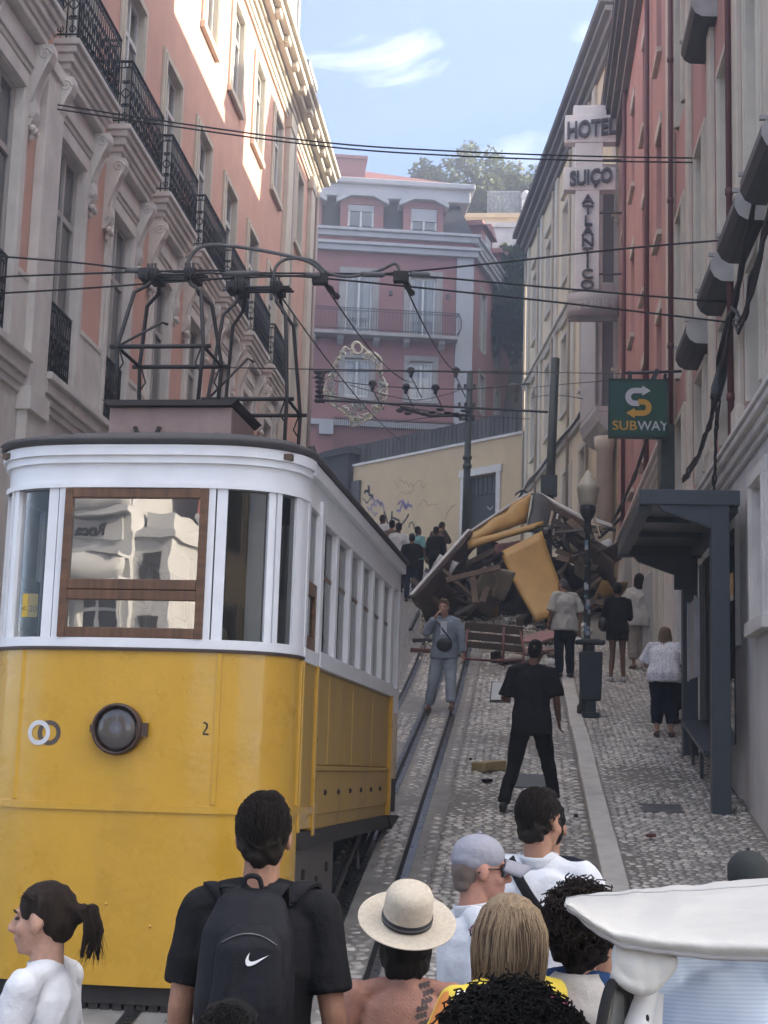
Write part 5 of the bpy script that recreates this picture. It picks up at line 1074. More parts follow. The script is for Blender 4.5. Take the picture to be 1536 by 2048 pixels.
# loose stones at the foot of the wall
for i, (x, y, r_) in enumerate(((2.28, 16.55, .06), (2.34, 16.75, .05), (2.22, 16.42, .045))):
    o = child(COBS[i], 'loose_stone', None, None, Matrix.Translation((x, y, ground(y)+.14)) @ Matrix.Rotation(i+.4, 4, (1, .4, .2)) @ Matrix.Scale(r_*2, 4)); tag(o, ('largest loose stone by the shelter post foot', 'loose stone in the corner against the grey wall', 'smallest loose stone touching the shelter post')[i], 'stone')
# ------------------------------------------------------------------ street lamp with bin
LXp, LYp = 1.0, 23.1; lz = ground(LYp)+.1
lamp = empty('street_lamp', (LXp, LYp, lz)); tag(lamp, 'black iron street lamp with cream acorn lantern on the kerb side of the pavement', 'street lamp')
M_LIRON = mat('lamp_iron', (.02,.024,.028), .5, .2, 12, .15, 50)
mb = MB(); mb.lathe([(.14, 0), (.14, .12), (.11, .16), (.10, .5), (.075, .55), (.06, 1.0), (.07, 1.03), (.07, 1.08), (.05, 1.12), (.045, 2.2), (.055, 2.22), (.055, 2.28), (.042, 2.32), (.038, 2.72), (.06, 2.75), (.06, 2.80), (.045, 2.84), (.05, 2.9), (.10, 2.98), (.12, 3.04), (.12, 3.12)], (LXp, LYp, lz), 16); mb.build('post', M_LIRON, lamp)
mb = MB(); mb.lathe([(.105, 3.12), (.13, 3.16), (.165, 3.34), (.175, 3.40), (.15, 3.44), (.11, 3.52), (.06, 3.60), (.012, 3.68)], (LXp, LYp, lz), 24); mb.build('lantern', mat('cream_lantern_glass', (.50,.455,.36), .45, .08, 5), lamp)
M_STK = mat('paper_sticker', (.5,.5,.52), .7, .15, 20)
rs_ = random.Random(8)
for i in range(13):
    z = lz+1.15+rs_.random()**1.5*1.3 if i > 2 else lz+(2.5, 2.2, 1.9)[i]; a = rs_.uniform(-2.6, -.5); hgt = rs_.uniform(.04, .1); r0 = .052 if z < lz+2.3 else .046
    mb = MB(); mb.sheet(lambda u, v: (LXp+r0*cos(a+(u-.5)*1.3), LYp+r0*sin(a+(u-.5)*1.3), z+hgt*v), 4, 1); mb.build('sticker', M_STK if i % 4 else mat('blue_sticker', (.15,.25,.33), .7), lamp)
bin_ = empty('litter_bin', (1.04, 22.82, ground(22.8)+.1)); tag(bin_, 'dark grey litter bin fixed in front of the street lamp', 'litter bin')
bz = ground(22.82)+.1; M_BIN = mat('bin_plastic', (.024,.032,.04), .55, .12, 6, .1, 60)
mb = MB(); mb.add([(x*s+1.045, 22.80+y*s, z) for z, s in ((bz+.24, .86), (bz+.30, .9), (bz+.92, 1.0), (bz+.95, 1.0)) for x, y in ((-.17,-.13),(.17,-.13),(.17,.13),(-.17,.13))], [(0,3,2,1)]+[(4*k+i, 4*k+(i+1) % 4, 4*k+4+(i+1) % 4, 4*k+4+i) for k in range(3) for i in range(4)]+[(12,13,14,15)]); mb.build('body', M_BIN, bin_, bevel=.02)
mb = MB(); mb.box(.97, 1.10, 22.74, 22.88, bz+.94, bz+1.06); mb.box(.82, 1.25, 22.66, 22.92, bz+1.06, bz+1.12); mb.build('lid', M_BIN, bin_, bevel=.015)
mb = MB(); mb.box(.90, 1.17, 22.72, 22.90, bz+1.12, bz+1.14); mb.build('ash_plate', M_STEEL, bin_)
mb = MB(); mb.box(.97, 1.12, 22.73, 22.87, bz, bz+.25); mb.box(.92, 1.17, 22.68, 22.92, bz-.01, bz+.07); mb.build('foot', M_BIN, bin_, bevel=.01)
# ------------------------------------------------------------------ poles
M_GPOLE = mat('dark_green_pole', (.045,.055,.048), .55, .15, 6, .1, 40)
def pole(name, p0, p1, r0, r1, label):
    o = MB(); o.tube([p0, p1], r0, 12, True, [r0, r1]); root = empty(name, p0); tag(root, label, 'pole'); o.build('shaft', M_GPOLE, root); return root
pA = at(930, 1042, 50); pA.z = ground(50)-.2; pB = at(940, 745, 50); r = pole('wire_pole', pA, pB, .13, .10, 'dark green wire pole in front of the ochre wall door')
for z in (1.3, 2.9, 3.2): 
    q = pB-(pB-pA).normalized()*z; mb = MB(); mb.cyl(q-Vector((0,0,.06)), q+Vector((0,0,.06)), .15, n=12); mb.build('collar', M_GPOLE, r)
mb = MB()
for k, (py, s) in enumerate(((778, .22), (815, .2), (840, .18))):
    q = at(938, py, 49.9); mb.bar(q-Vector((s*1.8, 0, 0)), q+Vector((s, 0, 0)), .035, .04)
    for e in (-1.6*s, -.6*s, .8*s): mb.cyl(q+Vector((e, 0, .0)), q+Vector((e, 0, .16)), .045, n=8)
mb.build('insulator_arm', M_UNDER, r)
pA = at(1094, 1010, 41); pA.z = ground(41); pB = at(1111, 717, 41); r = pole('wire_pole', pA, pB, .13, .115, 'green wire pole in front of the cream house'); 
q = at(1098, 970, 40.85); mb = MB(); mb.box(q.x-.22, q.x+.22, 40.7, 41, q.z-.3, q.z+.25); mb.build('switch_box', M_DKGREY, r)
for dx, dy, h in ((-.06, .1, .0),): pass
# ------------------------------------------------------------------ wires
def sag(a, b, s, n=14): a = Vector(a); b = Vector(b); return [a.lerp(b, i/n) - Vector((0, 0, s*4*(i/n)*(1-i/n))) for i in range(n+1)]
def wire(pts, r_, label, group='overhead wires', cat='wire', m=None, name='overhead_wire'):
    mb = MB(); mb.tube(pts, r_, 6); o = mb.build(name, m or M_WIRE); tag(o, label, cat, group); return o
def poly_at(pts): return [at(*p) for p in pts]
def smooth_pts(pts, k=5):
    o = []
    for i in range(len(pts)-1):
        p0, p1, p2, p3 = pts[max(0,i-1)], pts[i], pts[i+1], pts[min(len(pts)-1,i+2)]
        for j in range(k): t = j/k; o.append(.5*((2*p1)+(p2-p0)*t+(2*p0-5*p1+4*p2-p3)*t*t+(-p0+3*p1-3*p2+p3)*t**3))
    return o+[pts[-1]]
YW = 17.6
def span(pts, lab, r_=.012): wire(smooth_pts(poly_at([(x, y, YW) for x, y in pts])), r_, lab)
span([(-60,508),(150,525),(300,541),(520,550),(640,556),(1000,592),(1300,626),(1520,652)], 'span wire sloping down to the right, lowest at the red house')
span([(-60,556),(180,547),(420,541),(520,546),(800,550),(1100,575),(1510,610)], 'span wire through both insulators, second from the top at the right')
span([(-60,590),(180,576),(430,558),(620,551),(760,548),(1000,525),(1250,497),(1500,476)], 'span wire rising to the right across the red house')
for k in (0, 1): wire(smooth_pts(poly_at([(-40,185+k*10,19),(300,238+k*8,19),(640,284+k*8,19.5),(900,302+k*9,20),(1200,313+k*9,20.5),(1490,317+k*9,21)])), .011, ('upper wire of the thin pair high across the street', 'lower wire of the thin pair high across the street')[k])
# grey sleeves and feeder hoses at the crossing point
M_HOSE = mat('grey_feeder_hose', (.17,.17,.175), .6, .15, 8)
wire(smooth_pts(poly_at([(372,560,YW),(375,528,YW),(388,505,YW),(412,491,YW),(470,493,YW),(560,508,YW),(620,525,YW),(650,550,YW)])), .022, 'grey feeder hose arching over the left balconies', 'feeder hoses', 'cable', M_HOSE, 'feeder_hose')
wire(smooth_pts(poly_at([(543,600,YW),(546,560,YW),(555,530,YW),(580,517,YW),(625,521,YW),(655,545,YW),(700,553,YW),(760,540,YW),(790,527,YW),(800,545,YW)])), .020, 'shorter grey feeder hose bending down beside the trolley frames', 'feeder hoses', 'cable', M_HOSE, 'feeder_hose')
for i, (a_, b_, lab) in enumerate((((250,541),(310,542),'grey insulator sleeve left of the trolley frames'), ((445,548),(520,546),'grey insulator sleeve above the second trolley frame'), ((610,549),(640,552),'short grey insulator sleeve at the hose end'), ((720,548),(770,550),'grey insulator sleeve left of the wire knot'), ((820,548),(860,550),'grey insulator sleeve right of the wire knot'))):
    mb = MB(); A, B = at(*a_, YW-.05), at(*b_, YW-.05); mb.tube([A, A.lerp(B,.1), A.lerp(B,.5), A.lerp(B,.9), B], .03, 8, True, [.018,.034,.036,.034,.018]); tag(mb.build('insulator_sleeve', M_HOSE), lab, 'insulator', 'insulator sleeves')
# contact wires climbing the street, with clamps
for k, (p0, p1, lab) in enumerate((((640,556),(832,765),'contact wire from the left knot up the street'), ((802,552),(925,745),'contact wire from the right knot up the street'))):
    A = at(*p0, YW); B = at(*p1, 48); wire(sag(A, B, .35, 20), .012, lab)
    mb = MB(); d = (B-A).normalized()
    mb.tube([A, A+d*.4, A+d*.9, A+d*1.3, A+d*1.8, A+d*2.3], .05, 8, True, [.03, .045, .025, .05, .025, .045])
    mb.box(A.x-.09, A.x+.09, A.y-.05, A.y+.08, A.z-.07, A.z+.05); tag(mb.build('wire_clamp', M_UNDER), ('knot of clamps on the left contact wire', 'knot of clamps on the right contact wire')[k], 'clamp')
A = at(560, 590, 20); wire(sag(A, at(800, 880, 48), .2), .012, 'thin slanting wire behind the trolley frames towards the ornament')
# cross wires farther up the street
def cross(pts, lab, r_=.013): wire(smooth_pts([at(*p) for p in pts]), r_, lab)
cross([(150,728,24),(330,732,26),(600,738,30),(900,742,38),(1110,745,40),(1300,748,30),(1440,745,22)], 'long level cross wire at the height of the bracket on the left house')
cross([(600,752,46),(760,772,46),(930,778,46),(1060,768,46)], 'cross wire just above the ornament middle', .018)
cross([(600,742,44),(840,743,44),(1060,748,44)], 'cross wire with two hanging insulators', .018)
cross([(630,800,43),(760,806,43),(930,815,43),(1095,824,41)], 'thick dark cable low across the street to the green pole', .035)
cross([(640,790,44),(800,812,44),(935,838,46)], 'looping cable below the ornament', .02)
cross([(700,770,45),(830,800,45),(935,775,49)], 'drooping wire right of the ornament', .014)
cross([(790,845,47),(900,832,48),(1060,838,48)], 'low wire above the sheet fence', .014)
cross([(1060,776,47),(1110,770,41),(1230,760,36)], 'wire from the green pole to the bay', .012)
cross([(1062,795,47),(1112,790,41),(1180,800,40)], 'lower wire from the green pole to the cream house', .012)
rb = random.Random(21)
mb = MB()
for i in range(9):
    p = at(800+i*16, 822+rb.uniform(-3, 8), 43.5); mb.ell(p, (.12, .07, .04+rb.random()*.05), None, 8, 6)
mb.tube([at(800, 815, 43.5), at(860, 832, 43.5), at(940, 830, 43.5)], .05, 6); tag(mb.build('cable_bundle', M_UNDER), 'messy dark bundle of cable joints hanging left of the first pole', 'cable')
for i, (px_, py_, lab) in enumerate(((822, 742, 'bell insulator on the cross wire above the right lower window'), (912, 742, 'bell insulator on the cross wire near the pole top'), (812, 775, 'bell insulator on the second cross wire'), (871, 776, 'rightmost bell insulator on the second cross wire'), (745, 768, 'bell insulator in front of the ornament'))):
    p = at(px_, py_, 44); mb = MB(); mb.lathe([(.03, .12), (.10, .08), (.13, 0), (.10, -.05), (.06, -.08), (.06, -.16), (.03, -.2)], p, 12); mb.tube([p-Vector((0,0,.15)), p+Vector((.25, 1.2, -.5))], .018, 6); tag(mb.build('bell_insulator', M_UNDER), lab, 'insulator', 'bell insulators')
# cable runs along the right facades
def runs(pts, lab, n, spread, r_=.022, seed=0):
    rr = random.Random(seed); mb = MB(); base = smooth_pts([Vector(p) for p in pts], 6)
    for k in range(n):
        o = Vector((0, 0, rr.uniform(-spread, spread))); mb.tube([p+o+Vector((-rr.uniform(0, .04), 0, .05*sin(i*.9+k*2)*rr.random())) for i, p in enumerate(base)], r_*rr.uniform(.5, 1.1), 5)
    tag(mb.build('cable_run', M_WIRE), lab, 'cable', 'cables along the right facades')
runs([(2.26,10,8.9),(2.26,13,8.1),(2.24,15.2,7.2),(2.24,17.2,6.35),(2.25,19,5.95),(2.22,21,5.9)], 'thick sagging cable bundle across the grey and red house', 4, .07, .024, 1)
runs([(2.26,13,7.2),(2.24,14.6,6.7),(2.22,15.4,6.4),(2.24,16.4,6.75),(2.24,18,6.2)], 'looped cable bundle above the shelter canopy', 3, .08, .02, 2)
runs([(2.24,17,6.4),(2.22,17.3,5.9),(2.22,17.6,5.3),(2.26,18,4.9)], 'cables hanging down to the shelter', 3, .05, .018, 3)
runs([(2.22,26,7.9),(2.22,29,7.7),(2.22,33,7.75),(2.2,38,7.9)], 'cable bundle along the plain red house', 4, .06, .022, 4)
runs([tuple(cxf((t, .22, 11.85+.1*sin(t)))) for t in (.5, 3, 6, 9, 12, 15, 17.8)], 'cable bundle along the cream house string course', 4, .06, .025, 5)
runs([(2.24,23.6,7.9),(2.2,23.7,7.6),(2.18,23.8,7.2),(2.2,23.7,6.2),(2.24,23.6,5.4)], 'tangle of cables hanging beside the green sign', 9, .12, .028, 6)
mb = MB(); mb.box(2.12, 2.34, 23.4, 24.0, 5.6, 7.2); tag(mb.build('cable_cabinet', mat('grey_green_box', (.10,.12,.115), .7, .2, 6, .3, 20)), 'narrow grey green cable box behind the tangled cables', 'box')
mb = MB(rxf); mb.obox((17.35, .16, 6.35), (.16, .12, .42), Matrix.Rotation(.25, 3, 'X')); tag(mb.build('floodlight', M_DKGREY), 'small dark floodlight tilted on the wall above the shelter', 'floodlight')
# ------------------------------------------------------------------ festive ornament hung over the street
orn = empty('festive_ornament', at(712, 770, 45)); tag(orn, 'pale curly festive light frame hanging over the street', 'ornament')
M_ORN = mat('pale_rope_light', (.86,.84,.70), .6, .1, 30); M_ORN2 = mat('silver_tinsel', (.60,.66,.64), .5, .2, 40)
OC = at(712, 770, 45)
def ox(px_, py_, d=0.0): p = at(px_, py_, 45+d); return p
def rope(pts, r_=.034, n='rope_light', m=None): mb = MB(); mb.tube(smooth_pts([ox(*p) for p in pts], 4), r_, 6); mb.build(n, m or M_ORN, orn)
rope([(708,690),(700,700),(690,694),(684,704),(676,718),(670,726),(668,736),(674,744),(670,750),(660,752),(652,766),(648,785),(654,800),(668,812),(688,824),(702,838),(702,852),(716,850),(732,840),(748,830),(762,815),(772,798),(774,778),(768,758),(758,750),(756,742),(762,732),(762,718),(750,706),(738,704),(728,696),(722,690),(714,684),(708,690)])
rope([(708,704),(704,692),(712,684),(722,690),(724,702),(716,708),(708,704)], .04)
ro = random.Random(4)
edge = [(690,700),(672,722),(668,740),(656,768),(652,790),(668,808),(692,822),(706,842),(730,836),(752,820),(768,796),(770,770),(760,745),(762,725),(744,708)]
for i in range(len(edge)):
    ax_, ay = edge[i]; bx2, by2 = edge[(i+1) % len(edge)]
    for k in range(3):
        t = ro.random(); cx_ = ax_+(bx2-ax_)*t+(712-ax_)*.06*ro.random(); cy2 = ay+(by2-ay)*t+(772-ay)*.06*ro.random()
        rope([(cx_+x, cy2+y, ro.uniform(-.15, .15)) for x, y in scroll(0, 0, ro.uniform(4, 10), ro.uniform(.8, 1.5), ro.uniform(0, 6), ro.choice((-1, 1)), 9, .2)], ro.uniform(.018, .030), 'curl', M_ORN if ro.random() < .7 else M_ORN2)
for i in range(12):
    cx_, cy2 = 690+ro.random()*48, 806+ro.random()*24; rope([(cx_+x, cy2+y, ro.uniform(-.1, .1)) for x, y in scroll(0, 0, ro.uniform(5, 10), 1.2, ro.uniform(0, 6), 1, 9, .2)], .022, 'curl', M_ORN2)
for cx_ in (664, 760):
    for k in range(5): rope([(cx_+ro.uniform(-5, 5)+x, 765+k*9+y) for x, y in scroll(0, 0, 6, 1.1, ro.uniform(0, 6), 1, 9, .2)], .02, 'curl', M_ORN2)
fl = MB()
for i in range(7): p = ox(641+abs(i-3)*-1.0, 745+i*9.5, .1); fl.ell(p, (.16, .1, .07), None, 8, 6)
fl.tube([ox(668, 742, .1), ox(650, 745, .1), ox(640, 765, .1), ox(638, 790, .1), ox(648, 806, .1)], .04, 6); fl.build('unlit_lamp_row', M_UNDER, orn)
# ------------------------------------------------------------------ the wrecked tram across the street
wr = empty('wrecked_tram', (.3, 35, ground(35))); tag(wr, 'crushed tram wreck lying across the street with a big yellow panel hanging off', 'wreck')
M_WYEL = mat('scraped_wreck_yellow', (.52,.31,.09), .5, .10, 3, .3, 7, bdist=.03, stain=.4, stain_col=(.26,.15,.06)); M_CHAR = mat('charcoal_sheet', (.05,.053,.056), .6, .2, 4, .5, 12); M_WCREAM = mat('wreck_cream', (.42,.36,.27), .7, .15, 3, .3, 12, stain=.3)
M_WBRN = mat('wreck_brown', (.10,.072,.055), .75, .2, 4, .3, 20); M_WWHITE = mat('wreck_white', (.52,.52,.52), .6, .1, 4, .2, 20)
def slab(pts, th, name, m, parent=None, bend=0.0, nu=6, nv=6, noise_=0.0, seed=0):
    A, B, C_, D_ = [Vector(p) for p in pts]
    def P(u, v):
        p = A.lerp(B, u).lerp(D_.lerp(C_, u), v); nrm = (B-A).cross(D_-A).normalized()
        return p + nrm*(bend*sin(pi*v)*1.0 + (noise_*noise.noise(p*2.1+Vector((seed, 0, 0))) if noise_ else 0))
    mb = MB(); mb.sheet(P, nu, nv, th); return mb.build(name, m, parent)
slab([at(1000,1106,33.6), at(1083,1064,34.0), at(1142,1222,33.0), at(1072,1244,32.6)], .05, 'yellow_panel', M_WYEL, wr, .10, 8, 10)
slab([at(823,1194,31.2), at(940,1062,34.6), at(952,1090,35.2), at(838,1218,31.8)], .07, 'long_side_panel', M_WBRN, wr, .03, 10, 3, .04, 2)
mb = MB(); mb.bar(at(822,1191,31.15), at(938,1060,34.55), .07, .05); mb.build('pale_edge', M_WWHITE, wr)
slab([at(940,1066,34.8), at(1062,988,36.0), at(1052,1044,35.4), at(934,1090,34.5)], .05, 'roof_side_sheet', M_WYEL, wr, -.05, 10, 4, .10, 3)
slab([at(935,1084,34.4), at(1086,1045,35.2), at(1086,1054,35.1), at(936,1100,34.3)], .05, 'yellow_rail', M_WYEL, wr, 0, 8, 2, .06, 4)
mb = MB(); mb.tube(smooth_pts([at(940,1064,34.7), at(1000,1024,35.3), at(1050,992,35.9), at(1068,986,36.0)]), .04, 6); mb.build('roof_gutter', M_WWHITE, wr)
slab([at(1068,986,36.0), at(1112,1002,35.8), at(1104,1076,35.0), at(1050,1066,35.0)], .05, 'charcoal_end_sheet', M_CHAR, wr, .15, 6, 6, .12, 5)
slab([at(1080,986,35.7), at(1176,1036,34.4), at(1176,1048,34.4), at(1108,1010,35.2)], .05, 'white_roof_strip', M_WWHITE, wr, 0, 6, 2)
slab([at(1186,1036,34.6), at(1228,1050,34.2), at(1226,1056,34.2), at(1188,1046,34.5)], .04, 'white_roof_strip', M_WWHITE, wr)
slab([at(1184,1048,35.5), at(1227,1056,35.2), at(1224,1150,34.6), at(1180,1104,34.8)], .05, 'tan_side', M_WCREAM, wr, .05, 6, 6, .08, 6)
slab([at(1100,1010,35.6), at(1180,1050,35.2), at(1172,1110,34.6), at(1098,1075,34.9)], .05, 'torn_interior', M_WBRN, wr, .1, 8, 8, .22, 7)
mb = MB(); mb.sheet(lambda u, v: at(1030+30*u, 988-8*sin(pi*u)+4*v, 36.3), 8, 2, .04); mb.build('roof_hump', M_CHAR, wr)
# dark underframe seen from below
rr = random.Random(9)
mb = MB(); A, B, C_, D_ = at(868,1150,34.4), at(1000,1085,35.2), at(1000,1238,34.2), at(880,1236,33.6)
mb.sheet(lambda u, v: A.lerp(B, u).lerp(D_.lerp(C_, u), v)+Vector((0, .4*noise.noise(Vector((u*7, v*6, 2)))+.5, 0)), 22, 16, .1)
A2, B2, C2, D2 = at(960,1078,35.4), at(1228,1150,34.9), at(1215,1216,34.6), at(960,1242,34.3)
mb.sheet(lambda u, v: A2.lerp(B2, u).lerp(D2.lerp(C2, u), v)+Vector((0, .35*noise.noise(Vector((u*8, v*6, 9)))+.3, 0)), 24, 14, .1); mb.build('underframe', M_DARK, wr)
slab([at(1085,1056,34.9), at(1106,1072,34.8), at(1230,1160,34.6), at(1226,1180,34.6)], .08, 'side_frame', M_CHAR, wr, 0, 6, 3, .08, 3)
for i in range(70):
    px_, py_ = rr.uniform(862, 1010), rr.uniform(1098, 1236)
    if py_ < 1150-(px_-862)*.42: py_ = 1235-rr.random()*60
    p = at(px_, py_, rr.uniform(33.6, 34.8)); d = Vector((rr.uniform(-1,1), rr.uniform(-.5,.5), rr.uniform(-.5,.6))).normalized()*rr.uniform(.2, .7); m_ = MB()
    if i % 3: m_.bar(p-d, p+d, rr.uniform(.02, .08), rr.uniform(.02, .1))
    else: m_.tube(smooth_pts([p-d, p+Vector((rr.uniform(-.15,.15), 0, rr.uniform(-.2,.1))), p+d]), rr.uniform(.012, .035), 6)
    m_.build('broken_bar', rr.choice((M_CHAR, M_WBRN, M_UNDER, M_UNDER, M_STEEL)), wr)
for i in range(46):
    px_, py_ = rr.uniform(1090, 1225), rr.uniform(1040, 1200); 
    if py_ > 1090+(px_-1090)*.6: py_ = 1040+(px_-1090)*.5+rr.random()*40
    p = at(px_, py_, rr.uniform(34.2, 34.9)); d = Vector((rr.uniform(-1,1), rr.uniform(-.5,.5), rr.uniform(-.6,.6))).normalized()*rr.uniform(.12, .4); m_ = MB(); m_.bar(p-d, p+d, rr.uniform(.02, .07), rr.uniform(.02, .09)); m_.build('broken_bar', rr.choice((M_CHAR, M_WBRN, M_WCREAM, M_UNDER, M_WWHITE if i % 5 == 0 else M_UNDER)), wr)
for px_, py_ in ((915,1185), (965,1205), (1150,1085)):
    p = at(px_, py_, 34.0); m_ = MB(); m_.lathe([(.05,-.06),(.26,-.05),(.31,-.04),(.31,.0),(.27,.03),(.25,.0),(.08,.05)], p, 20, Matrix.Rotation(1.2, 3, 'X') @ Matrix.Rotation(.5, 3, 'Y')); m_.build('wheel', M_UNDER, wr)
M_TIMB = mat('splintered_timber', (.15,.105,.075), .85, .25, 8, .4, 30); M_TIMB2 = mat('grey_timber', (.13,.115,.105), .85, .25, 8, .4, 30)
rt = random.Random(44)
for i in range(40):
    if i % 2: px_, py_, Yd = rt.uniform(855, 1010), rt.uniform(1130, 1238), rt.uniform(32.6, 33.9)
    else: px_, py_, Yd = rt.uniform(1085, 1222), rt.uniform(1060, 1215), rt.uniform(33.2, 34.3)
    if py_ < 1150-(px_-862)*.3 and i % 2: py_ += 60
    if not i % 2 and px_ < 1125+(py_-1064)*.45: px_ += 45
    p = at(px_, py_, Yd); p.z = max(p.z, ground(Yd)+.06); d = Vector((rt.uniform(-1,1), rt.uniform(-.6,.4), rt.uniform(-.5,.5))).normalized()*rt.uniform(.15, .62); m_ = MB(); m_.bar(p-d, p+d, rt.uniform(.02, .05), rt.uniform(.06, .16), (rt.random(), rt.random(), 1)); m_.build('timber', rt.choice((M_TIMB, M_TIMB, M_TIMB2, M_WBRN)), wr)
for i in range(16):
    px_, py_, Yd = (rt.uniform(860, 1000), rt.uniform(1110, 1225), rt.uniform(33, 34)) if i % 2 else (rt.uniform(1100, 1220), rt.uniform(1045, 1190), rt.uniform(33.6, 34.3))
    c = at(px_, py_, Yd); c.z = max(c.z, ground(Yd)+.15); a_, b_ = Vector((rt.uniform(-.4,.4), rt.uniform(-.2,.2), rt.uniform(-.3,.3))), Vector((rt.uniform(-.2,.2), rt.uniform(-.3,.1), rt.uniform(.1,.35)))
    slab([c-a_-b_, c+a_-b_, c+a_+b_, c-a_+b_], .02, 'torn_sheet', rt.choice((M_WYEL, M_WCREAM, M_CHAR, M_WBRN, M_WWHITE)), wr, .06, 6, 6, .16, i)
for i, (a_, b_) in enumerate((((1098, 1012), (1180, 1054)), ((1105, 1040), (1215, 1100)), ((870, 1160), (990, 1100)), ((1150, 1190), (1226, 1140)), ((880, 1228), (1000, 1190)))):
    m_ = MB(); m_.bar(at(*a_, 34.2), at(*b_, 34.0), .08, .12); m_.build('timber_beam', (M_TIMB, M_TIMB2, M_TIMB, M_WBRN, M_TIMB2)[i], wr)
for i in range(7):
    x0 = 1106+i*11; m_ = MB(); m_.bar(at(x0, 1020+i*5, 34.9), at(x0-8+rt.uniform(-4,4), 1066+i*7, 34.6), .05, .05); m_.build('window_post', M_WWHITE if i % 2 else M_WCREAM, wr)
slab([at(990,1090,34.2), at(1040,1082,34.4), at(1036,1108,34.3), at(985,1116,34.1)], .04, 'maroon_panel', mat('maroon_seat', (.16,.075,.075), .7, .15, 4), wr)
# ------------------------------------------------------------------ debris on the street: every piece its own thing
def gp(px_, py_):
    d = ROT @ Vector((px_-CX, -(py_-CY), -FOC)); Y = 6.0
    while Y < 60:
        p = Vector((0,0,CAMZ))+d*(Y/d.y)
        if p.z < ground(Y): return Vector((p.x, Y, ground(Y)))
        Y += .02
    return Vector((0,40,ground(40)))
def debris(name, pa, pb, w, h, m, label, lift=.03, cat=None):
    a_, b_ = gp(*pa), gp(*pb); a_.z += lift; b_.z += lift; mb = MB(); mb.bar(a_, b_, w, h); o = mb.build(name, m, None, bevel=min(w, h)*.15); tag(o, label, cat or name.split('_')[-1]); return o
M_MAROON = mat('maroon_painted_wood', (.17,.055,.05), .6, .2, 5, .2, 20); M_PINKB = mat('faded_pink_panel', (.36,.20,.19), .7, .12, 4)
debris('broken_beam', (822,1303), (905,1308), .12, .08, M_MAROON, 'maroon beam lying left of the woman in denim'); debris('broken_beam', (825,1283), (880,1285), .1, .07, M_CHAR, 'thin grey beam just above the maroon beam')
debris('loose_plank', (850,1212), (905,1222), .16, .05, M_WBRN, 'brown plank by the long side panel of the wreck'); debris('loose_plank', (860,1236), (945,1240), .22, .08, M_WCREAM, 'pale plank in front of the dark underframe')
debris('loose_plank', (820,1262), (838,1225), .06, .05, M_CHAR, 'dark thin plank slanting at the left rail')
debris('pale_block', (925,1232), (952,1228), .4, .22, M_WWHITE, 'small white block behind the broken bench', .1, 'block')
debris('flat_panel', (1050,1290), (1118,1268), .75, .05, M_PINKB, 'faded pink panel lying beside the man in the pale shirt', .05, 'panel')
debris('flat_panel', (1045,1312), (1098,1304), .4, .05, M_PINKB, 'smaller pink panel nearer the kerb', .04, 'panel')
debris('round_log', (1040,1254), (1056,1245), .2, .2, M_WBRN, 'short brown stump at the foot of the yellow panel', .1, 'stump')
bn = empty('broken_bench', gp(990, 1318)); tag(bn, 'overturned wooden bench with thin red metal legs in front of the wreck', 'bench')
A = at(930,1252,29.6); B = at(1046,1262,29.2); U_ = (B-A).normalized()
for k, (zz_, w_) in enumerate(((0, .16), (-.19, .14), (-.36, .12))): mb = MB(); mb.bar(A+Vector((0,-.1*k,zz_)), B+Vector((0,-.1*k,zz_)), .05, w_); mb.build('slat', M_WBRN, bn, bevel=.01)
for pts in ([at(1008,1255,29.2), at(1006,1322,28.6), gp(1004,1330)], [at(1040,1262,29.1), at(1048,1300,28.7), gp(1046,1340)+Vector((0,0,.02))], [at(935,1260,29.5), at(930,1318,28.9)], [at(930,1318,28.9), at(1000,1322,28.6), at(1046,1320,28.5)]): mb = MB(); mb.tube(pts, .025, 6); mb.build('leg', M_MAROON, bn)
debris('metal_tray', (995,1328), (1045,1326), .3, .05, M_PINKB, 'pinkish metal tray under the broken bench', .06, 'tray'); debris('small_wheel', (986,1326), (998,1322), .12, .2, M_DARK, 'small black castor lying by the bench leg', .1, 'castor')
debris('broken_beam', (1020,1340), (1065,1322), .06, .05, M_CHAR, 'short dark beam right of the bench legs')
debris('crumpled_bag', (955,1545), (1000,1540), .28, .12, mat('ochre_plastic', (.38,.29,.13), .6, .2, 9, .5, 20), 'crumpled ochre plastic bag on the cobbles left of the man in black', .06, 'bag')
debris('dark_chip', (967,1567), (981,1566), .12, .04, M_DARK, 'black chip lying below the ochre bag', .03, 'chip'); debris('dark_chip', (938,1523), (944,1523), .06, .03, M_DARK, 'tiny black chip left of the ochre bag', .03, 'chip')
debris('dark_chip', (1148,1637), (1156,1637), .07, .03, M_DARK, 'black chip in the gutter near the kerb', .03, 'chip'); debris('dark_chip', (1296,1702), (1308,1701), .07, .03, M_MAROON, 'reddish chip on the pavement', .14, 'chip')
def rock(p, s, label, m, seed):
    r_ = random.Random(seed); bm = bmesh.new(); bmesh.ops.create_icosphere(bm, subdivisions=2, radius=1)
    for v in bm.verts: v.co *= (1+.35*noise.noise(v.co*1.4+Vector((seed*3.1, 0, 0)))); v.co.z *= .6
    me = bpy.data.meshes.new('rubble_piece'); bm.to_mesh(me); bm.free(); me.materials.append(m); o = bpy.data.objects.new('rubble_piece', me); COL.objects.link(o)
    o.location = p; o.scale = (s, s*r_.uniform(.7, 1.2), s); o.rotation_euler = (0, 0, r_.uniform(0, 6)); tag(o, label, 'rubble', 'rubble in front of the wreck'); return o
for i in range(34):
    px_, py_ = rr.uniform(850, 1110), rr.uniform(1225, 1262) if i < 24 else rr.uniform(1262, 1330)
    p = gp(px_, py_); rock(p+Vector((0,0,.03)), rr.uniform(.04, .13), 'small lump of rubble strewn in front of the wreck', rr.choice((M_STONE, M_WBRN, M_CHAR, M_GREYR)), i)
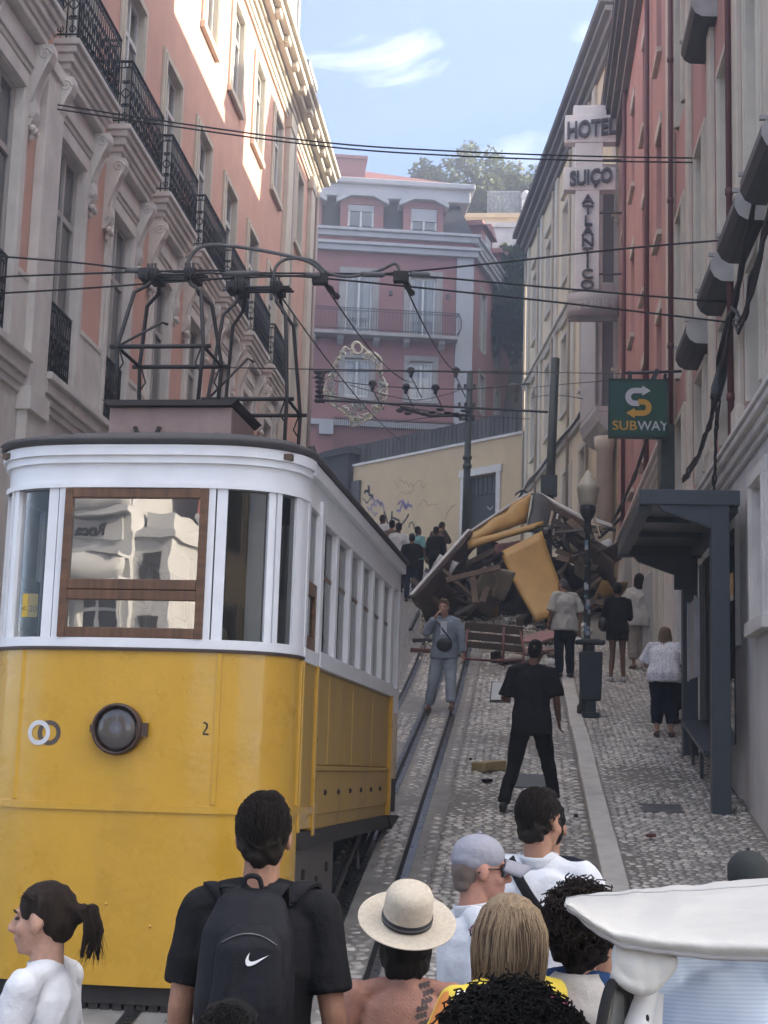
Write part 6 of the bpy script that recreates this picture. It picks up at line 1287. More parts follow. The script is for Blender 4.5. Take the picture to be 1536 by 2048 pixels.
for i in range(16):
    p = gp(rr.uniform(1120, 1215), rr.uniform(1215, 1300)); rock(p+Vector((0,0,.12)), rr.uniform(.04, .14), 'small lump of rubble strewn in front of the wreck', rr.choice((M_STONE, M_WBRN, M_GREYR)), 50+i)
for i in range(14):
    p = gp(rr.uniform(845, 935), rr.uniform(1180, 1240)); rock(p+Vector((0,0,.05)), rr.uniform(.08, .2), 'small lump of rubble strewn in front of the wreck', rr.choice((M_STONE, M_WBRN, M_CHAR)), 80+i)
gm = MB(); rg = random.Random(31)
for i in range(1500):
    p = gp(rg.uniform(840, 1110), 1225+abs(rg.gauss(0, 45))) if i % 1 == 0 else None; s = rg.uniform(.008, .03); gm.obox(p+Vector((0,0,.012)), (s*2, s*1.5, s), Matrix.Rotation(rg.uniform(0, 6), 3, (rg.random(), rg.random(), rg.random()+.1)))
tag(gm.build('grit', M_STONE2), 'scattered grit and splinters on the street before the wreck', 'grit', kind='stuff')
# ------------------------------------------------------------------ the square behind the camera, mirrored in the tram's glass
bw_ = empty('corner_building', (-22, -30, 0)); tag(bw_, 'white curved corner building across the square, mirrored in the tram windscreen', 'building')
M_BW = mat('bright_white_render', (.46,.46,.46), .85, .06, 1, .1, 40)
bxf = frame_xf((-16.7, -29, 0), (-1, 0, 0), (0, 1, 0))
ops = [(u, u+1.3, z, z+2.4) for u in (.4, 2.2, 4.4, 7.6, 10.8, 14, 17.2) for z in (1.2, 5.2, 11.0)]
wall_with_openings(bxf, 0, 20, 0, 15, ops, .3, 9).build('wall', M_BW, bw_)
for o_ in ops: make_window(bw_, bxf, *o_, .25, .1, 1, .7, M_WFRAME, .2, M_BW)
for z, d in ((4.0, .9), (7.75, 1.0), (10.2, .6), (14.6, .9)):
    mb = MB(bxf); mb.sheet(lambda u, v: (20*u, d*(.5+.5*sin(pi*(u*4 % 1))), z+.9*v), 64, 1, .15); mb.box(0, 20, 0, d*.9, z-.25, z); mb.box(0, 20, 0, d, z+.9, z+1.05); mb.build('balcony', M_BW, bw_)
mb = MB(bxf); mb.box(-1.3, 0, -6, -.4, 0, 9.3); mb.box(-1.5, 0, -6.2, -.2, 9.3, 9.6); mb.box(-1.2, -.2, -5, -1, 9.6, 10.3); mb.build('lower_wing', M_BW, bw_)
for z in (5.4, 7.6): mb = MB(bxf); mb.box(-1.0, -.3, -.42, -.36, z, z+1.3); mb.build('wing_window', M_DARKIN, bw_)
mb = MB(bxf); mb.box(.3, 2.4, .02, .12, 9.2, 9.85); o = mb.build('sign_board', M_BW, bw_); text_mesh('Roca', .62, .03, lambda p: bxf((1.35+p[0], .16+p[2], 9.5+p[1])), 'lettering', M_DARK, o, .02)
br_ = empty('town_building', (-12, -34, 0)); tag(br_, 'red brick building with white trim across the square behind the viewer', 'building')
kxf = frame_xf((-9.0, -33, 0), (-1, 0, 0), (0, 1, 0)); ops = [(u, u+1.0, z, z+2.2) for u in (.6, 2.4, 4.0, 5.4) for z in (1, 4.6, 8.2, 11.8)]
wall_with_openings(kxf, 0, 6.6, 0, 17, ops, .3, 9).build('wall', mat('brick_red', (.33,.10,.075), .85, .1, 3), br_)
for o_ in ops: make_window(br_, kxf, *o_, .25, .1, 1, .7, M_WFRAME, .22, M_BW)
for z in (4.2, 8.2, 12.2, 16.8): mb = MB(kxf); mb.box(0, 6.6, 0, .3, z, z+.4); mb.build('string_course', M_BW, br_)
by_ = empty('town_building', (-16.5, -42, 0)); tag(by_, 'yellow building in the gap across the square behind the viewer', 'building')
mb = MB(); mb.box(-18, -15, -46, -38, 0, 9.6); mb.box(-18.2, -14.8, -46, -37.8, 9.6, 10); mb.build('wall', mat('yellow_render', (.6,.42,.12), .85), by_)
for z in (2, 6): 
    for x in (-17.4, -16): mb = MB(); mb.box(x, x+1, -38.02, -37.95, z, z+2.2); mb.build('window', M_DARKIN, by_)
bq_ = empty('square_shade_block', (25, 16, 0)); tag(bq_, 'tall plain block added unseen on the right to shade the square', 'building')
mb = MB(); mb.box(10.7, 45, 8, 30, 0, 19); mb.build('wall', M_CREAM, bq_); mb = MB(); mb.box(10.6, 45.2, 7.7, 30.2, 19, 19.5); mb.build('cornice', M_STONE2, bq_)  # added block out of view; keeps low sun off the front row
bs_ = empty('town_building', (14, -32, 0)); tag(bs_, 'pale building across the square to the right behind the viewer', 'building')
sxf2 = frame_xf((20.0, -30, 0), (-1, 0, 0), (0, 1, 0)); ops = [(u, u+1.1, z, z+2.2) for u in (2, 5, 8, 11, 14) for z in (1, 5, 9)]
wall_with_openings(sxf2, 0, 18, 0, 13, ops, .3, 9).build('wall', M_CREAM, bs_)
for o_ in ops: make_window(bs_, sxf2, *o_, .25, .1, 1, .7, M_WFRAME, .2, M_BW)
# ------------------------------------------------------------------ people
def skin_mat(name, c): return mat(name, c, .6, .10, 26, .25, 120, sub=.04, spec=.35)
SK_F = skin_mat('fair_skin', (.50,.29,.21)); SK_T = skin_mat('tanned_skin', (.36,.19,.125)); SK_B = skin_mat('brown_skin', (.17,.09,.06)); SK_R = skin_mat('sunburnt_skin', (.44,.22,.16)); SK_D = skin_mat('dark_brown_skin', (.085,.048,.035))
def cloth(name, c, var=.06, bump=.55, rough=.9): return mat(name, c, rough, var, 5, bump, 13, bdist=.022, spec=.15)
C_BLACK = cloth('black_cotton', (.014,.014,.016)); C_WHITE = cloth('white_cotton', (.62,.63,.66)); C_CREAM = cloth('cream_shirt', (.48,.46,.42)); C_NAVY = cloth('navy_cloth', (.012,.014,.026)); C_DENIM = cloth('pale_denim', (.27,.31,.36), .15); C_DKDEN = cloth('dark_denim', (.035,.045,.08), .15); C_GREY = cloth('grey_cap_cloth', (.28,.28,.32)); C_OFFW = cloth('offwhite_linen', (.50,.47,.44)); C_TEAL = cloth('teal_cloth', (.20,.42,.42)); C_BROWN = cloth('brown_cloth', (.13,.095,.08)); C_BLUE = cloth('royal_blue_cloth', (.035,.075,.19)); C_GREEN = cloth('green_cloth', (.05,.28,.14)); C_SHOE = mat('dark_shoe', (.02,.018,.017), .6); C_WSHOE = mat('white_shoe', (.5,.5,.5), .7); C_BOOT = mat('tan_boot', (.16,.10,.065), .7, .1)
def hair_mat(name, c, c2=None): return mat(name, c, .6, .3, 9, .9, 90, col2=c2, stretch=(14, 14, 1.2), bdist=.006, spec=.25)
H_BLACK = hair_mat('black_hair', (.008,.0065,.006)); H_DKBR = hair_mat('dark_brown_hair', (.020,.013,.0095)); H_BROWN = hair_mat('brown_hair', (.038,.023,.016)); H_BLOND = hair_mat('dark_blond_hair', (.46,.34,.215), (.27,.19,.12)); H_LBL = hair_mat('light_brown_hair', (.19,.12,.075), (.10,.065,.045))
def blobify(mb, name, vox, smooth, amp=0.0, fs=(9,9,5), amp2=0.0, seed=0.0):
    """fuse overlapping closed pieces into one continuous skin"""
    me = mb.mesh('tmp'); o = bpy.data.objects.new('tmp', me)
    r_ = o.modifiers.new('r', 'REMESH'); r_.mode = 'VOXEL'; r_.voxel_size = vox; r_.use_smooth_shade = True
    if smooth: s_ = o.modifiers.new('s', 'SMOOTH'); s_.factor = .5; s_.iterations = smooth
    out = evaluated_mesh(o); out.name = name; bpy.data.meshes.remove(me)
    if amp or amp2:
        F = Vector(fs); sv = Vector((seed*7.3, seed*3.1, seed))
        n_ = len(out.vertices); co = [0.0]*(3*n_); nr = [0.0]*(3*n_); out.vertices.foreach_get('co', co); out.vertex_normals.foreach_get('vector', nr)
        for i in range(0, 3*n_, 3):
            c = Vector(co[i:i+3]); d = 0.0
            if amp: d += amp*(1-2.6*abs(noise.noise(Vector((c.x*F.x, c.y*F.y, c.z*F.z))+sv)))
            if amp2: d += amp2*noise.noise(c*34+sv)
            co[i] += nr[i]*d; co[i+1] += nr[i+1]*d; co[i+2] += nr[i+2]*d
        out.vertices.foreach_set('co', co); out.update()
    out.polygons.foreach_set('use_smooth', [True]*len(out.polygons)); return out
def link_mesh(me, name, m, parent, T):
    o = bpy.data.objects.new(name, me); COL.objects.link(o); me.materials.clear(); me.materials.append(m)
    o.parent = parent
    if parent.type == 'EMPTY': o.matrix_parent_inverse = parent.matrix_world.inverted(); o.matrix_basis = T
    return o            # a piece of a garment shares the garment's own placement
def caps(mb, pts, rs, flat_end=False, n=12):
    pts = [Vector(p) for p in pts]; mb.tube(pts, 0, n, True, rs)
    for i, p in enumerate(pts):
        if flat_end and i == len(pts)-1: continue
        mb.ell(p, rs[i]*.995, None, n, 8)
def loft(mb, rings, n=20):
    """rings: (center, right, forward, rx, ry)"""
    vs = []
    for c, r_, f_, rx, ry in rings:
        for k in range(n):
            a = 2*pi*k/n; ca, sa_ = cos(a), sin(a); vs.append(c + r_*(rx*math.copysign(abs(ca)**.85, ca)) + f_*(ry*math.copysign(abs(sa_)**.9, sa_)))
    m = len(rings); mb.add(vs, [(i*n+k, i*n+(k+1) % n, (i+1)*n+(k+1) % n, (i+1)*n+k) for i in range(m-1) for k in range(n)] + [tuple(range(n))[::-1], tuple((m-1)*n+k for k in range(n))])
def add_hand(mb, w, d, side_, curl=.5, s=1.0):
    w = Vector(w); d = Vector(d).normalized(); sd = Vector(side_); sd = (sd-d*sd.dot(d)).normalized(); nn = d.cross(sd)     # sd: towards the thumb
    R = Matrix((sd, nn, d)).transposed(); mb.ell(w+d*.048*s, (.040*s, .017*s, .055*s), R, 12, 8)
    for i, (off, L) in enumerate(((.028, .072), (.009, .080), (-.010, .074), (-.028, .058))):
        b = w+d*.088*s+sd*off*s; k1 = b+(d*cos(curl*.7)+nn*sin(curl*.7))*L*.5*s; k2 = k1+(d*cos(curl*1.6)+nn*sin(curl*1.6))*L*.5*s; caps(mb, [b-d*.02*s, b, k1, k2], [.010*s, .0095*s, .009*s, .0075*s], n=8)
    b = w+d*.028*s+sd*.032*s; k1 = b+(d*.7+sd*.75+nn*.2).normalized()*.036*s; k2 = k1+(d*.95+sd*.2+nn*.35).normalized()*.032*s; caps(mb, [b-sd*.012*s, b, k1, k2], [.013*s, .0125*s, .011*s, .009*s], n=8)
LAST = {}
JOINTS = dict(pelvis=(0,0,.95), waist=(0,.01,1.09), chest=(0,0,1.30), neck=(0,-.015,1.475), head=(0,.01,1.635),
    sL=(-.185,-.01,1.415), eL=(-.235,-.03,1.13), wL=(-.25,.04,.88), sR=(.185,-.01,1.415), eR=(.235,-.03,1.13), wR=(.25,.04,.88),
    hL=(-.09,0,.93), kL=(-.10,.025,.50), aL=(-.10,-.02,.085), hR=(.09,0,.93), kR=(.10,.025,.50), aR=(.10,-.02,.085))
def person(label, pos, face, H=1.75, joints=None, skin=SK_T, top=None, bottom=None, hair=None, shoes=None, vox=.012, wide=1.0, hs=1.0, hyaw=0.0, hpitch=0.0, extras=None, fold=.008, hands=True, group=None, depth=1.0, feet=True):
    J = {k: Vector(v) for k, v in JOINTS.items()}
    for k, v in (joints or {}).items(): J[k] = Vector(v)
    s = H/1.75; pos = Vector(pos)
    T = Matrix.Translation(pos) @ Matrix.Rotation(rad(face), 4, 'Z') @ Matrix.Scale(s, 4)
    root = empty('person', pos, rad(face)); tag(root, label, 'person', group)
    vox_l = vox/s; rx = Vector((1,0,0))
    sh = (J['sR']-J['sL']); rsh = sh.normalized(); fsh = Vector((0,0,1)).cross(rsh).normalized()
    hp = (J['hR']-J['hL']).normalized(); fhp = Vector((0,0,1)).cross(hp).normalized()
    def spine(t):   # 0 pelvis .. 3 neck
        P = [J['pelvis'], J['waist'], J['chest'], J['neck']]; i = min(2, int(t)); return P[i].lerp(P[i+1], t-i)
    def torso(mb, e, t0, t1, hemdrop=0.0, loose=0.0):
        prof = [(0, .165, .118), (.5, .158, .115), (1, .148, .108), (1.5, .160, .112), (2, .178, .118), (2.45, .172, .105), (2.68, .128, .086), (2.82, .088, .070), (2.93, .064, .060)]
        rings = []
        if hemdrop: rings.append((J['pelvis']-Vector((0,0,hemdrop)), hp, fhp, .168*wide+e+loose, .122*wide*depth+e+loose))
        for t, a, b in prof:
            if t < t0 or t > t1: continue
            f_ = t/3; rv = hp.lerp(rsh, f_).normalized(); fv = fhp.lerp(fsh, f_).normalized(); lo = loose*(1-f_); rings.append((spine(t), rv, fv, a*wide+e+lo, b*wide*depth+e+lo))
        loft(mb, rings)
    def trap(mb, e):
        for q in ('sL', 'sR'):
            caps(mb, [J['neck']+Vector((0,0,-.02)), J[q].lerp(J['neck'], .45)+Vector((0,-.0,.0)), J[q]], [.052+e, .050+e, .056+e])
    hc = J['head']; HR = Matrix.Rotation(rad(hyaw), 3, 'Z') @ Matrix.Rotation(rad(hpitch), 3, 'X'); hk = hs
    def hp_(p): return hc + HR @ (Vector(p)*hk)
    # ---- body
    b = MB(); E = lambda c, r_: b.ell(hp_(c), tuple(q*hk for q in r_), HR, 14, 10)
    E((0,-.014,.028), (.075,.094,.086)); E((0,.026,-.035), (.062,.066,.086)); E((0,.036,-.086), (.046,.050,.034)); E((0,.070,-.098), (.022,.020,.018)); E((0,.070,.026), (.052,.022,.014))
    for q in (-1, 1): E((q*.040,.056,-.032), (.024,.026,.026)); E((q*.077,-.006,-.012), (.011,.021,.033)); E((q*.012,.106,-.036), (.010,.012,.009))
    caps(b, [hp_((0,.084,.018)), hp_((0,.100,-.008)), hp_((0,.114,-.032))], [.010*hk, .012*hk, .014*hk], n=10)
    E((0,.090,-.062), (.023,.012,.0065)); E((0,.087,-.075), (.020,.012,.008))
    caps(b, [hp_((0,-.02,-.05)), J['neck']-Vector((0,.0,.03))], [.054*hk, .060])
    torso(b, -.012, 0, 2.93); trap(b, -.012)
    for q, sd in (('L', -1), ('R', 1)):
        caps(b, [J['s'+q], J['s'+q].lerp(J['e'+q], .5), J['e'+q]], [.053*wide, .047*wide, .039*wide]); caps(b, [J['e'+q], J['e'+q].lerp(J['w'+q], .35), J['w'+q]], [.039*wide, .039*wide, .026])
        if hands:
            d = (J['w'+q]-J['e'+q]).normalized(); add_hand(b, J['w'+q], d, Vector((-sd*.35, 1, .1)), .55)
        caps(b, [J['h'+q], J['h'+q].lerp(J['k'+q], .5), J['k'+q]], [.083*wide, .072*wide, .050*wide]); caps(b, [J['k'+q], J['k'+q].lerp(J['a'+q], .35), J['a'+q]], [.050*wide, .052*wide, .032])
        if feet:
            ft = (joints or {}).get('t'+q); ft = Vector(ft) if ft else J['a'+q]+Vector((sd*.02, .15, -.055)); caps(b, [J['a'+q]-Vector((0,.03,.045)), J['a'+q].lerp(ft, .6)-Vector((0,0,.02)), ft], [.034, .034, .026])
    LAST.clear(); body = LAST['body'] = link_mesh(blobify(b, 'body', vox_l*.85, 2), 'body', skin, root, T)
    for q in (-1, 1):
        if vox < .014:
            e = MB(); e.ell(hp_((q*.034,.077,.003)), (.012*hk, .009*hk, .006*hk), HR, 10, 8); e_ = link_mesh(e.mesh('eye'), 'eye', mat('eye_dark', (.05,.035,.03), .2), root, T)
    if vox < .0095:
        for q in (-1, 1):
            e = MB(); e.tube([hp_((q*.012,.094,.022)), hp_((q*.032,.090,.030)), hp_((q*.050,.074,.024))], .0035*hk, 6); put(e, 'eyebrow', hair[1] if hair else H_BROWN, root, T)
    # ---- clothes
    if top:
        m, ln, kw = top[0], top[1], (top[2] if len(top) > 2 else {})
        b = MB(); torso(b, .010, 0 if not kw.get('low') else kw['low'], kw.get('high', 2.85), kw.get('hem', .10), kw.get('loose', .012))
        if ln > 0:
            trap(b, .006)
            for q in ('L', 'R'):
                S, E_, W_ = J['s'+q], J['e'+q], J['w'+q]; lo = kw.get('sleeve', .012)
                if ln <= 1: caps(b, [S, S.lerp(E_, ln*.6), S.lerp(E_, ln)], [.062*wide, .058*wide+lo, .056*wide+lo*1.6], True)
                else: caps(b, [S, S.lerp(E_, .5), E_], [.062*wide, .058*wide+lo, .050*wide+lo]); caps(b, [E_, E_.lerp(W_, min(1, ln-1))], [.050*wide+lo, .036+lo], True)
        LAST['top'] = link_mesh(blobify(b, 'top', vox_l, kw.get('smooth', 3), fold, kw.get('fs', (8, 8, 5)), 0, pos.x*3+pos.y), 'top', m, root, T)
        if kw.get('collar'):
            c_ = MB(); c_.sheet(lambda u, v: J['neck']+Vector((cos(2*pi*u)*(.068+.012*v), sin(2*pi*u)*(.066+.012*v)-.005, -.015+.045*v+.012*sin(2*pi*u))), 24, 3, .006); link_mesh(c_.mesh('collar'), 'collar', kw['collar'], root, T)
    if bottom:
        m, ln = bottom[0], bottom[1]; lo = bottom[2] if len(bottom) > 2 else .014; b = MB()
        loft(b, [(J['pelvis']+Vector((0,0,-.10)), hp, fhp, .150*wide+lo, .11*wide*depth+lo), (J['pelvis'], hp, fhp, .165*wide+lo*.6, .12*wide*depth+lo*.6), (spine(.75), hp, fhp, .152*wide+lo*.5, .11*wide*depth+lo*.5)])
        for q in ('L', 'R'):
            A, K, F_ = J['h'+q], J['k'+q], J['a'+q]
            if ln <= 1: caps(b, [A, A.lerp(K, ln*.5), A.lerp(K, ln)], [.088*wide+lo, .080*wide+lo, .074*wide+lo*1.3], True)
            else: caps(b, [A, A.lerp(K, .5), K], [.088*wide+lo, .075*wide+lo, .056*wide+lo]); caps(b, [K, K.lerp(F_, (ln-1)*.5), K.lerp(F_, ln-1)], [.056*wide+lo, .052*wide+lo, .044+lo], True)
        link_mesh(blobify(b, 'trousers' if ln > 1 else 'shorts', vox_l, 2, fold*.8, (9, 9, 6), 0, pos.x+1), 'trousers' if ln > 1 else 'shorts', m, root, T)
    if shoes:
        for q, sd in (('L', -1), ('R', 1)):
            b = MB(); ft = (joints or {}).get('t'+q); ft = Vector(ft) if ft else J['a'+q]+Vector((sd*.02, .15, -.055)); caps(b, [J['a'+q]-Vector((0,.035,.04)), J['a'+q].lerp(ft, .6)-Vector((0,0,.012)), ft+Vector((0,.02,.002))], [.045, .046, .036]); link_mesh(blobify(b, 'shoe', vox_l, 1), 'shoe', shoes, root, T)
    # ---- hair
    if hair:
        st, m = hair[0], hair[1]; b = MB(); G = lambda c, r_: b.ell(hp_(c), tuple(q*hk for q in r_), HR, 14, 10)
        amp, amp2 = .004, .004; extra = []
        if st in ('short', 'crop'):
            k = 0 if st == 'short' else -.006
            G((0,-.022,.048), (.079+k,.093+k,.082+k)); G((0,-.050,.0), (.074+k,.066+k,.088+k)); G((0,-.06,-.055), (.058+k,.045+k,.035))
            if st == 'short': G((0,.02,.105), (.055,.055,.030)); amp = .007; amp2 = .006
        elif st == 'long':
            G((0,-.022,.046), (.084,.100,.086)); G((0,-.055,-.02), (.086,.066,.11)); G((0,-.06,-.12), (.088,.050,.10)); G((0,-.06,-.20), (.080,.040,.07)); amp = .010; amp2 = .005
            for q in (-1, 1): G((q*.072,-.005,-.05), (.022,.045,.10))
        elif st == 'bob':
            G((0,-.020,.046), (.088,.104,.088)); G((0,-.050,-.02), (.096,.076,.10)); G((0,-.055,-.10), (.094,.060,.07)); amp = .006; amp2 = .003
            for q in (-1, 1): G((q*.078,-.002,-.035), (.024,.055,.095))
        elif st == 'pony':
            G((0,-.018,.040), (.080,.098,.084)); G((0,-.055,.0), (.070,.060,.078)); G((0,-.115,.012), (.026,.030,.028)); amp = .004; amp2 = .003
            r2 = random.Random(3)
            for i in range(9):
                a_ = r2.uniform(-.035, .035); pts = [hp_((a_*.4, -.12, .02+r2.uniform(-.01,.02))), hp_((a_, -.150-r2.random()*.02, .015+r2.uniform(-.02,.02))), hp_((a_*1.2, -.168-r2.random()*.02, -.04)), hp_((a_*1.1, -.165+r2.uniform(-.03,.02), -.09-r2.random()*.05))]; caps(b, pts, [.014*hk, .015*hk, .012*hk, .006*hk], n=8)
        elif st == 'curly':
            G((0,-.020,.045), (.092,.108,.092)); G((0,-.05,-.03), (.096,.085,.11)); amp = .012; amp2 = .022
        elif st == 'bun':
            G((0,-.022,.046), (.082,.098,.084)); G((0,-.055,.0), (.076,.062,.085)); G((0,-.09,.05), (.05,.05,.05)); amp = .004
        ho = link_mesh(blobify(b, 'hair', max(vox_l*.7, .006), 2 if st != 'curly' else 1, amp, (30, 30, 8) if st not in ('short','crop','curly') else (22,22,22), amp2, pos.x*5), 'hair', m, root, T)
    if extras: extras(root, T, J, hp_, HR, hk)
    return root
def put(me_or_mb, name, m, root, T):
    me = me_or_mb.mesh(name) if isinstance(me_or_mb, MB) else me_or_mb
    return link_mesh(me, name, m, root, T)
def strands(mb, seeds, r_=.0016):
    for pts in seeds: mb.tube(pts, r_, 4, False, [r_*(1-.7*i/(len(pts)-1)) for i in range(len(pts))])
from mathutils.bvhtree import BVHTree
def on_surface(obj, pts, d, lift=.003):
    """drop points along direction d onto a body or garment mesh (local coordinates)"""
    bv = BVHTree.FromPolygons([v.co for v in obj.data.vertices], [tuple(p.vertices) for p in obj.data.polygons]); d = Vector(d).normalized(); o = []
    for p in pts:
        h = bv.ray_cast(Vector(p)-d*.6, d, 1.2); o.append((h[0]-d*lift) if h[0] is not None else Vector(p))
    return o
def x_short(m, n, then=None):
    """loose strands over a short cut"""
    def f(root, T, J, hp_, HR, hk):
        r_ = random.Random(int(n)); mb = MB()
        for i in range(n):
            d = Vector((r_.gauss(0,1), r_.gauss(0,1)-.25, r_.gauss(0,1)+.35)).normalized()
            if d.z < -.62 or (d.y > .25 and d.z < .5): continue
            q = Vector((d.x*.081, -.026+d.y*.096, .035+d.z*.096)); fl = Vector((r_.uniform(-.3,.3), -.45+.7*max(0, d.y), -.9*(1-max(0, d.z))+.15)) - d*.15; fl = (fl-d*fl.dot(d)*.8).normalized()*r_.uniform(.02, .045)
            mb.tube([hp_(q), hp_(q+fl*.5+d*.005), hp_(q+fl+d*.001*r_.uniform(-1, 3))], .0018, 4, False, [.002, .0017, .0006])
        put(mb, 'hair_strands', m, root, T)
        if then: then(root, T, J, hp_, HR, hk)
    return f
def base_from_head(px_, py_, Y, H, hk=1.0):
    """foot point of someone whose head centre shows at a pixel"""
    p = at(px_, py_, Y); return Vector((p.x, Y, p.z-1.635*H/1.75))
# ---------------- front row
def x_pony(root, T, J, hp_, HR, hk):
    st = MB(); r_ = random.Random(1); sd = []
    for i in range(260):
        a = r_.uniform(-1, 1)*.075; t0 = r_.random(); p0 = hp_((a, .055-.05*r_.random(), .075+.03*r_.random()*(1-abs(a)/.09))); p3 = hp_((a*.25, -.105, .015+r_.uniform(-.015,.02))); e = hp_((a*1.06, -.03, .128-.9*abs(a)+r_.uniform(-.004,.004)-.06*t0)); sd.append([p0, p0.lerp(e, .6), e.lerp(p3, .5)+Vector((a*.1,0,.012)), p3])
    for i in range(70):
        a = r_.uniform(-.04, .04); sd.append([hp_((a*.4,-.12,.02)), hp_((a,-.155-r_.random()*.03,.02+r_.uniform(-.03,.03))), hp_((a*1.3,-.178-r_.random()*.02,-.04)), hp_((a*1.2,-.165+r_.uniform(-.05,.04),-.10-r_.random()*.06))])
    strands(st, sd, .0017); put(st, 'hair_strands', H_BROWN, root, T)
    ph = MB(); w = J['wL']; ph.obox(w+Vector((.04,.11,.06)), (.075, .012, .15), Matrix.Rotation(-.6, 3, 'X')); ph_o = put(ph, 'phone', M_DARK, root, T)
    ph = MB(); 
    for k in range(9): ph.tube([J['neck']+Vector((.07*cos(2*pi*k/8), .066*sin(2*pi*k/8)+.0, -.01+.02*sin(2*pi*k/8))), J['neck']+Vector((.07*cos(2*pi*(k+1)/8), .066*sin(2*pi*(k+1)/8), -.01+.02*sin(2*pi*(k+1)/8)))], .008, 6)
    put(ph, 'neckband', C_WHITE, root, T)
p = base_from_head(92, 1838, 5.0, 1.60)
person('woman with a brown ponytail in a white T-shirt, seen in profile at the left edge', p, 84, 1.60, dict(eL=(-.22,.06,1.16), wL=(-.12,.30,1.18), eR=(.24,.0,1.13), wR=(.16,.24,1.10)), SK_F, (C_WHITE, .72, dict(hem=.05, loose=.012, sleeve=.006)), (C_DKDEN, 1.9), ('pony', H_BROWN), C_WSHOE, .009, .93, 1.06, 0, -2, x_pony, .010)
def x_backpack(root, T, J, hp_, HR, hk):
    X_, Y_ = Vector((1,0,0)), Vector((0,1,0))
    b = MB(); loft(b, [(Vector((0,-.20,.92)), X_, Y_, .10, .06), (Vector((0,-.205,.96)), X_, Y_, .135, .085), (Vector((0,-.21,1.19)), X_, Y_, .145, .10), (Vector((0,-.19,1.37)), X_, Y_, .132, .085), (Vector((0,-.165,1.46)), X_, Y_, .095, .055), (Vector((0,-.145,1.49)), X_, Y_, .045, .028)])
    o = LAST['pack'] = put(blobify(b, 'backpack', .009, 4, .006, (9,9,5)), 'backpack', mat('black_nylon', (.011,.011,.015), .65, .1, 8, .5, 22, bdist=.012, spec=.2), root, T)
    b = MB(); loft(b, [(Vector((.02,-.285,1.02)), X_, Y_, .095, .04), (Vector((.02,-.30,1.18)), X_, Y_, .108, .048), (Vector((.02,-.285,1.34)), X_, Y_, .098, .036), (Vector((.02,-.255,1.40)), X_, Y_, .06, .02)]); pk_ = LAST['pocket'] = put(blobify(b, 'pocket', .009, 3, .004, (10,10,6)), 'pocket', MATS['black_nylon'], o, T)
    for sg in (-1, 1):
        b = MB(); cl = [(sg*.050,-.16,1.455), (sg*.085,-.125,1.505), (sg*.125,-.07,1.50), (sg*.150,.0,1.475), (sg*.155,.08,1.40), (sg*.150,.125,1.28)]; cl = smooth_pts([Vector(q) for q in cl], 4)
        pr = [on_surface(LAST['top'], [q], (-sg*.15, .35 if q.y < 0 else -.5, -.8 if q.z > 1.45 else -.2), .004)[0] if i > 3 else q for i, q in enumerate(cl)]
        n_ = len(pr)-1; b.sheet(lambda u, v: pr[min(n_, int(round(u*n_)))]+Vector((sg*.058*(v-.5), 0, -.012*abs(v-.5)))+Vector((0,0,.006)), n_, 3, .012); put(b, 'strap', mat('strap_webbing', (.016,.016,.019), .85, .1, 20, .4, 200, spec=.2), root, T)
    z = MB(); z.tube(on_surface(pk_, [(.02+x, -.5, 1.375-.5*x*x*9) for x in [-.08+.016*i for i in range(11)]], (0,1,0), .002), .003, 5); put(z, 'zip', M_STEEL, root, T)
    lp = MB(); lp.tube(smooth_pts([Vector(q) for q in ((-.03,-.15,1.46), (-.02,-.17,1.52), (.02,-.17,1.52), (.03,-.15,1.46))]), .008, 6); put(lp, 'carry_loop', MATS['strap_webbing'], root, T)
    lo_ = [(.19,.56),(.07,.38),(.02,.22),(.05,.07),(.14,0),(.26,.01),(.45,.09),(1,.46)]; up_ = [(.19,.56),(.16,.43),(.15,.31),(.165,.25),(.20,.21),(.28,.18),(.45,.22),(1,.465)]
    sw = MB(); n = 7; k_ = .066; lo_ = [(x*k_-.03, y*k_-.015) for x, y in lo_]; up_ = [(x*k_-.03, y*k_-.015) for x, y in up_]
    vs = on_surface(pk_, [(.045+x, -.6, 1.305+y) for x, y in up_+lo_], (0,1,0), .004); sw.add(vs, [(i, i+1, n+2+i, n+1+i) for i in range(n)]); put(sw, 'tick_mark', mat('white_print', (.8,.8,.81), .6), root, T)
p = base_from_head(527, 1672, 4.85, 1.78)
person('tall dark haired man in a black T-shirt with a black backpack, seen from behind', p, 0, 1.78, dict(sL=(-.180,-.01,1.42), sR=(.180,-.01,1.42), eL=(-.225,-.03,1.13), wL=(-.245,.05,.87), eR=(.235,-.03,1.13), wR=(.275,.03,.87)), SK_T, (C_BLACK, .80, dict(hem=.09, loose=.012, sleeve=.006)), (C_DKDEN, 1.95), ('short', H_DKBR), C_SHOE, .009, 1.0, 1.0, 3, 0, x_short(H_DKBR, 1500, x_backpack), .008)
p = base_from_head(452, 2136, 3.3, 1.58)
person('person cut off by the bottom edge with only smooth black hair showing', p, 0, 1.58, None, SK_T, (C_NAVY, .8), None, ('short', H_BLACK), None, .012, 1, 1.06, 0, 0, x_short(H_BLACK, 900))
M_STRAW = mat('woven_straw', (.62,.54,.43), .85, .10, 60, .5, 300)
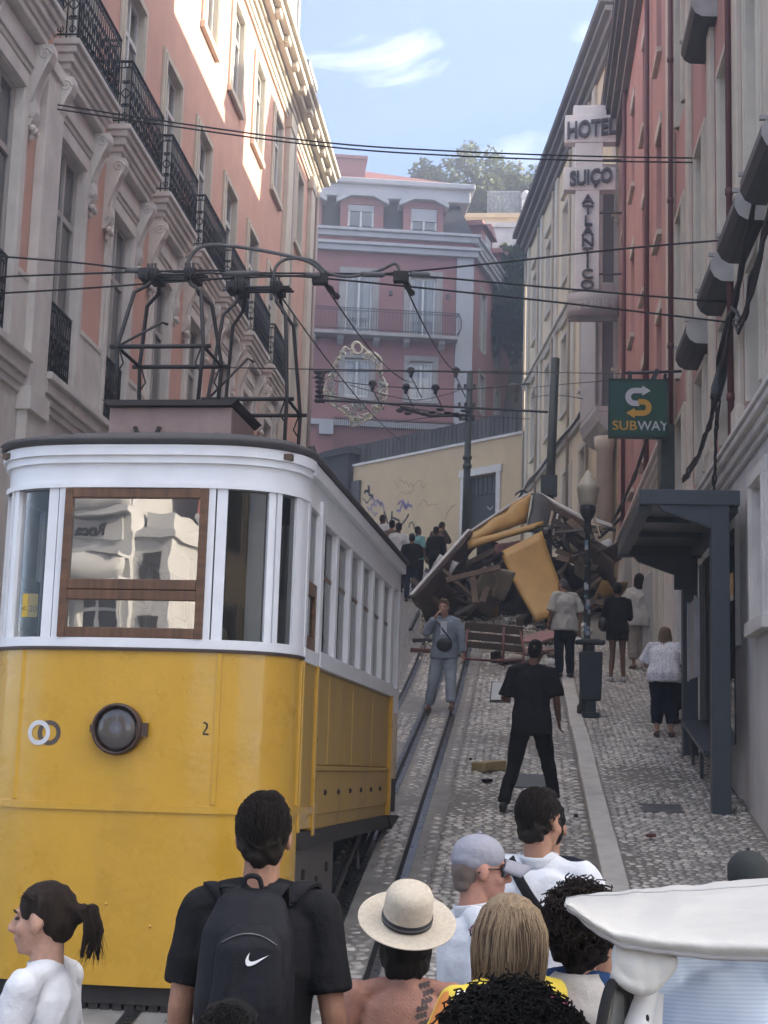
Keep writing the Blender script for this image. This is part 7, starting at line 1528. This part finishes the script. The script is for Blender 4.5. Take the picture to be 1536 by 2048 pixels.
def x_hat(root, T, J, hp_, HR, hk):
    R_ = Matrix.Rotation(rad(30), 3, 'X') @ Matrix.Rotation(rad(4), 3, 'Y'); c = hp_((0,-.055,.075))
    h = MB(); prof = [(.0, .155), (.030, .154), (.055, .148), (.080, .134), (.092, .110), (.095, .06), (.096, .01), (.098, -.004), (.125, -.008), (.165, -.007), (.190, -.001), (.1915, .003), (.188, .004), (.165, -.002), (.125, -.003)]
    h.lathe([(r_*1.0+.0001, z) for r_, z in prof], c, 48, R_); o = put(h, 'straw_hat', M_STRAW, root, T)
    h = MB(); h.lathe([(.0975, .002), (.0995, .003), (.0985, .032), (.0965, .033)], c, 40, R_); put(h, 'hat_band', mat('black_ribbon', (.015,.015,.018), .4), o, T)
    h = MB(); h.lathe([(.1003, .014), (.1005, .020)], c, 40, R_); put(h, 'band_stripe', mat('ribbon_sheen', (.10,.10,.11), .3), o, T)
    r_ = random.Random(5); t = MB()
    for k in range(11):
        cx_, cz_ = .075+.014*sin(k*1.3), 1.455-.026*k
        for j in range(3):
            ring = on_surface(LAST['body'], [(cx_+.014*(j-1)+.009*cos(a_)*(1+.4*sin(3*a_+k)), -.3, cz_+.012*sin(a_)+.004*j) for a_ in [i*pi/4 for i in range(8)]], (0, 1, 0), .0015); t.add(ring, [tuple(range(8))])
    put(t, 'tattoo', mat('tattoo_ink', (.10,.075,.07), .8), root, T)
p = base_from_head(812, 1872, 5.5, 1.56)
person('woman in a wide straw hat with black band, bare shoulders', p, 6, 1.56, dict(eL=(-.26,.0,1.14), eR=(.25,.02,1.14)), SK_R, (C_BLACK, 0, dict(high=2.05, loose=.004, hem=.1)), (C_BLACK, 1.2), ('bob', H_DKBR), C_SHOE, .010, 1.04, .98, 0, 8, x_hat)
def x_cap(m, brim_m=None, glasses=False, yaw=0):
    def f(root, T, J, hp_, HR, hk):
        b = MB(); b.ell(hp_((0,-.012,.052)), (.083*hk, .102*hk, .078*hk), HR, 18, 12); b.ell(hp_((0,-.03,.03)), (.082*hk, .088*hk, .055*hk), HR, 16, 10)
        me = blobify(b, 'cap', .008, 3); o = put(me, 'cap', m, root, T)
        br = MB(); br.sheet(lambda u, v: hp_((.075*sin((u-.5)*2.6)*(1-.12*v), .055+.035*cos((u-.5)*2.2)+.105*v*cos((u-.5)*1.7), .046-.022*v-.17*(u-.5)**2)), 14, 5, .011); put(br, 'visor', brim_m or m, o, T)
        bt = MB(); bt.ell(hp_((0,-.012,.132)), .008*hk, None, 8, 6); put(bt, 'cap_button', m, o, T)
        if glasses:
            g = MB()
            for q in (-1, 1): g.sheet(lambda u, v: hp_((q*(.012+.052*u), .098-.03*u*u, .018-.038*v)), 5, 3, .004); 
            for q in (-1, 1): g.tube([hp_((q*.064,.068,.008)), hp_((q*.080,.0,.004)), hp_((q*.078,-.03,-.012))], .0035, 6)
            put(g, 'sunglasses', mat('dark_lens', (.02,.02,.025), .15), root, T)
    return f
p = base_from_head(956, 1738, 6.1, 1.72)
person('man in a pale grey cap and sunglasses with a white polo shirt, facing right', p, -74, 1.72, dict(eL=(-.25,.05,1.14), wL=(-.2,.22,1.0)), SK_R, (C_WHITE, .8, dict(hem=.08, loose=.03, collar=C_WHITE)), (C_NAVY, 1.9), ('crop', mat('grey_stubble', (.16,.12,.10), .8)), C_SHOE, .010, 1.05, 1.05, 0, -3, x_cap(C_GREY, C_GREY, True))
def x_strap(root, T, J, hp_, HR, hk):
    b = MB(); b.sheet(lambda u, v: Vector((-.115+.30*u, -.045-.110*sin(pi*min(1, u*1.25+.12)), 1.475-.42*u))+Vector((.030*v, -.006, .026*v)), 14, 2, .006); put(b, 'bag_strap', mat('strap_webbing', (.03,.03,.034), .8), root, T)
p = base_from_head(1080, 1642, 6.5, 1.80)
person('man with freshly cut dark hair in a white polo shirt with a dark shoulder strap', p, -14, 1.80, dict(eL=(-.25,.03,1.14), eR=(.25,.03,1.14)), SK_T, (C_WHITE, .85, dict(hem=.1, loose=.035, collar=C_WHITE, sleeve=.02)), (C_NAVY, 1.9), ('short', H_DKBR), C_SHOE, .010, 1.06, .98, -22, -3, x_short(H_DKBR, 1400, x_strap), .012)
p = base_from_head(1098, 1655, 7.4, 1.66)
person('person in dark navy half hidden behind the man with the shoulder strap', p, -8, 1.66, dict(eR=(.24,.05,1.14), wR=(.2,.2,1.0)), SK_T, (C_NAVY, 1.8, dict(loose=.03)), (C_NAVY, 1.9), ('short', H_BLACK), C_SHOE, .012, 1.08)
C_FLORAL = None
def floral():
    m = bpy.data.materials.new('floral_print'); m.use_nodes = True; t = m.node_tree; b = t.nodes['Principled BSDF']; b.inputs['Roughness'].default_value = .85
    tc = N(t, 'ShaderNodeTexCoord'); vo = N(t, 'ShaderNodeTexVoronoi', Scale=9.0); t.links.new(tc.outputs['Object'], vo.inputs['Vector'])
    sp = N(t, 'ShaderNodeSeparateColor'); t.links.new(vo.outputs['Color'], sp.inputs[0]); rp = N(t, 'ShaderNodeValToRGB'); rp.color_ramp.interpolation = 'CONSTANT'; t.links.new(sp.outputs[0], rp.inputs[0])
    el = rp.color_ramp.elements; el[0].color = (.66,.50,.06,1); el[1].position = .38; el[1].color = (.50,.10,.28,1)
    for pz, c in ((.58, (.62,.60,.60,1)), (.74, (.66,.50,.06,1)), (.9, (.60,.22,.05,1))): e = el.new(pz); e.color = c
    t.links.new(rp.outputs[0], b.inputs['Base Color']); return m
def x_blond(root, T, J, hp_, HR, hk):
    st = MB(); r_ = random.Random(2); sd = []
    for i in range(900):
        an = r_.uniform(-2.6, 2.6); rr_ = .098; f = lambda a_, z, k=1.0: hp_((sin(a_)*.106*k, -.025-cos(a_)*.110*k, z)); z0 = .12-.02*r_.random(); an2 = an+r_.uniform(-.12,.12); ln_ = r_.uniform(.10, .17)
        o1 = r_.uniform(.98, 1.10); sd.append([f(an, z0, .45), f(an, .088, .84), f(an2, .025, 1.0*o1), f(an2+r_.uniform(-.06,.06), -.045, 1.05*o1), f(an2+r_.uniform(-.1,.1), -.09, 1.02*o1), f(an2+r_.uniform(-.2,.2), .0-ln_, r_.uniform(.9, 1.08))])
    strands(st, sd[:600], .0030); put(st, 'hair_strands', H_BLOND, root, T); st = MB(); strands(st, sd[600:], .0028); put(st, 'dark_hair_strands', H_LBL, root, T)
    g = MB(); 
    for q in (-1, 1): g.tube([hp_((q*.030+.026*cos(a_*pi/5), .108-.012*abs(q), .004+.022*sin(a_*pi/5))) for a_ in range(11)], .003, 6); g.tube([hp_((q*.058,.100,.010)), hp_((q*.082,.03,.008)), hp_((q*.082,-.01,.0))], .003, 6)
    put(g, 'glasses', mat('burgundy_frame', (.16,.03,.05), .4), root, T)
    n_ = MB(); n_.tube([J['neck']+Vector((.072*cos(a_*pi/8), .07*sin(a_*pi/8)-.01, -.005+.012*sin(a_*pi/8))) for a_ in range(17)], .012, 8); put(n_, 'neckband', C_BLUE, root, T)
p = base_from_head(1012, 1872, 4.8, 1.55)
person('blond woman with glasses in a yellow and pink patterned top', p, 42, 1.55, dict(sL=(-.215,-.01,1.42), sR=(.215,-.01,1.42), eL=(-.31,.0,1.16), eR=(.30,.0,1.16)), SK_F, (floral(), 1.0, dict(loose=.04, sleeve=.03)), (C_NAVY, 1.9), ('bob', H_BLOND), C_SHOE, .010, 1.08, 1.06, 8, 2, x_blond)
def curls(root, T, J, hp_, HR, hk, n, R0, m, rr_=.0035, seed=1, sq=(1,1,1)):
    r_ = random.Random(seed); mb = MB()
    for i in range(n):
        d = Vector((r_.gauss(0,1), r_.gauss(0,1), r_.gauss(0,1))).normalized()
        if d.z < -.55: continue
        q = hp_((0,-.02,.03)) + Vector((d.x*sq[0], d.y*sq[1], d.z*sq[2]))*R0*r_.uniform(.82, 1.0); u = d.orthogonal().normalized(); v = d.cross(u); a0 = r_.uniform(0, 6); L = r_.uniform(.02, .05); cr = r_.uniform(.007, .014); dn = (d+Vector((0,0,-.4))+Vector((r_.gauss(0,.4), r_.gauss(0,.4), 0))).normalized()
        mb.tube([q+dn*(L*k/8)+u*(cr*cos(a0+k*1.1))+v*(cr*sin(a0+k*1.1)) for k in range(9)], rr_, 4, False)
    put(mb, 'curls', m, root, T)
p = base_from_head(1022, 2118, 3.9, 1.60)
person('person with a big black afro cut off by the bottom edge', p, 0, 1.60, None, SK_D, (C_BLACK, .8), None, ('curly', H_BLACK), None, .012, 1, 1.15, 0, 0, lambda *a: curls(*a, 2600, .185, H_BLACK, .0026, 3, (1.0, 1.0, .85)))
def x_curlyblue(root, T, J, hp_, HR, hk):
    curls(root, T, J, hp_, HR, hk, 1300, .128, H_BROWN, .0026, 7, (.95, 1.0, 1.0))
    b = MB(); b.sheet(lambda u, v: J['neck']+Vector((cos(2*pi*u)*(.075+.12*v), sin(2*pi*u)*(.072+.07*v)-.01, .015-.075*v-.10*v*v)), 28, 4, .008); put(b, 'white_collar', C_OFFW, root, T)
p = base_from_head(1163, 1858, 5.0, 1.58)
person('dark curly haired person in a blue top with a broad white collar', p, -20, 1.58, None, SK_T, (C_BLUE, .9, dict(loose=.03)), (C_NAVY, 1.9), ('curly', H_DKBR), None, .011, 1.05, 1.0, 0, 8, x_curlyblue)
C_STRIPE = None
def stripes():
    m = bpy.data.materials.new('pale_blue_stripes'); m.use_nodes = True; t = m.node_tree; b = t.nodes['Principled BSDF']; b.inputs['Roughness'].default_value = .85
    tc = N(t, 'ShaderNodeTexCoord'); w = N(t, 'ShaderNodeTexWave', Scale=30.0, Distortion=.5, bands_direction='Z'); t.links.new(tc.outputs['Object'], w.inputs['Vector'])
    mx_ = N(t, 'ShaderNodeMixRGB'); t.links.new(w.outputs['Color'], mx_.inputs[0]); mx_.inputs[1].default_value = (.44,.53,.68,1); mx_.inputs[2].default_value = (.56,.63,.74,1); t.links.new(mx_.outputs[0], b.inputs['Base Color']); return m
p = base_from_head(1440, 1796, 4.3, 1.62)
person('man in a pale blue striped shirt under the white canopy', p, 6, 1.62, dict(eL=(-.27,.0,1.13), neck=(0,.04,1.45), head=(0,.15,1.52)), SK_T, (stripes(), .9, dict(loose=.05, high=2.93)), (C_NAVY, 1.9), ('crop', H_DKBR), C_SHOE, .011, 1.25)
p = base_from_head(1497, 1768, 5.8, 1.62)
person('person in a round black cap behind the white canopy', p, -10, 1.62, None, SK_T, (C_NAVY, 1.6), (C_NAVY, 1.9), ('crop', H_BLACK), C_SHOE, .012, 1, 1, 0, 0, x_cap(mat('black_cap_cloth', (.022,.026,.026), .85)))
# ---------------- people on the slope
def x_book(root, T, J, hp_, HR, hk):
    w = J['wL']; b = MB(); b.obox(w+Vector((-.03,.08,.06)), (.22, .28, .02), Matrix.Rotation(.85, 3, 'X')); o = put(b, 'clipboard', M_DKGREY, root, T); b = MB(); b.obox(w+Vector((-.03,.068,.07)), (.19, .25, .006), Matrix.Rotation(.85, 3, 'X')); put(b, 'paper', mat('paper_sheet', (.55,.55,.53), .8), o, T)
p = gp(1048, 1622); p.x = at(1062, 1500, p.y).x
person('man all in black striding uphill with an open pad in his left hand', p, -4, 1.84, dict(pelvis=(0,0,.90), waist=(0,.02,1.05), chest=(0,.03,1.27), neck=(.01,.03,1.45), head=(.03,.06,1.61), sL=(-.20,.02,1.39), sR=(.20,.03,1.39), eL=(-.26,.04,1.12), wL=(-.31,.24,1.14), eR=(.25,.02,1.13), wR=(.27,.12,.92), hL=(-.09,0,.88), hR=(.09,0,.88), kL=(-.17,.02,.47), aL=(-.26,-.12,.08), kR=(.16,.13,.52), aR=(.23,.14,.13)), SK_B, (C_BLACK, .9, dict(hem=.14, loose=.03, sleeve=.02)), (C_BLACK, 2.0, .016), ('crop', H_BLACK), C_SHOE, .014, 1.0, .98, -14, -12, x_book, .010)
def x_denim(root, T, J, hp_, HR, hk):
    b = MB(); b.ell((-.02,.17,1.03), (.13,.06,.11)); put(blobify(b, 'crossbody_bag', .014, 2), 'crossbody_bag', mat('black_leather', (.02,.02,.022), .5), root, T)
    b = MB(); b.tube([(-.12,.13,1.10), (.0,.16,1.25), (.13,.09,1.42), (.16,-.02,1.47), (.05,-.14,1.25)], .012, 6); put(b, 'bag_strap', MATS['black_leather'], root, T)
    b = MB(); b.obox((.0,.135,1.22), (.10,.03,.36), Matrix.Identity(3)); put(b, 'white_undershirt', C_WHITE, root, T)
p = gp(880, 1424); p.x = at(888, 1330, p.y).x
person('woman in pale denim jacket and jeans walking down with a hand at her face', p, 176, 1.72, dict(pelvis=(0,0,.92), hL=(-.09,0,.90), hR=(.09,0,.90), kL=(-.12,.08,.50), aL=(-.14,.12,.10), kR=(.16,.02,.47), aR=(.24,-.10,.08), eR=(.27,.12,1.22), wR=(.13,.20,1.45), eL=(-.27,.0,1.15), wL=(-.30,.05,.90), head=(.02,.03,1.63)), SK_F, (C_DENIM, 1.9, dict(hem=.10, loose=.04, sleeve=.02)), (cloth('washed_jeans', (.33,.37,.42), .12), 1.88, .03), ('short', H_LBL), C_BOOT, .015, 1.0, 1.0, -8, -8, x_denim, .010)
p = gp(1132, 1368); p.x = at(1130, 1260, p.y).x; p.z += .10
person('grey haired man in a loose cream shirt and dark trousers by the street lamp', p, 22, 1.76, dict(eL=(-.25,.02,1.13), wL=(-.24,.16,.96), eR=(.26,-.02,1.13), wR=(.27,.0,.86), neck=(-.01,.02,1.46), head=(-.02,.07,1.60)), SK_T, (C_CREAM, .95, dict(hem=.13, loose=.05, sleeve=.03)), (C_NAVY, 2.0, .02), ('crop', mat('grey_hair', (.09,.085,.085), .7)), C_SHOE, .016, 1.06, 1.0, 18, -16, None, .012)
def x_bag(root, T, J, hp_, HR, hk):
    b = MB(); b.ell((-.27,-.06,1.0), (.09,.12,.13)); put(blobify(b, 'shoulder_bag', .016, 2), 'shoulder_bag', mat('black_leather', (.02,.02,.022), .5), root, T)
p = gp(1225, 1376); p.z += .10; p.x = at(1235, 1270, p.y).x
person('woman in black top and shorts with bare legs and white trainers', p, 8, 1.70, dict(eL=(-.22,.06,1.15), wL=(-.1,.26,1.2), eR=(.23,.08,1.15), wR=(.14,.28,1.22), kL=(-.08,.03,.50), aL=(-.12,.0,.085), kR=(.09,.0,.50), aR=(.10,-.03,.085)), SK_B, (C_BLACK, 1.5, dict(hem=.05, loose=.03)), (C_BLACK, .45, .03), ('bun', H_BLACK), C_WSHOE, .015, .96, 1.0, 0, 4, x_bag, .010)
p = gp(1272, 1350); p.z += .10; p.x = at(1278, 1250, p.y).x
person('dark haired woman in loose off-white shirt and trousers', p, 12, 1.72, dict(eR=(.27,.0,1.14), wR=(.29,.04,.90)), SK_T, (C_OFFW, 1.05, dict(hem=.16, loose=.06, sleeve=.04)), (cloth('sandy_linen', (.38,.34,.30), .12), 1.75, .05), ('long', H_BLACK), C_BOOT, .015, 1.02, 1.0, 0, 0, None, .014)
def lace():
    m = mat('white_lace', (.60,.60,.67), .9, .05, 8, .8, 45, bdist=.01); t = m.node_tree; b = [n for n in t.nodes if n.type == 'BSDF_PRINCIPLED'][0]; tc = [n for n in t.nodes if n.type == 'TEX_COORD'][0]
    v = N(t, 'ShaderNodeTexVoronoi', Scale=26.0, feature='DISTANCE_TO_EDGE'); t.links.new(tc.outputs['Object'], v.inputs['Vector']); mr = N(t, 'ShaderNodeMapRange'); t.links.new(v.outputs['Distance'], mr.inputs[0]); mr.inputs[1].default_value = .05; mr.inputs[2].default_value = .3
    mx_ = N(t, 'ShaderNodeMixRGB'); t.links.new(mr.outputs[0], mx_.inputs[0]); mx_.inputs[1].default_value = (.66,.66,.72,1); mx_.inputs[2].default_value = (.36,.36,.43,1); t.links.new(mx_.outputs[0], b.inputs['Base Color']); return m
p = gp(1332, 1490); p.z += .10; p.x = at(1328, 1380, p.y).x
person('blond woman in a white lace top and dark cropped trousers bending forward', p, -8, 1.62, dict(pelvis=(0,-.02,.92), waist=(0,.06,1.07), chest=(0,.17,1.25), neck=(0,.28,1.38), head=(.0,.36,1.50), sL=(-.20,.22,1.33), sR=(.20,.22,1.33), eL=(-.27,.30,1.07), wL=(-.15,.48,1.02), eR=(.29,.24,1.06), wR=(.27,.36,.86)), SK_F, (lace(), .85, dict(hem=.12, loose=.06, sleeve=.05)), (C_NAVY, 1.72, .035), ('long', H_LBL), mat('brown_sandal', (.10,.06,.05), .7), .013, 1.12, 1.02, 0, -14, None, .010)
p = gp(1345, 1470); p.z += .10; p.x = at(1352, 1420, p.y).x; p.y += .35; p.z = ground(p.y)+.1
person('person in dark clothes crouching in front of the woman in lace, mostly hidden', p, -60, 1.70, dict(pelvis=(0,-.05,.42), waist=(0,.0,.56), chest=(0,.08,.76), neck=(0,.14,.92), head=(0,.2,1.06), sL=(-.19,.1,.87), sR=(.19,.1,.87), eL=(-.24,.2,.62), wL=(-.1,.42,.55), eR=(.24,.2,.62), wR=(.1,.42,.55), hL=(-.09,-.04,.40), hR=(.09,-.04,.40), kL=(-.12,.36,.50), aL=(-.12,.12,.085), kR=(.12,.36,.48), aR=(.12,.14,.085)), SK_T, (C_NAVY, 1.9), (C_NAVY, 1.95), ('crop', H_BLACK), C_SHOE, .016)
p = Vector((at(1346, 1180, 28.6).x, 28.6, ground(28.6)+.1))
person('person in a bright green shirt and brown shorts standing by the shop front', p, 160, 1.70, dict(eL=(-.25,.1,1.15), wL=(-.18,.3,1.15)), SK_T, (C_GREEN, .8), (C_BROWN, .8, .03), ('crop', H_BLACK), C_SHOE, .018)
# pale arched board by the shop
bd = empty('pavement_board', (at(1310, 1200, 28).x, 28.0, ground(28)+.1)); tag(bd, 'tall pale board with rounded top standing before the shop front', 'board')
c0 = at(1312, 1200, 28.0); zb_ = ground(28)+.1; mb = MB(); n = 12; w_ = .24; out = [(-w_, zb_), (w_, zb_)] + [(w_*cos(pi*i/n), 4.95+.28*sin(pi*i/n)+zb_*.0+.0) for i in range(n+1)]; zt_b = at(1312, 1150, 28).z-.2
out = [(-w_, zb_), (w_, zb_)] + [(w_*cos(pi*i/n), zt_b+.26*sin(pi*i/n)) for i in range(n+1)]
mb.prism([(c0.x+a, b) for a, b in out], 'y', 27.96, 28.02); mb.build('panel', mat('pale_board', (.46,.44,.42), .8, .08, 4), bd, bevel=.01); mb = MB(); mb.bar((c0.x, 28.02, zb_+.9), (c0.x, 28.35, zb_+.02), .05); mb.build('leg', M_DKGREY, bd)
mb = MB(); tp = at(1413, 1165, 19.2); mb.box(tp.x-.02, tp.x+.14, 19.15, 19.2, tp.z-.35, tp.z+.3); tag(mb.build('poster', mat('orange_poster', (.50,.26,.06), .7)), 'orange poster inside the shelter beside the front post', 'poster')
# ---------------- watchers beside the wreck
def watcher(label, px_, py_, Y, H, face, tp_, bt, hr, sk=SK_T, jj=None, hpitch=0):
    q = base_from_head(px_, py_, Y, H); q.z = max(q.z, ground(Y)-.05); person(label, q, face, H, jj, sk, tp_, bt, hr, C_SHOE, .020, 1.04, 1.0, 0, hpitch, None, .010, True, 'watchers beside the wreck')
watcher('man in a white T-shirt, largest of the watchers left of the wreck', 797, 1066, 38.0, 1.78, 8, (C_WHITE, .85, dict(loose=.03)), (C_NAVY, 1.9), ('short', H_BLACK), SK_B)
watcher('man in a white T-shirt farther back by the ochre wall', 765, 1054, 40.5, 1.74, -30, (C_WHITE, .85), (C_NAVY, 1.9), ('crop', H_BLACK), SK_B)
watcher('dark haired watcher at the far left, half hidden by the tram roof', 742, 1062, 40, 1.68, 10, (C_BROWN, .9), (C_NAVY, 1.9), ('short', H_BLACK))
watcher('dark haired watcher right behind the largest white T-shirt man', 784, 1058, 39.2, 1.72, -10, (C_BROWN, .9), (C_NAVY, 1.9), ('short', H_BLACK))
watcher('person in a dark shirt and blue jeans left of the long wreck panel', 824, 1078, 36.6, 1.66, 4, (C_BLACK, 1.5, dict(loose=.03)), (C_DKDEN, 1.95), ('bun', H_BLACK), SK_T, dict(eR=(.24,.08,1.2), wR=(.1,.2,1.45)))
watcher('person in a teal top beside the dark shirted watcher', 836, 1068, 38.2, 1.68, -40, (C_TEAL, .9), (C_NAVY, 1.9), ('crop', H_BLACK), SK_B)
watcher('man in a brown shirt looking down over the wreck', 878, 1052, 39.0, 1.78, -35, (C_BROWN, 1.6, dict(loose=.04)), (C_NAVY, 1.9), ('crop', H_BLACK), SK_T, dict(neck=(0,.05,1.46), head=(0,.13,1.59), eR=(.22,.14,1.2), wR=(.08,.26,1.38)), -25)
watcher('dark clothed person leaning close to the brown shirted man', 872, 1074, 38.4, 1.66, -20, (C_BLACK, 1.6), (C_NAVY, 1.9), ('crop', H_BLACK), SK_B)
# ------------------------------------------------------------------ white canopied tuk-tuk at the lower right
tk = empty('tuk_tuk', at(1400, 2048, 4.0) * 1.0); tk.location.z = 0; tk.matrix_world = Matrix.Translation(tk.location); tag(tk, 'small white tuk-tuk with white fabric canopy at the lower right corner', 'tuk-tuk')
M_CANV = mat('white_vinyl_canopy', (.52,.51,.48), .6, .06, 3, .5, 9, bdist=.02, stain=.12, stain_col=(.42,.40,.38))
rows = [[(1136,1815),(1182,1852),(1240,1886),(1330,1903),(1430,1914),(1560,1917),(1700,1917)], [(1131,1806),(1184,1832),(1250,1855),(1330,1867),(1430,1873),(1560,1872),(1700,1871)], [(1131,1801),(1198,1803),(1270,1803),(1350,1802),(1440,1799),(1560,1795),(1700,1790)], [(1134,1798),(1215,1785),(1290,1776),(1370,1770),(1450,1764),(1560,1755),(1700,1745)], [(1136,1812),(1216,1800),(1291,1792),(1371,1787),(1451,1781),(1560,1772),(1700,1764)]]
YR = [3.50, 3.52, 3.95, 4.50, 4.55]
grid = [[at(x, y, YR[j]) for x, y in r_] for j, r_ in enumerate(rows)]
def cat(P, t):
    n = len(P)-1; i = min(n-1, int(t*n)); f = t*n-i; p0, p1, p2, p3 = P[max(0,i-1)], P[i], P[i+1], P[min(n,i+2)]
    return .5*((2*p1)+(p2-p0)*f+(2*p0-5*p1+4*p2-p3)*f*f+(-p0+3*p1-3*p2+p3)*f**3)
def can(u, v):
    p = cat([cat(r_, u) for r_ in grid], v); return p + Vector((0, 0, .006*noise.noise(Vector((u*5+v*2, v*4-u*4, 0)))+.004*noise.noise(Vector((u*16+v*5, v*2, 4)))))
mb = MB(); mb.sheet(can, 48, 24, .008); mb.build('canopy', M_CANV, tk)
mb = MB(); mb.tube([can(i/40, .0) for i in range(41)], .007, 6); mb.build('piping', mat('grey_piping', (.38,.37,.37), .7), tk)
mb = MB(); mb.tube([can(i/40, .62)+Vector((0,-.001,.001)) for i in range(41)], .0025, 5); mb.build('seam', MATS['grey_piping'], tk)
fl_ = [[(1236,1886),(1262,1893),(1300,1899),(1345,1904)], [(1228,1915),(1258,1932),(1300,1940),(1350,1925)], [(1226,1945),(1256,1962),(1295,1968),(1330,1950)], [(1232,1952),(1262,1974),(1292,1982),(1322,1962)]]
gf = [[at(x, y, 3.53) for x, y in r_] for r_ in fl_]
mb = MB(); mb.sheet(lambda u, v: cat([cat(r_, u) for r_ in gf], v)+Vector((0, -.012*sin(pi*v)*sin(pi*u)+.008*noise.noise(Vector((u*6, v*3, 1))), 0)), 16, 14, .012); mb.build('rolled_flap', M_CANV, tk)
mb = MB(); mb.tube([cat(gf[3], i/10)+Vector((0,-.005,0)) for i in range(11)], .006, 6); mb.tube([cat([r_[-1] for r_ in gf], i/10) for i in range(11)], .006, 6); mb.build('flap_piping', MATS['grey_piping'], tk)
M_TUKW = mat('white_tuk_paint', (.62,.62,.62), .35, .04, 4, coat=.4)
mb = MB(); pts = [at(1290, 1960, 3.60), at(1285, 2000, 3.60), at(1270, 2060, 3.58), at(1262, 2160, 3.56)]; mb.tube(pts, .034, 8); mb.build('front_pillar', M_TUKW, tk)
slab([at(1268,1975,3.62), at(1312,1985,3.70), at(1304,2200,3.70), at(1236,2200,3.58)], .02, 'side_panel', M_TUKW, tk)
slab([at(1222,1966,3.52), at(1262,1978,3.60), at(1246,2120,3.58), at(1196,2120,3.50)], .006, 'windscreen', mat('tuk_glass', (.05,.05,.045), .08, .1, 3, coat=1.0), tk)
mb = MB(); mb.tube(smooth_pts([at(1240,1962,3.55), at(1222,1972,3.52), at(1206,2030,3.5), at(1194,2120,3.5)]), .012, 8); mb.tube(smooth_pts([at(1240,1962,3.55), at(1258,1985,3.58), at(1250,2050,3.58), at(1242,2120,3.58)]), .012, 8); mb.build('windscreen_seal', M_DARK, tk)
mb = MB(); mb.ell(at(1290, 2040, 3.57), (.012, .01, .02)); mb.build('latch', M_DARK, tk)
mb = MB(); z0_ = .35; A_ = at(1240, 2048, 3.6); mb.box(A_.x-.05, A_.x+1.0, 3.55, 4.6, z0_, .95); mb.build('body', M_TUKW, tk, bevel=.05)
for x_, y_ in ((A_.x+.1, 3.55), (A_.x+.8, 3.55), (A_.x+.8, 4.6)): mb = MB(); mb.lathe([(.02,-.05),(.2,-.05),(.22,-.03),(.22,.03),(.2,.05),(.02,.05)], (x_, y_, .22), 20, Matrix.Rotation(pi/2, 3, 'X')); mb.build('wheel', M_DARK, tk)
mb = MB(); mb.bar(at(1560,1900,3.55), (at(1560,1900,3.55).x, 3.55, .9), .04); mb.bar(at(1560,1780,4.5), (at(1560,1780,4.5).x, 4.5, .9), .04); mb.build('canopy_pole', M_TUKW, tk)
mb = MB(); c_ = at(1160, 2010, 4.6); mb.tube([(c_.x+.10*cos(a*.3), 4.6, c_.z+.10*sin(a*.3)) for a in range(14)], .012, 6); 
# ------------------------------------------------------------------ hazy evening air
hz = bpy.data.materials.new('haze_air'); hz.use_nodes = True; t = hz.node_tree; t.nodes.clear()
o_ = N(t, 'ShaderNodeOutputMaterial'); v_ = N(t, 'ShaderNodeVolumePrincipled'); v_.inputs['Density'].default_value = .0078; v_.inputs['Color'].default_value = (.96, .96, 1, 1); v_.inputs['Anisotropy'].default_value = .68
t.links.new(v_.outputs[0], o_.inputs['Volume'])
mb = MB(); mb.box(-152, 152, -142, 182, -1.2, 43); tag(mb.build('haze', hz), 'thin bluish haze filling the street', 'haze', kind='stuff')
bpy.data.scenes.remove(WORK)
